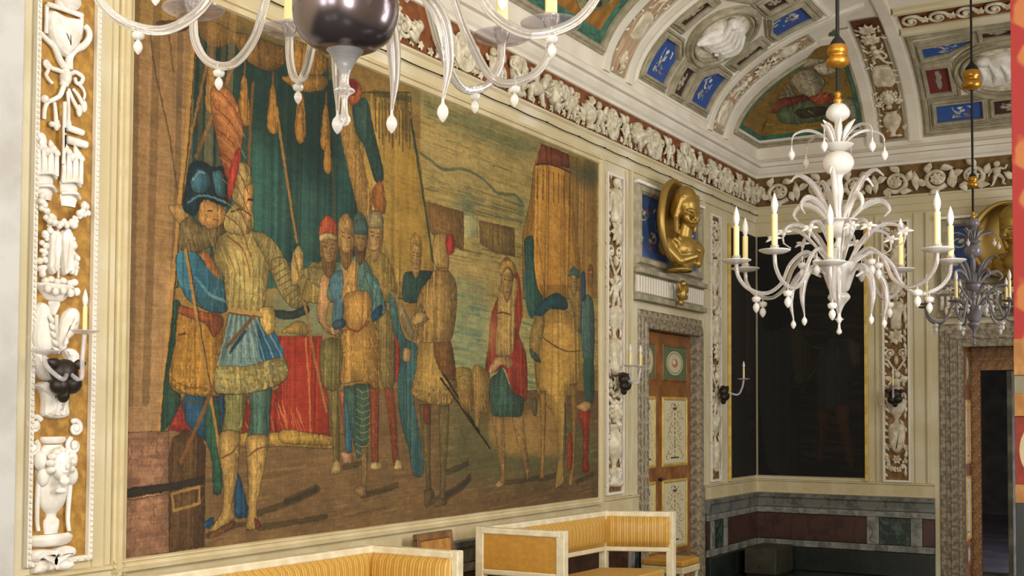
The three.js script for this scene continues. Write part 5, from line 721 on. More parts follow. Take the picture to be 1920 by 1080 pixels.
// over the closed door of the tapestry wall, and the same over the open doorway
function overdoor(wall, a, b, y0, y1, label, seed) {
  const t = wallThing(wall, a, y0, 'overdoor_panel', label, 'wall panel', 'painted panels over the doors'), P = [[a + 0.05, y0 + 0.36], [b - 0.05, y0 + 0.36], [b - 0.05, y1 - 0.04], [a + 0.05, y1 - 0.04]];
  mesh('painted_panel', panelOn(flat, [[a + 0.11, y0 + 0.42], [b - 0.11, y0 + 0.42], [b - 0.11, y1 - 0.1], [a + 0.11, y1 - 0.1]], 0.012, 0.4), std({ map: bluePaint(seed), roughness: 0.85 }), t, true, 'blue panel painted with small grotesques');
  mesh('panel_frame', frameOn(flat, P.slice().reverse(), 0.12, 0.07, 9), M.mouldGrey, t); mesh('top_fillet', bx(a, b, y1 - 0.02, y1 + 0.012, 0, 0.075, 0.006), M.stucco, t);
  mesh('ledge', [bx(a - 0.01, b + 0.01, y0 + 0.25, y0 + 0.3, 0, 0.1, 0.01)], M.mouldGrey, t); mesh('lower_ledge', bx(a - 0.01, b + 0.01, y0, y0 + 0.055, 0, 0.09, 0.01), M.mouldGrey, t);
  const fl = []; for (let s = a + 0.03; s < b - 0.04; s += 0.062) fl.push(bx(s, s + 0.036, y0 + 0.075, y0 + 0.235, 0, 0.06, 0.01)); loose(mesh('flutes', fl, M.plasterPale, t)); mesh('fluted_ground', bx(a, b, y0 + 0.055, y0 + 0.25, 0, 0.03), M.mouldGrey, t);
  return t;
}
overdoor('L', 10.13, 11.82, 2.8, 3.9, 'blue painted panel in grey mouldings above the closed painted door', 91);
overdoor('F', 2.05, 3.55, 2.8, 3.88, 'blue painted panel in grey mouldings above the open doorway', 92);
bust('L', 10.76, 3.11, 'gilded bust in a shell above the closed painted door').position.x += 0.085;
bust('F', 2.86, 3.11, 'gilded bust in a shell above the open doorway').position.z += 0.085;
for (const [wall, s, label] of [['L', 10.98, 'small gilded eagle bracket under the bust above the painted door'], ['F', 2.86, 'small gilded eagle bracket under the bust above the open doorway']]) {
  const t = wallThing(wall, s, 2.8, 'gilded_bracket', label, 'bracket', 'gilded brackets'); t.position[wall === 'L' ? 'x' : 'z'] += 0.1; const y = 2.9;
  mesh('body', [ball(s, y + 0.03, 0.05, 0.05, 0.08, 0.05), ball(s - 0.02, y + 0.12, 0.07, 0.03, 0.035, 0.035), ball(s, y - 0.06, 0.04, 0.04, 0.035, 0.03)], M.gilt, t); for (const d of [-1, 1]) mesh('wing', [leaf(s + d * 0.02, y + 0.03, 0.15, 0.07, d > 0 ? 0.5 : PI - 0.5, d * 0.2, 0.05, 0.015), leaf(s + d * 0.02, y - 0.02, 0.12, 0.05, d > 0 ? 0.1 : PI - 0.1, d * 0.2, 0.045, 0.015)], M.gilt, t);
}
// stucco scrolls over the far door head
{
  const t = wallThing('F', 2.8, 2.76, 'stucco_cresting', 'grey stucco scrolls lying over the open doorway', 'cresting'); t.position.z += 0.1;
  for (const d of [-1, 1]) for (const [q, r] of [[0.22, 0.08], [0.42, 0.07], [0.6, 0.055]]) { mesh('scroll', scroll(2.8 + d * q, 2.88, r, 1.5, d, d > 0 ? -2 : -1.1, 0.018, 0.03), M.stuccoDim, t); mesh('leaf', leaf(2.8 + d * q, 2.8, 0.12, 0.05, PI / 2 - d * 0.7, d * 0.2, 0.03, 0.015), M.stuccoDim, t); }
}
// ---------- doors ----------
const grotesque = (seed, dark) => canvasTex(128, 256, (g, W, H) => {
  const R = rng(seed); g.fillStyle = dark ? '#c9a58e' : '#d6caa2'; g.fillRect(0, 0, W, H); for (let i = 0; i < 400; i++) { g.globalAlpha = 0.2; g.fillStyle = R() < 0.5 ? '#b8aa80' : '#e4dab6'; g.fillRect(R() * W, R() * H, 6, 4); } g.globalAlpha = 0.85;
  g.strokeStyle = '#a89a72'; g.lineWidth = 3; g.strokeRect(6, 6, W - 12, H - 12);
  for (let i = 0; i < 12; i++) { const y = 26 + i * 18; for (const m of [-1, 1]) { g.strokeStyle = ['#8a7a5c', '#b08a70', '#a87058', '#7f8060'][i % 4]; g.lineWidth = 3; const x = W / 2 + m * (10 + (i % 4) * 8); g.beginPath(); g.arc(x, y, 7 + (i % 3) * 2, i + (m > 0 ? 0 : PI), i + 3.6 + (m > 0 ? 0 : PI)); g.stroke(); g.fillStyle = ['#b56f58', '#8f8560', '#6f6a50'][i % 3]; g.fillRect(x + m * 9 - 2, y - 3, 5, 5); } g.fillStyle = i % 3 ? '#8f6f58' : '#5c5240'; g.fillRect(W / 2 - 3, y - 6, 6, 10); }
  g.fillStyle = '#3c3426'; g.fillRect(W / 2 - 9, 34, 18, 9); g.fillRect(W / 2 - 22, H - 30, 44, 6); g.globalAlpha = 1;
});
const roundel = canvasTex(128, 128, (g, W, H) => { const R = rng(8); g.fillStyle = '#5a6a4a'; g.fillRect(0, 0, W, H); for (let i = 0; i < 300; i++) { g.globalAlpha = 0.25; g.fillStyle = R() < 0.5 ? '#3f5038' : '#7a8660'; g.fillRect(R() * W, R() * H, 6, 6); } g.globalAlpha = 1; g.fillStyle = '#c9bd98'; g.beginPath(); g.arc(64, 64, 44, 0, 7); g.fill(); g.strokeStyle = '#8a7f5c'; g.lineWidth = 4; g.beginPath(); g.arc(64, 64, 37, 0, 7); g.stroke(); g.fillStyle = '#b07a64'; g.beginPath(); g.arc(64, 64, 16, 0, 7); g.fill(); g.fillStyle = '#d8cca8'; g.beginPath(); g.arc(60, 60, 9, 0, 7); g.fill(); });
M.roundel = std({ map: roundel, roughness: 0.6 }); M.grot1 = std({ map: grotesque(5), roughness: 0.6 }); M.grot2 = std({ map: grotesque(6), roughness: 0.6 }); M.grot3 = std({ map: grotesque(7, true), roughness: 0.6 });
function leafOf(root, map, u0, u1, y0, y1, dark) {               // a door leaf with framed painted panels; map(u, v, out)
  const lf = mesh('door_leaf', [bend(bx(u0 + 0.004, u1 - 0.004, y0, y1, -0.045, 0), map)], M.doorWood, root, false, 'orange brown wooden door leaf'), w = u1 - u0, m = Math.min(0.12, w * 0.2);
  for (const [a, b, mat] of [[0.13, 0.36, M.roundel], [0.42, 1.08, M.grot2], [1.24, 1.9, dark ? M.grot3 : M.grot1], [2.08, 2.43, M.roundel]]) {
    mesh('painted_panel', panelOn(map, [[u0 + m, y0 + a], [u1 - m, y0 + a], [u1 - m, y0 + b], [u0 + m, y0 + b]], 0.004, 0.6), mat, lf, true, mat === M.roundel ? 'green panel with a cream roundel' : 'cream panel painted with grotesques');
    mesh('panel_moulding', frameOn(map, [[u0 + m, y0 + a], [u0 + m, y0 + b], [u1 - m, y0 + b], [u1 - m, y0 + a]], 0.03, 0.014, 3), mat === M.roundel ? M.doorWood : M.frameGilt, lf);
  }
  return lf;
}
{
  const mapL = (u, v, o) => new V3(o - 0.066, v, -u);
  const d1 = struct('door_1', toL(bx(DOOR[0], DOOR[1], 0, DOOR[2], -0.19, -0.13)), M.darkGap, 'closed double door painted with grotesques, beside the sofa');
  leafOf(d1, mapL, DOOR[0] + 0.01, 10.91, 0.01, DOOR[2] - 0.01); leafOf(d1, (u, v, o) => mapL(u, v, o - 0.012), 10.915, DOOR[1] - 0.01, 0.01, DOOR[2] - 0.01);
  mesh('door_knob', toL(ball(10.94, 1.12, -0.05, 0.02, 0.02, 0.02)), M.bronze, d1);
  const fr = (pts, wall) => { const g = frameOn(flat, pts, 0.17, 0.045, 9, false, [[-0.5, 0], [-0.5, 0.9], [-0.42, 1], [-0.2, 0.95], [-0.16, 0.7], [0.1, 0.62], [0.14, 0.45], [0.42, 0.4], [0.5, 0.25], [0.5, 0]]); return wall === 'L' ? toL(g) : toF(g); };
  struct('trim_door_frame', [fr([[DOOR[0] - 0.085, 0], [DOOR[0] - 0.085, DOOR[2] + 0.085], [DOOR[1] + 0.085, DOOR[2] + 0.085], [DOOR[1] + 0.085, 0]], 'L'), toL(bx(DOOR[1] - 0.002, DOOR[1] + 0.1, 0, DOOR[2], -0.13, 0.004)), toL(bx(DOOR[0] - 0.1, DOOR[0] + 0.002, 0, DOOR[2], -0.13, 0.004)), toL(bx(DOOR[0], DOOR[1], DOOR[2] - 0.002, DOOR[2] + 0.1, -0.13, 0.004))], M.doorMarble, 'speckled brown marble frame of the closed painted door');
  struct('trim_door_frame', [fr([[DOOR2[0] - 0.13, 0], [DOOR2[0] - 0.13, DOOR2[2] + 0.13], [DOOR2[1] + 0.13, DOOR2[2] + 0.13], [DOOR2[1] + 0.13, 0]].map((p) => p), 'F'), fr([[DOOR2[0] - 0.05, 0], [DOOR2[0] - 0.05, DOOR2[2] + 0.05], [DOOR2[1] + 0.05, DOOR2[2] + 0.05], [DOOR2[1] + 0.05, 0]], 'F')], M.doorMarble, 'speckled brown marble frame of the open doorway');
  // open doorway: leaf folded back in the thickness of the wall, casing, then the dark room
  const d2 = struct('door_2', [bx(DOOR2[0], DOOR2[0] + 0.13, 0, DOOR2[2] - 0.02, -ZF - 0.5, -ZF - 0.44), bx(DOOR2[1] - 0.13, DOOR2[1], 0, DOOR2[2] - 0.02, -ZF - 0.5, -ZF - 0.44), bx(DOOR2[0] + 0.13, DOOR2[1] - 0.13, 2.25, DOOR2[2] - 0.02, -ZF - 0.5, -ZF - 0.44)], mottled(0xb3824e, 0x7c5530, 6, { roughness: 0.5 }, 12, 95, 1.5), 'open doorway with speckled wooden casing');
  leafOf(d2, (u, v, o) => new V3(DOOR2[0] + 0.03 + o, v, -ZF - u), 0.03, 0.43, 0.01, DOOR2[2] - 0.02, true);
  mesh('half_open_leaf', [bx(2.67, 2.72, 0.02, 2.24, -ZF - 0.95, -ZF - 0.46)], mottled(0x6d6a52, 0x4a4838, 2, {}, 5, 96), d2, false, 'grey green edge of an inner door leaf');
}
// ---------- the two dark pictures that meet in the corner ----------
function drawDark(g, W, H, K, seed) {
  const { P, S, streaks } = painter(g, seed); g.fillStyle = '#18150e'; g.fillRect(0, 0, W, H);
  streaks([[0, 0], [W, 0], [W, H], [0, H]], ['#241d12', '#2a2417', '#0f0d09', '#30261a', '#1a1c14'], 420, 12, 160, 0.6, 0.1);
  if (K) {
    P('#20211a', [[-1.126,290.553],[140.961,296.784],[191.097,448.388],[164.296,795.848],[213.360,1091.768],[60.958,1108.319],[10.282,795.904]], { line: 0 }); P('#14130e', [[12.271,189.782],[77.655,67.068],[141.372,196.590],[165.991,397.741],[37.457,443.693]], { line: 0 });
    P('#242822', [[303.129,550.257],[389.339,503.304],[473.753,541.851],[460.778,699.012],[436.050,807.857],[314.082,820.277],[289.998,697.568]], { line: 1 }); P('#3a3222', [[437.864,504.572],[490.598,530.142],[494.920,602.746],[456.415,626.316]], { line: 1 });
    P('#3a1f16', [[284.399,825.263],[363.096,832.337],[338.284,893.461],[312.936,1040.299],[288.202,1053.084],[301.178,930.519]], { line: 1 }); P('#47271a', [[375.393,815.250],[440.856,810.270],[435.543,892.568],[463.319,1065.825],[439.200,1085.724],[410.965,965.486]], { line: 1 });
    S('#3a3326', 5, [[140.142,496.792],[315.487,550.525],[215.281,672.193]], true, 0.7); S('#4a3a26', 4, [[214.998,734.035],[290.371,623.813]], true, 0.7); P('#2a2618', [[165.779,447.614],[241.159,499.431],[265.407,648.086],[190.000,696.723]], { line: 0 });
  } else { P('#20190f', [[60, 0], [200, 0], [220, 1134], [40, 1134]], { line: 0, folds: 8 }); P('#2a2417', [[240, 300], [330, 280], [350, 700], [230, 720]], { line: 0 }); }
  weaveOver(g, W, H, [40, 34, 20], 0.2, 2.5);
}
function picture(wall, a, b, y0, y1, tex, label) {
  const t = wallThing(wall, a, y0 - 0.03, 'dark_picture', label, 'picture', 'dark pictures in the corner');
  mesh('canvas', bx(a, b, y0, y1, 0.006, 0.022), std({ color: 0x15120c }), t); const q = new THREE.PlaneGeometry(b - a, y1 - y0); q.translate((a + b) / 2, (y0 + y1) / 2, 0.0235); mesh('painting', q, std({ map: tex, roughness: 0.95 }), t, true, 'darkened picture with a stooping figure');
  { const s = wall === 'L' ? a - 0.04 : b; mesh('frame_stile', bx(s, s + 0.04, y0 - 0.04, y1 + 0.04, 0.002, 0.035, 0.006), M.frameGilt, t, false, 'narrow gilt strip'); }   // the two pictures meet in the corner without a frame for (const y of [y0 - 0.04, y1]) mesh('frame_rail', bx(a, b, y, y + 0.04, 0.002, 0.03, 0.006), M.mouldGrey, t);
}
picture('F', 0.04, 1.26, 1.06, 3.82, canvasTex(512, 1134, (g, W, H) => drawDark(g, W, H, true, 21)), 'dark picture with a stooping figure on the end wall, left of the doorway');
picture('L', 12.71, 13.56, 1.06, 3.82, canvasTex(384, 1134, (g, W, H) => drawDark(g, W, H, false, 22)), 'narrow dark picture on the tapestry wall beside the corner');

// ---------- painted and stuccoed compartments of the vault ----------
{
  const CL = (name, geos, mat, parent = ceiling, map = coveL, label) => mesh(name, [geos].flat(9).map((g) => bend(g, map)), mat, parent, false, label);
  const rectP = (u0, u1, v0, v1) => [[u0, v0], [u0, v1], [u1, v1], [u1, v0]];
  const groinV = (d) => { let a = 0, b = ARC; for (let i = 0; i < 40; i++) { const m = (a + b) / 2; if (cove(m, 0)[0] < d) a = m; else b = m; } return a; };   // metres up the curve at distance d from the wall
  const strip = (map, u0, u1, v0, v1, o) => panelOn(map, rectP(u0, u1, v0, v1).reverse(), o, 0.1, 3);
  // broad ribs: two plain bars, a sunk tinted band between them, stucco in the band
  function rib(map, u0, u1, v1a, v1b, label, seed, ground) {
    const bar = 0.13, prof = [[-0.5, 0], [-0.5, 0.8], [-0.38, 1], [0.38, 1], [0.5, 0.8], [0.5, 0]];
    const r = mesh('rib', [frameOn(map, [[u0 + bar / 2, 0.02], [u0 + bar / 2, v1a]], bar, 0.03, 0.08, false, prof), frameOn(map, [[u1 - bar / 2, 0.02], [u1 - bar / 2, v1b]], bar, 0.03, 0.08, false, prof)], M.plasterPale, ceiling, false, label);
    const a = u0 + bar + 0.035, b = u1 - bar - 0.035, c = (a + b) / 2, vt = Math.min(v1a, v1b) - 0.02, R = rng(seed);
    mesh('tinted_band', strip(map, a, b, 0.06, vt, 0.006), ground, r, true, 'rose brown band'); mesh('band_edge', frameOn(map, rectP(a, b, 0.06, vt), 0.03, 0.02, 0.08), M.mouldGrey, r);
    let v = 0.1, i = seed; while (v < vt - 0.2) {
      const k = i++ % 5; let h = 0.26; const A = (name, g) => CL(name, g, M.stuccoDim, r, map);
      if (k === 0) { A('vase', lathe([[0.05, 0], [0.03, 0.04], [0.085, 0.12], [0.1, 0.2], [0.06, 0.26], [0.09, 0.3]], c, v, 0.01, 0.5, 12)); h = 0.33; }
      if (k === 1) { A('mask', mask(c, v + 0.12, 0.09, 0.015)); for (const d of [-1, 1]) A('scroll', scroll(c + d * 0.1, v + 0.06, 0.04, 1.3, d, 0, 0.012, 0.015)); }
      if (k === 2) { A('cartouche', pad([[c - 0.1, v + 0.04], [c, v + 0.02], [c + 0.1, v + 0.04], [c + 0.12, v + 0.16], [c + 0.08, v + 0.3], [c, v + 0.32], [c - 0.08, v + 0.3], [c - 0.12, v + 0.16]], 0.05, 0.04)); h = 0.35; }
      if (k === 3) { A('putto', putto(c, v, 0.3, 0, i % 2 ? 1 : -1)); h = 0.32; }
      if (k === 4) { A('rosette', rosette(c, v + 0.11, 0.11, 8)); for (const d of [-1, 1]) A('leaf', leaf(c + d * 0.03, v + 0.2, 0.1, 0.05, PI / 2 - d * 0.5, 0.1, 0.012)); }
      v += h;
    }
    const small = []; for (let q = 0.1; q < vt - 0.08; q += 0.06) for (const d of [-1, 1]) small.push(leaf(c + d * (b - a) * (0.3 + 0.1 * R()), q, 0.06 + 0.03 * R(), 0.03, R() * 6.3, 0.2, 0.008, 0.009)); loose(CL('small_leaves', small, M.stuccoDim, r, map));
    return r;
  }
  rib(coveL, 9.38, 9.99, ARC, ARC, 'cream rib with stucco on a rose band', 11, M.rose);
  rib(coveL, 11.91, 12.52, groinV(ZF - 11.91), groinV(ZF - 12.52), 'cream rib with stucco on a rose band beside the corner', 12, M.rose);
  rib(coveL, 3.1, 3.71, ARC, ARC, 'cream rib with stucco on a rose band above the wide pilaster', 14, M.rose);
  const fr = rib(coveF, 1.31, 1.9, groinV(1.31), groinV(1.9), 'cream rib with stucco rising from the end wall', 10, M.tan);
  mesh('cartouche_panel', strip(coveF, 1.48, 1.76, 1.5, 1.82, 0.02), M.brownEdge, fr, true); CL('rosette', rosette(1.62, 1.66, 0.1, 8, 0.03), M.stuccoDim, fr, coveF);
  mesh('rib_return', frameOn(coveF, [[1.0, groinV(1.14)], [1.36, groinV(1.14)]], 0.13, 0.03, 0.06, false, [[-0.5, 0], [-0.5, 0.8], [-0.38, 1], [0.38, 1], [0.5, 0.8], [0.5, 0]]), M.plasterPale, ceiling);
  // sunk coffers: a moulding, a painted field
  const blueFig = (seed) => std({ roughness: 0.8, map: canvasTex(128, 128, (g, W, H) => { const R = rng(seed); g.fillStyle = '#2f4f94'; g.fillRect(0, 0, W, H); for (let i = 0; i < 260; i++) { g.globalAlpha = 0.25; g.fillStyle = R() < 0.5 ? '#223c78' : '#4468a8'; g.fillRect(R() * W, R() * H, 7, 5); } g.globalAlpha = 0.9; for (let i = 0; i < 16; i++) { g.strokeStyle = ['#d8c8a8', '#b8694c', '#8fa8b8', '#e8e2d4', '#7f9a78'][i % 5]; g.lineWidth = 3 + R() * 5; const x = 40 + R() * 48, y = 26 + R() * 76; g.beginPath(); g.moveTo(x, y); g.quadraticCurveTo(x + (R() - 0.5) * 40, y + (R() - 0.5) * 40, x + (R() - 0.5) * 34, y + (R() - 0.2) * 36); g.stroke(); } g.fillStyle = '#e8dcc4'; g.beginPath(); g.arc(66, 34, 8, 0, 7); g.fill(); }) });
  const blues = [1, 2, 3].map((k) => blueFig(k * 7)), cartMat = std({ roughness: 0.8, map: canvasTex(64, 96, (g, W, H) => { const R = rng(3); g.fillStyle = '#3c281c'; g.fillRect(0, 0, W, H); g.fillStyle = '#b5ab94'; for (let i = 0; i < 40; i++) { g.globalAlpha = 0.7; g.beginPath(); g.ellipse(W / 2 + (R() - 0.5) * 30, H / 2 + (R() - 0.5) * 60, 3 + R() * 4, 3 + R() * 4, 0, 0, 7); g.fill(); } g.globalAlpha = 1; }) });
  const redFig = std({ roughness: 0.8, map: canvasTex(96, 96, (g, W, H) => { const R = rng(5); g.fillStyle = '#6e2a26'; g.fillRect(0, 0, W, H); g.fillStyle = '#8f9484'; for (let i = 0; i < 26; i++) { g.globalAlpha = 0.8; g.beginPath(); g.ellipse(48 + (R() - 0.5) * 22, 50 + (R() - 0.5) * 56, 6, 8, 0, 0, 7); g.fill(); } g.globalAlpha = 1; }) });
  function coffer(map, pts, mat, name, label, h = 0.05) { const c = pts.reduce((a, p) => [a[0] + p[0] / pts.length, a[1] + p[1] / pts.length], [0, 0]), out = pts.map((p) => [c[0] + (p[0] - c[0]) * 1.0 + Math.sign(p[0] - c[0]) * 0.028, c[1] + (p[1] - c[1]) + Math.sign(p[1] - c[1]) * 0.028]); const m = mesh('coffer_moulding', [frameOn(map, out, 0.055, h, 0.08), frameOn(map, out.map((p) => [p[0] + Math.sign(p[0] - c[0]) * 0.045, p[1] + Math.sign(p[1] - c[1]) * 0.045]), 0.03, h * 0.5, 0.08)], M.mouldGrey, ceiling, false, 'stone coloured coffer moulding'); mesh(name, panelOn(map, pts.slice().reverse(), 0.008, 0.09), mat, m, true, label); return m; }
  function medallion(map, u, v, ru, rv, seed) {
    const ring = (k) => Array.from({ length: 36 }, (_, i) => [u + Math.cos((i / 36) * 2 * PI) * ru * k, v + Math.sin((i / 36) * 2 * PI) * rv * k]).reverse();
    const m = mesh('medallion_moulding', [frameOn(map, ring(1.08), 0.07, 0.06, 0.5), frameOn(map, ring(0.94), 0.045, 0.045, 0.5)], M.mouldGrey, ceiling, false, 'round stone coloured moulding'); mesh('medallion_ground', panelOn(map, ring(0.92).reverse(), 0.006, 0.5, 5), M.stuccoDim, m, true);
    const R = rng(seed), A = (name, g) => CL(name, g, M.stucco, m, map);
    A('relief_body', [pad([[u - ru * 0.55, v - rv * 0.5], [u - ru * 0.1, v - rv * 0.62], [u + ru * 0.5, v - rv * 0.35], [u + ru * 0.66, v + rv * 0.2], [u + ru * 0.3, v + rv * 0.62], [u - ru * 0.2, v + rv * 0.55], [u - ru * 0.6, v + rv * 0.15]], 0.11, 0.09)]);
    A('relief_head', ball(u - ru * 0.4, v + rv * 0.5, 0.07, ru * 0.16, rv * 0.18, 0.06)); A('relief_limb', limb([u - ru * 0.5, v + rv * 0.1, 0.06], [u - ru * 0.62, v - rv * 0.62, 0.04], 0.055, 0.035)); A('relief_limb', limb([u + ru * 0.3, v - rv * 0.3, 0.09], [u + ru * 0.72, v - rv * 0.55, 0.05], 0.06, 0.035));
    for (let i = 0; i < 5; i++) A('drapery_fold', sweep([[u - ru * 0.5 + i * ru * 0.22, v + rv * 0.45, 0.08], [u - ru * 0.4 + i * ru * 0.26, v, 0.12], [u - ru * 0.6 + i * ru * 0.3, v - rv * 0.55, 0.06]], (k) => 0.02 + 0.015 * Math.sin(PI * k), 6, 10));
  }
  const B = 10.98;
  for (const d of [-1, 1]) {
    const X = (a) => B + d * a, ord = (p) => (d > 0 ? p : p.slice().reverse());
    coffer(coveL, ord([[X(0.33), 0.2], [X(0.33), 0.45], [X(0.53), 0.57], [X(0.79), 0.57], [X(0.79), 0.2]]), blues[d > 0 ? 1 : 0], 'painted_field', 'blue field painted with a small figure');
    coffer(coveL, ord([[X(0.33), 1.36], [X(0.33), 1.62], [X(0.76), 1.62], [X(0.76), 1.24], [X(0.56), 1.24]]), blues[2], 'painted_field', 'blue field painted with a small figure');
    coffer(coveL, ord([[X(0.66), 0.76], [X(0.66), 1.05], [X(0.81), 1.05], [X(0.81), 0.76]]), cartMat, 'cartouche_field', 'dark field with a pale cartouche');
  }
  coffer(coveL, rectP(B - 0.1, B + 0.13, 0.18, 0.45), cartMat, 'cartouche_field', 'dark field with a pale cartouche'); coffer(coveL, rectP(B - 0.13, B + 0.14, 1.38, 1.56), cartMat, 'cartouche_field', 'dark field with a pale cartouche');
  medallion(coveL, B, 0.9, 0.42, 0.34, 31);
  mesh('compartment_edge', [frameOn(coveL, rectP(10.06, 11.86, 0.09, 1.76), 0.06, 0.03, 0.09)], M.plasterPale, ceiling);
  // end wall compartment
  for (const d of [-1, 1]) {
    const X = (a) => 2.8 + d * a, ord = (p) => (d > 0 ? p : p.slice().reverse());
    coffer(coveF, ord(rectP(X(0.26), X(0.72), 0.2, 0.38)), blues[0], 'painted_field', 'blue field painted with red and white figures');
    coffer(coveF, ord([[X(0.26), 1.13], [X(0.26), 1.22], [X(0.74), 1.19], [X(0.74), 1.03], [X(0.5), 1.05]]), blues[1], 'painted_field', 'blue field painted with white figures');
    coffer(coveF, ord([[X(0.54), 0.54], [X(0.54), 0.87], [X(0.76), 0.87], [X(0.76), 0.54]]), redFig, 'painted_field', 'dark red field with a grey figure');
  }
  coffer(coveF, rectP(2.66, 2.94, 0.22, 0.36), cartMat, 'cartouche_field', 'dark field with pale ornament'); coffer(coveF, rectP(2.66, 2.94, 1.2, 1.3), cartMat, 'cartouche_field', 'dark field with pale ornament');
  medallion(coveF, 2.8, 0.75, 0.44, 0.33, 32);
  mesh('compartment_edge', [frameOn(coveF, rectP(1.96, 3.64, 0.09, 1.38), 0.07, 0.04, 0.09)], M.mouldGrey, ceiling);
  { const r = mesh('cross_rib', [frameOn(coveF, [[1.92, 1.48], [3.68, 1.48]], 0.1, 0.05, 0.1, false), frameOn(coveF, [[1.92, 1.86], [3.68, 1.86]], 0.1, 0.05, 0.1, false)], M.plaster, ceiling); mesh('tinted_band', strip(coveF, 1.94, 3.66, 1.54, 1.8, 0.006), M.brownGround, r, true); for (let x = 2.05; x < 3.6; x += 0.26) { CL('scroll', scroll(x, 1.67, 0.1, 1.5, 1, 0, 0.02, 0.03), M.stuccoDim, r, coveF); CL('rosette', rosette(x + 0.13, 1.67, 0.06, 6, 0.02), M.stuccoDim, r, coveF); } }
  // the corner lunette, painted across the meeting of the two coves
  const cornerTex = canvasTex(512, 320, (g, W, H) => {
    const { P, S, streaks, R } = painter(g, 55); g.fillStyle = '#8f6f2c'; g.fillRect(0, 0, W, H); streaks([[0, 0], [W, 0], [W, H], [0, H]], ['#a8823a', '#6f5524', '#7f6a34', '#9a7430'], 260, 9, 90, 0.4); g.setTransform(1.2, 0, 0, 1.15, 70, -40);
    P('#8a4a32', [[60, 250], [120, 190], [160, 230], [140, 290], [80, 300]], { folds: 6 }); P('#a59a7c', [[130, 140], [200, 100], [240, 130], [230, 200], [150, 210]], { folds: 6 }); P('#8a3a2a', [[150, 200], [260, 190], [270, 230], [180, 240]], { folds: 4 }); P('#b0a88a', [[240, 110], [290, 90], [310, 150], [280, 200], [250, 180]], { folds: 4 }); P('#55694c', [[190, 230], [280, 210], [330, 240], [320, 280], [200, 280]], { folds: 6 }); P('#d0c8b0', [[300, 80], [340, 70], [350, 110], [310, 120]], { folds: 2 }); P('#c8bc98', [[230, 60], [290, 40], [330, 60], [300, 76], [240, 84]], { folds: 2 }); P('#a8452c', [[270, 200], [310, 190], [320, 220], [280, 230]], { folds: 2 }); P('#9a9a80', [[320, 220], [370, 230], [380, 290], [350, 300]], { folds: 3 }); P('#3a3424', [[230, 240], [290, 236], [300, 262], [240, 268]], { folds: 2 });
    for (let i = 0; i < 80; i++) S(['#4a3a1c', '#c8b888', '#6f3a24', '#55694c'][i % 4], 3, [[90 + R() * 320, 60 + R() * 220], [90 + R() * 320, 60 + R() * 220]].map((p, k, a) => (k ? [a[0][0] + (R() - 0.5) * 40, a[0][1] + (R() - 0.5) * 40] : p)), false, 0.5);
    g.setTransform(1, 0, 0, 1, 0, 0); weaveOver(g, W, H, [140, 110, 60], 0.15, 2);
  });
  const S0 = 12.76, X1 = 1.27, V0 = 0.26, tot = ZF - S0 + X1;
  function grid(map, far, v1, o) { const nu = 14, nv = 16, pos = [], uv = [], P = (i, j) => { const v = lerp(V0, v1, j / nv), d = Math.min(cove(v, 0)[0], far ? X1 : ZF - S0), a = far ? lerp(d, X1, i / nu) : lerp(S0, ZF - d, i / nu); return [map(a, v, o), (far ? ZF - S0 + a : a - S0) / tot, (v - V0) / 1.05]; }; for (let j = 0; j < nv; j++) for (let i = 0; i < nu; i++) for (const q of [P(i, j), P(i + 1, j), P(i + 1, j + 1), P(i, j), P(i + 1, j + 1), P(i, j + 1)]) { pos.push(q[0].x, q[0].y, q[0].z); uv.push(q[1], q[2]); } const g = new THREE.BufferGeometry(); g.setAttribute('position', new THREE.Float32BufferAttribute(pos, 3)); g.setAttribute('uv', new THREE.Float32BufferAttribute(uv, 2)); g.computeVertexNormals(); return g; }
  const vl = groinV(ZF - S0), vf = groinV(X1), lun = mesh('corner_lunette', [grid(coveL, false, vl, 0.012), grid(coveF, true, vf, 0.012)], std({ map: cornerTex, roughness: 0.9 }), ceiling, true, 'ochre lunette painted with figures across the corner');
  mesh('green_border', [frameOn(coveL, [[S0 + 0.02, V0 - 0.02], [S0 + 0.02, vl]], 0.07, 0.02, 0.06, false), frameOn(coveL, [[S0, V0], [ZF - 0.1, V0]], 0.08, 0.02, 0.08, false), frameOn(coveF, [[0.1, V0], [X1 - 0.02, V0]], 0.08, 0.02, 0.08, false), frameOn(coveF, [[X1 - 0.02, V0], [X1 - 0.02, vf]], 0.07, 0.02, 0.06, false)], M.green, lun, false, 'green painted border');
  mesh('outer_moulding', [frameOn(coveL, [[S0 - 0.06, 0.14], [S0 - 0.06, vl + 0.05]], 0.06, 0.035, 0.06, false), frameOn(coveF, [[X1 + 0.03, 0.14], [X1 + 0.03, vf + 0.03]], 0.05, 0.035, 0.06, false), frameOn(coveL, [[S0 - 0.06, 0.16], [ZF - 0.06, 0.16]], 0.06, 0.035, 0.08, false), frameOn(coveF, [[0.06, 0.16], [X1 + 0.03, 0.16]], 0.06, 0.035, 0.08, false)], M.mouldGrey, lun);
  // compartment above the tapestry: ochre field, green border, medallion
  const f = mesh('ochre_field', panelOn(coveL, rectP(4.0, 9.2, 0.28, 1.6).reverse(), 0.006, 0.12, 8), mottled(0xa8742c, 0x7f5720, 2, {}, 6, 88), ceiling, false, 'ochre field above the large tapestry');
  mesh('green_border', frameOn(coveL, rectP(3.97, 9.23, 0.26, 1.62), 0.1, 0.012, 0.1), M.green, f, false, 'green painted border'); mesh('outer_moulding', [frameOn(coveL, rectP(3.88, 9.32, 0.17, 1.7), 0.07, 0.05, 0.1)], M.mouldGrey, f);
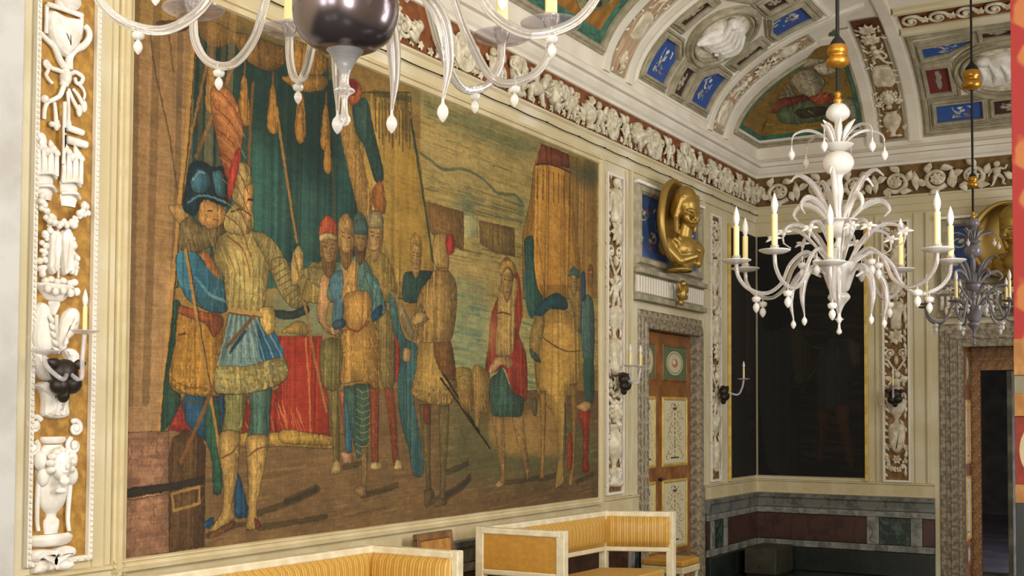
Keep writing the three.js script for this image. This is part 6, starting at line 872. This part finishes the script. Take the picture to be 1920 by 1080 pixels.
  const medTex = canvasTex(256, 256, (g, W, H) => { const { P, S, R } = painter(g, 9); g.fillStyle = '#c8b890'; g.fillRect(0, 0, W, H); P('#8a8a5c', [[40, 140], [220, 130], [230, 240], [30, 240]], { line: 0 }); P('#e2d8bc', [[90, 60], [150, 50], [170, 130], [130, 200], [80, 170]], { folds: 6 }); P('#a8663c', [[140, 120], [190, 130], [180, 210], [140, 200]], { folds: 4 }); P('#4a4630', [[60, 180], [200, 190], [190, 215], [70, 210]], { folds: 2 }); weaveOver(g, W, H, [150, 125, 80], 0.1, 2); });
  for (const s of [5.2, 7.0, 8.78]) { const ring = Array.from({ length: 32 }, (_, i) => [s + Math.cos((i / 32) * 2 * PI) * 0.3, 0.64 + Math.sin((i / 32) * 2 * PI) * 0.27]); const m = mesh('medallion', panelOn(coveL, ring, 0.012, 0.5, 5), std({ map: medTex, roughness: 0.9 }), f, true, 'painted figure medallion'); }
}

// ---------- glass chandeliers on the centre line of the room ----------
M.silver = std({ color: 0x6e646a, metalness: 0.85, roughness: 0.22 });
M.brass = std({ color: 0xc08a34, metalness: 0.7, roughness: 0.35 });
M.cord = std({ color: 0x14110f, roughness: 0.8 });
const DROP = [[0.001, 0], [0.012, 0.012], [0.019, 0.03], [0.015, 0.048], [0.006, 0.06], [0.004, 0.075], [0.001, 0.08]];
function chandelier(z, y0, o, label) {
  const t = thing('chandelier', label, 'chandelier', 'glass chandeliers down the middle of the room'), k = o.k; t.position.set(CX, y0, z);
  const body = o.body, arm = o.arm, Lh = (p, x = 0, y = 0, q = 0, seg = 18) => lathe(p.map(([r, h]) => [r * k, h * k]), x, y, q, 1, seg);
  const dir = (f) => [0.5 * Math.cos(f) + 0.866 * Math.sin(f), 0.866 * Math.cos(f) - 0.5 * Math.sin(f)];   // f = 0 towards the camera's end of the room
  const out = (pts, f) => { const [cx, cz] = dir(f); return pts.map(([r, h, s = 0]) => [(r * cx - s * cz) * k, h * k, (r * cz + s * cx) * k]); };
  mesh('finial', Lh([[0.001, 0], [0.013, 0.008], [0.015, 0.02], [0.009, 0.034], [0.007, 0.06], [0.011, 0.075], [0.026, 0.086], [0.012, 0.098], [0.012, 0.125], [0.03, 0.165], [0.055, 0.195], [0.062, 0.208], [0.058, 0.222], [0.045, 0.235]]), o.finial || body, t, false, 'drop shaped glass finial');
  mesh('bowl', Lh(o.bowl), o.bowlMat || body, t, false, o.bowlLabel);
  mesh('stem', [Lh([[0.02, 0.39], [0.018, 0.45], [0.034, 0.49], [0.016, 0.53], [0.022, 0.55]]), Lh([[0.02, 0.64], [0.016, 0.72], [0.03, 0.8], [0.022, 0.87], [0.035, 0.9]]), Lh([[0.03, 1.06], [0.018, 1.1], [0.024, 1.14], [0.018, 1.19], [0.03, 1.205]])], body, t);
  mesh('inner_cup', Lh([[0.02, 0.545], [0.06, 0.56], [0.085, 0.6], [0.08, 0.625], [0.11, 0.632], [0.112, 0.642], [0.03, 0.65]]), body, t);
  mesh('globe', Lh([[0.03, 0.895], [0.07, 0.92], [0.088, 0.965], [0.07, 1.01], [0.035, 1.03]]), body, t, false, 'flattened glass globe'); mesh('upper_dish', Lh([[0.02, 1.03], [0.06, 1.045], [0.085, 1.065], [0.08, 1.07], [0.02, 1.06]]), body, t);
  mesh('top_globe', Lh([[0.025, 1.2], [0.06, 1.225], [0.066, 1.255], [0.045, 1.29], [0.018, 1.305]]), body, t); mesh('top_cap', Lh([[0.02, 1.3], [0.026, 1.32], [0.014, 1.34], [0.02, 1.355], [0.006, 1.375]]), M.brass, t, false, 'small brass cap');
  // cord with its bell-shaped cover, up to the vault
  mesh('cord', sweep([[0, 1.37 * k, 0], [0, 2, 0], [0, CY + CB - y0, 0]], o.cordR || 0.008, 8, 4), M.cord, t, false, 'black hanging cord');
  for (const [h, s] of o.bells) { mesh('bell_cover', lathe([[0.012, -0.07], [0.045, -0.055], [0.05, -0.03], [0.035, -0.015], [0.046, 0.005], [0.04, 0.03], [0.02, 0.05]].map(([r, q]) => [r * s, q * s]), 0, h - y0, 0, 1, 16), M.brass, t, false, 'gilt bell shaped cover'); mesh('bell_top', lathe([[0.042, 0.02], [0.03, 0.05], [0.012, 0.075], [0.006, 0.09]].map(([r, q]) => [r * s, q * s]), 0, h - y0, 0, 1, 14), M.cord, t, false, 'black top of the bell'); }
  for (const [deg, R, dy = 0] of o.arms) {
    const f = (deg * PI) / 180, q = R / 0.62, e = out([[R, 0.395 + dy]], f)[0];
    const a = mesh('arm', sweep(out([[0.05, 0.37], [0.12, 0.43], [0.2 * q, 0.465], [0.29 * q, 0.4], [0.35 * q, 0.285], [0.44 * q, 0.232 + dy], [0.55 * q, 0.26 + dy], [0.61 * q, 0.33 + dy], [R, 0.395 + dy]], f), (o.armR || 0.0115) * k, 8, 44), arm, t, false, 'curling glass arm');
    mesh('drip_pan', lathe(DISH.map(([r, h]) => [r * k * 1.02, h * k]), e[0], e[1], e[2], 1, 24), o.pan || arm, a, false, 'shallow glass drip pan'); mesh('candle_cup', Lh([[0.012, 0.0], [0.02, 0.02], [0.024, 0.045], [0.018, 0.05]], e[0], e[1], e[2], 12), arm, a);
    mesh('candle', latheHard([[0.0001, 0], [0.0165, 0], [0.0165, 0.17], [0.0001, 0.17]].map(([r, h]) => [r * k, h * k]), e[0], e[1] + 0.045 * k, e[2], 1, 12), M.candle, a, false, 'cream candle sleeve'); mesh('bulb', Lh([[0.008, 0], [0.015, 0.02], [0.019, 0.045], [0.014, 0.075], [0.004, 0.105], [0.0005, 0.112]], e[0], e[1] + 0.215 * k, e[2], 10), M.bulb, a, false, 'unlit flame shaped bulb');
    if (o.drops !== false) { const d = out([[0.5 * q, 0.25 + dy]], f)[0], d2 = out([[0.22 * q, 0.44]], f)[0]; const w = (o.dropK || 1); for (const p of [d, d2]) { mesh('pendant', [sweep([[p[0], p[1], p[2]], [p[0], p[1] - 0.03 * k * w, p[2]], [p[0], p[1] - 0.06 * k * w, p[2]]], 0.003 * k, 5, 3), Lh(DROP.map(([r, h]) => [r * w, h * w]), p[0], p[1] - 0.13 * k * w, p[2], 10), Lh([[0.004, 0.05], [0.02, 0.055], [0.026, 0.075], [0.012, 0.085]].map(([r, h]) => [r * w, h * w]), p[0], p[1] - 0.12 * k * w, p[2], 8)], o.dropMat || M.glassMilk, a, false, 'white glass flower pendant'); } }
  }
  // drooping curls with flowers, upright leaf sprays, small curls under the top globe
  const spray = (name, pts, f, r, mat, flat1 = 1, lab) => mesh(name, sweep(out(pts, f), (u) => r * k * Math.max(0.25, Math.sin(PI * (0.1 + 0.85 * u))), 7, 20, flat1), mat, t, false, lab);
  o.curls.forEach((deg, i) => { const f = (deg * PI) / 180; spray('curl', [[0.06, 0.4], [0.14, 0.52], [0.24, 0.6], [0.34, 0.58], [0.36, 0.5], [0.31, 0.47]], f, 0.012, arm, 1, 'drooping glass curl'); const p = out([[0.36, 0.55]], f)[0]; mesh('flower', [0, 1, 2, 3, 4].map((j) => { const g = leaf(0, 0, 0.05 * k, 0.026 * k, (j / 5) * 2 * PI, 0.1, 0, 0.006 * k); g.rotateX(-0.9); g.translate(p[0], p[1], p[2]); return g; }), M.glassMilk, t, false, 'milky glass flower'); });
  for (const deg of o.droops || []) { const f = (deg * PI) / 180; spray('drooping_leaf', [[0.1, 0.33], [0.18, 0.37], [0.25, 0.31], [0.275, 0.2], [0.26, 0.1]], f, 0.02, arm, 1, 'drooping glass leaf'); const p = out([[0.26, 0.1]], f)[0]; mesh('pendant', Lh(DROP.map(([r, h]) => [r * 0.8, h * 0.8]), p[0], p[1] - 0.06 * k, p[2], 10), M.glassMilk, t, false, 'white glass drop'); }
  for (let i = 0; i < 10; i++) { const f = (i / 10) * 2 * PI + 0.2, w = i % 2; spray('leaf_spray', w ? [[0.05, 0.64], [0.09, 0.76], [0.15, 0.86], [0.22, 0.9], [0.27, 0.86]] : [[0.06, 0.64], [0.14, 0.72], [0.23, 0.75], [0.28, 0.7], [0.25, 0.66]], f, 0.019, i % 3 ? arm : body, 1, 'upright glass leaf'); }
  for (let i = 0; i < 6; i++) { const f = (i / 6) * 2 * PI + 0.5; spray('small_curl', [[0.03, 1.07], [0.1, 1.13], [0.18, 1.15], [0.25, 1.12], [0.26, 1.06]], f, 0.009, arm); const p = out([[0.26, 1.06]], f)[0]; mesh('pendant', Lh(DROP, p[0], p[1] - 0.08 * k, p[2], 10), M.glassMilk, t, false, 'white glass drop'); spray('small_leaf', [[0.03, 1.08], [0.06, 1.16], [0.1, 1.2]], f + 0.4, 0.018, body); }
  return t;
}
const BOWL = [[0.03, 0.232], [0.055, 0.25], [0.07, 0.29], [0.09, 0.35], [0.1, 0.395], [0.094, 0.4], [0.02, 0.395]];
const BIGBOWL = [[0.03, 0.182], [0.07, 0.19], [0.105, 0.215], [0.125, 0.255], [0.128, 0.3], [0.11, 0.34], [0.06, 0.37], [0.03, 0.4]];
M.glassNear = new THREE.MeshPhysicalMaterial({ color: 0xe9e6ec, transmission: 0.86, roughness: 0.05, thickness: 0, ior: 1.5 });
chandelier(-6.76, 2.2, { k: 1, body: M.glassMilk, arm: M.glassSolid, pan: M.glassMilk, bowlMat: M.glassMilk, bowl: BOWL, bowlLabel: 'milky glass bowl', bells: [[3.79, 1.25]], cordR: 0.011, droops: [25, 95, -15, -60, -120], arms: [[88, 0.62], [38, 0.62], [170, 0.52, 0.05], [-20, 0.5, -0.07], [-48, 0.6], [-92, 0.57], [-132, 0.6], [130, 0.62]], curls: [10, 60, 112, 150, -70, -110, -5, -40, 200] }, 'milky glass chandelier with candle lamps hanging in front of the corner');
chandelier(-2.3, 2.44, { k: 1, body: M.glassNear, arm: M.glassSolid, pan: M.glassNear, finial: M.glassSolid, bowl: BIGBOWL, bowlMat: M.silver, bowlLabel: 'dark silvered glass bowl', bells: [], dropK: 0.6, armR: 0.012, droops: [160, 118, -168], arms: [[-157, 0.62], [-130, 0.62], [125, 0.62, -0.05], [143, 0.62, -0.04], [92, 0.62], [50, 0.62], [5, 0.62], [-45, 0.62], [-90, 0.62]], curls: [170, 150, 110, -175, -140, 60, -60, 0] }, 'large clear glass chandelier with dark silvered bowl in front of the tapestry');
chandelier(-11.2, 2.37, { k: 0.86, body: M.glassSmoke, arm: M.glassSmoke, bowl: BOWL, bowlLabel: 'smoky glass bowl', bells: [[4.74, 1.7], [3.82, 0.95]], cordR: 0.01, arms: [[60, 0.5], [20, 0.5], [-40, 0.5], [-85, 0.5], [-130, 0.5], [175, 0.5], [120, 0.5]], curls: [0, 60, 120, 180, 240, 300] }, 'smoky grey glass chandelier hanging before the open doorway');

// ---------- sofas, chair, stool ----------
const silk = (hexes, period) => { const c = hexes.map(rgb), t = dataTex(128, (u, v) => { const s = (u * 4) % 1, k = s < 0.12 ? 1 : s < 0.4 ? 0 : s < 0.52 ? 1 : s < 0.6 ? 2 : s < 0.9 ? 0 : 2; return c[k].map((q) => q * (0.94 + 0.12 * hash2(u * 128, v * 8, 3))); }); t.repeat.set(1 / period, 1 / period); return std({ map: t, roughness: 0.5 }); };
M.silk = silk([0xc29440, 0xdcb968, 0xa97828], 0.22); M.silkPlain = mottled(0xc9953f, 0xb4812f, 5, { roughness: 0.55 }, 8, 101, 0.6); M.cream = mottled(0xefe6cc, 0xd6c79f, 3, { roughness: 0.45 }, 6, 102, 0.7);
function board(a, b, y0, y1, th, o = 0) {                          // an upright panel from floor point a to b
  const dx = b[0] - a[0], dz = b[1] - a[1], len = Math.hypot(dx, dz), g = bx(0, len, y0, y1, -th / 2 + o, th / 2 + o, Math.min(th * 0.3, 0.012)); boxUV(g); g.rotateY(-Math.atan2(dz, dx)); g.translate(a[0], 0, a[1]); return g;
}
function cushion(a, b, y0, y1, th, o) {                            // a padded panel bulging to one side
  const dx = b[0] - a[0], dz = b[1] - a[1], len = Math.hypot(dx, dz), g = new THREE.PlaneGeometry(len, y1 - y0, 14, 8), p = g.attributes.position, uv = g.attributes.uv; for (let i = 0; i < p.count; i++) { const u = p.getX(i) / len, v = p.getY(i) / (y1 - y0); p.setZ(i, o + th * Math.pow(Math.max(0, (1 - 4 * u * u) * (1 - 4 * v * v)), 0.35)); uv.setXY(i, p.getX(i) + len / 2, p.getY(i)); } g.computeVertexNormals(); g.translate(len / 2, (y0 + y1) / 2, 0); g.rotateY(-Math.atan2(dz, dx)); g.translate(a[0], 0, a[1]); return N(g);
}
function sofa(nb, nf, fb, ff, label) {                             // the four corners of the back and the arms, [x, z] on the floor
  const t = thing('sofa', label, 'sofa', 'yellow striped sofas along the tapestry wall'), c = [(nb[0] + ff[0]) / 2, (nb[1] + ff[1]) / 2]; t.position.set(c[0], 0, c[1]);
  const q = [nf, nb, fb, ff].map((p) => [p[0] - c[0], p[1] - c[1]]), H = 0.98, L0 = 0.66;
  const names = ['arm', 'back', 'arm'];
  for (let i = 0; i < 3; i++) {
    const a = q[i], b = q[i + 1], p = mesh(names[i], board(a, b, L0 + 0.035, H - 0.035, 0.05), M.silkPlain, t, true, 'yellow silk panel');
    mesh('padding', cushion(a, b, L0 + 0.04, H - 0.04, 0.055, 0.026), M.silk, p, true, 'padded yellow striped silk');
    mesh('top_rail', board(a, b, H - 0.045, H, 0.07), M.cream, p); mesh('lower_rail', board(a, b, L0, L0 + 0.04, 0.06), M.cream, p);
  }
  for (const [x, z] of q) { mesh('leg', [bx(x - 0.032, x + 0.032, 0.12, H + 0.003, z - 0.032, z + 0.032, 0.008), lathe([[0.03, 0.12], [0.018, 0.1], [0.024, 0.06], [0.012, 0.0]], x, 0, z, 1, 10)], M.cream, t, false, 'cream painted leg post'); }
  const mid = (k, y0, y1, in_) => { const s = new THREE.Shape(q.map((p) => { const m = [(q[0][0] + q[1][0] + q[2][0] + q[3][0]) / 4, (q[0][1] + q[1][1] + q[2][1] + q[3][1]) / 4]; return new V2(m[0] + (p[0] - m[0]) * in_, -(m[1] + (p[1] - m[1]) * in_)); })), g = new THREE.ExtrudeGeometry(s, { depth: y1 - y0, bevelEnabled: true, bevelSize: k, bevelThickness: k, bevelSegments: 2 }); g.rotateX(-PI / 2); g.translate(0, y0, 0); return N(g); };
  mesh('seat_frame', mid(0.004, 0.34, 0.42, 0.96), M.cream, t); mesh('seat_cushion', mid(0.02, 0.44, 0.52, 0.88), M.silk, t, false, 'yellow striped seat cushion');
  return t;
}
sofa([0.27, -7.08], [0.88, -7.1], [0.37, -8.79], [0.86, -9.0], 'yellow striped silk sofa between the chair and the painted door');
sofa([0.24, -4.0], [0.85, -4.02], [0.32, -5.76], [0.91, -5.76], 'yellow striped silk sofa under the left half of the tapestry');
{
  const wood = mottled(0x8a6238, 0x5f4022, 3, { roughness: 0.45 }, 6, 103), t = thing('chair', 'upholstered chair against the wall between the two sofas', 'chair'); t.position.set(0.42, 0, -6.68);
  const P = (x0, x1, y0, y1, z0, z1, r = 0.008) => bx(x0, x1, y0, y1, z0, z1, r);
  mesh('seat', [P(-0.2, 0.24, 0.42, 0.49, -0.2, 0.2, 0.02)], M.silkPlain, t); mesh('seat_rail', P(-0.21, 0.25, 0.36, 0.42, -0.21, 0.21), wood, t);
  const lean = (g) => { g.rotateZ(0.12); g.translate(-0.14, 0.0, 0); return g; };
  mesh('backrest', lean(P(-0.03, 0.0, 0.62, 0.93, -0.17, 0.17, 0.012)), mottled(0xb5823e, 0x96682c, 4, {}, 6, 104), t, false, 'tan upholstered backrest'); mesh('back_frame', [lean(P(-0.045, -0.005, 0.93, 0.98, -0.21, 0.21)), lean(P(-0.045, -0.005, 0.58, 0.62, -0.21, 0.21)), lean(P(-0.045, -0.005, 0.4, 0.95, -0.21, -0.17)), lean(P(-0.045, -0.005, 0.4, 0.95, 0.17, 0.21))], wood, t);
  for (const [x, z] of [[-0.18, -0.18], [-0.18, 0.18], [0.22, -0.18], [0.22, 0.18]]) mesh('leg', lathe([[0.024, 0.37], [0.02, 0.3], [0.022, 0.15], [0.012, 0]], x, 0, z, 1, 10), wood, t);
}
{
  const t = thing('stool', 'small yellow topped stool between the far sofa and the painted door', 'stool'); t.position.set(0.4, 0, -10.1); const wood = M.frameTan;
  mesh('seat', bx(-0.2, 0.2, 0.42, 0.48, -0.2, 0.2, 0.02), M.silkPlain, t); mesh('seat_rail', bx(-0.2, 0.2, 0.36, 0.42, -0.2, 0.2, 0.01), M.frameTan, t);
  for (const x of [-0.17, 0.17]) for (const z of [-0.17, 0.17]) mesh('leg', lathe([[0.026, 0.37], [0.018, 0.32], [0.022, 0.2], [0.012, 0]], x, 0, z, 1, 10), wood, t);
}
{
  const t = thing('heater_box', 'low olive metal box on the floor in the corner under the dark pictures', 'box'); t.position.set(0.3, 0, -13.1); const m = mottled(0x3c3a28, 0x2b2a1e, 2, { roughness: 0.5 }, 5, 105);
  mesh('cabinet', bx(-0.16, 0.2, 0.02, 0.3, -0.3, 0.3, 0.01), m, t); mesh('plinth', bx(-0.14, 0.18, 0, 0.022, -0.28, 0.28), M.darkGap, t); mesh('knob', ball(0.02, 0.1, 0.305, 0.014, 0.014, 0.012), M.bronze, t); for (let i = 0; i < 5; i++) mesh('vent_slat', bx(-0.12, 0.16, 0.29 - 0.0, 0.306, -0.22 + i * 0.1, -0.18 + i * 0.1, 0.003), m, t);
}
// ---------- added damask hung pier, standing in for a red strip foreign to the room ----------
{
  const damask = dataTex(256, (u, v) => { const a = fbm(u, v, 5, 3, 201), b = Math.sin(u * 2 * PI * 2 + Math.sin(v * 2 * PI) * 2) * Math.sin(v * 2 * PI * 2 + Math.cos(u * 2 * PI) * 1.5), k = clamp((b * 0.5 + a - 0.55) * 5, 0, 1); return mix(rgb(0xb03a36), rgb(0xcb7e4c), k); }); damask.repeat.set(1.05, 1.05);
  const X = 3.466, z0 = -8.9, z1 = -8.6, p = struct('wall_pier_added', bx(X, ROOM_W, 0, 5.9, z0, z1 - 0.012), M.plaster, 'added wall pier hung with red damask, not part of the room');
  const band = (name, y0, y1, o, mat, label) => mesh(name, bx(X, ROOM_W, y0, y1, z0 - o, z1 + o, 0.003), mat, p, false, label), orange = mottled(0xc28e54, 0xa67440, 3, {}, 6, 202), red = mottled(0xa04434, 0x88342a, 3, {}, 6, 203);
  band('damask_hanging', 2.26, 5.85, 0, std({ map: damask, roughness: 0.8 }), 'red damask with a golden pattern'); band('orange_rail', 2.02, 2.26, 0.02, orange); band('grey_band', 1.9, 2.02, 0.006, M.mouldGrey); band('orange_rail', 1.75, 1.9, 0.016, orange); band('red_dado', 1.3, 1.75, 0, red, 'red dado painted with pale ovals'); band('orange_rail', 1.18, 1.3, 0.016, orange); band('marble_dado', 0, 1.18, 0.006, M.plinth, 'dark marble');
  for (let i = 0; i < 4; i++) { const g = new THREE.CylinderGeometry(0.19, 0.19, 0.006, 28); g.rotateX(PI / 2); g.scale(0.7, 1, 1); g.translate(X + 0.16 + i * 0.5, 1.525, z1 + 0.001); mesh('painted_oval', N(g), M.frameTan, p, false, 'pale oval'); }
}
renderer.render(scene, camera);
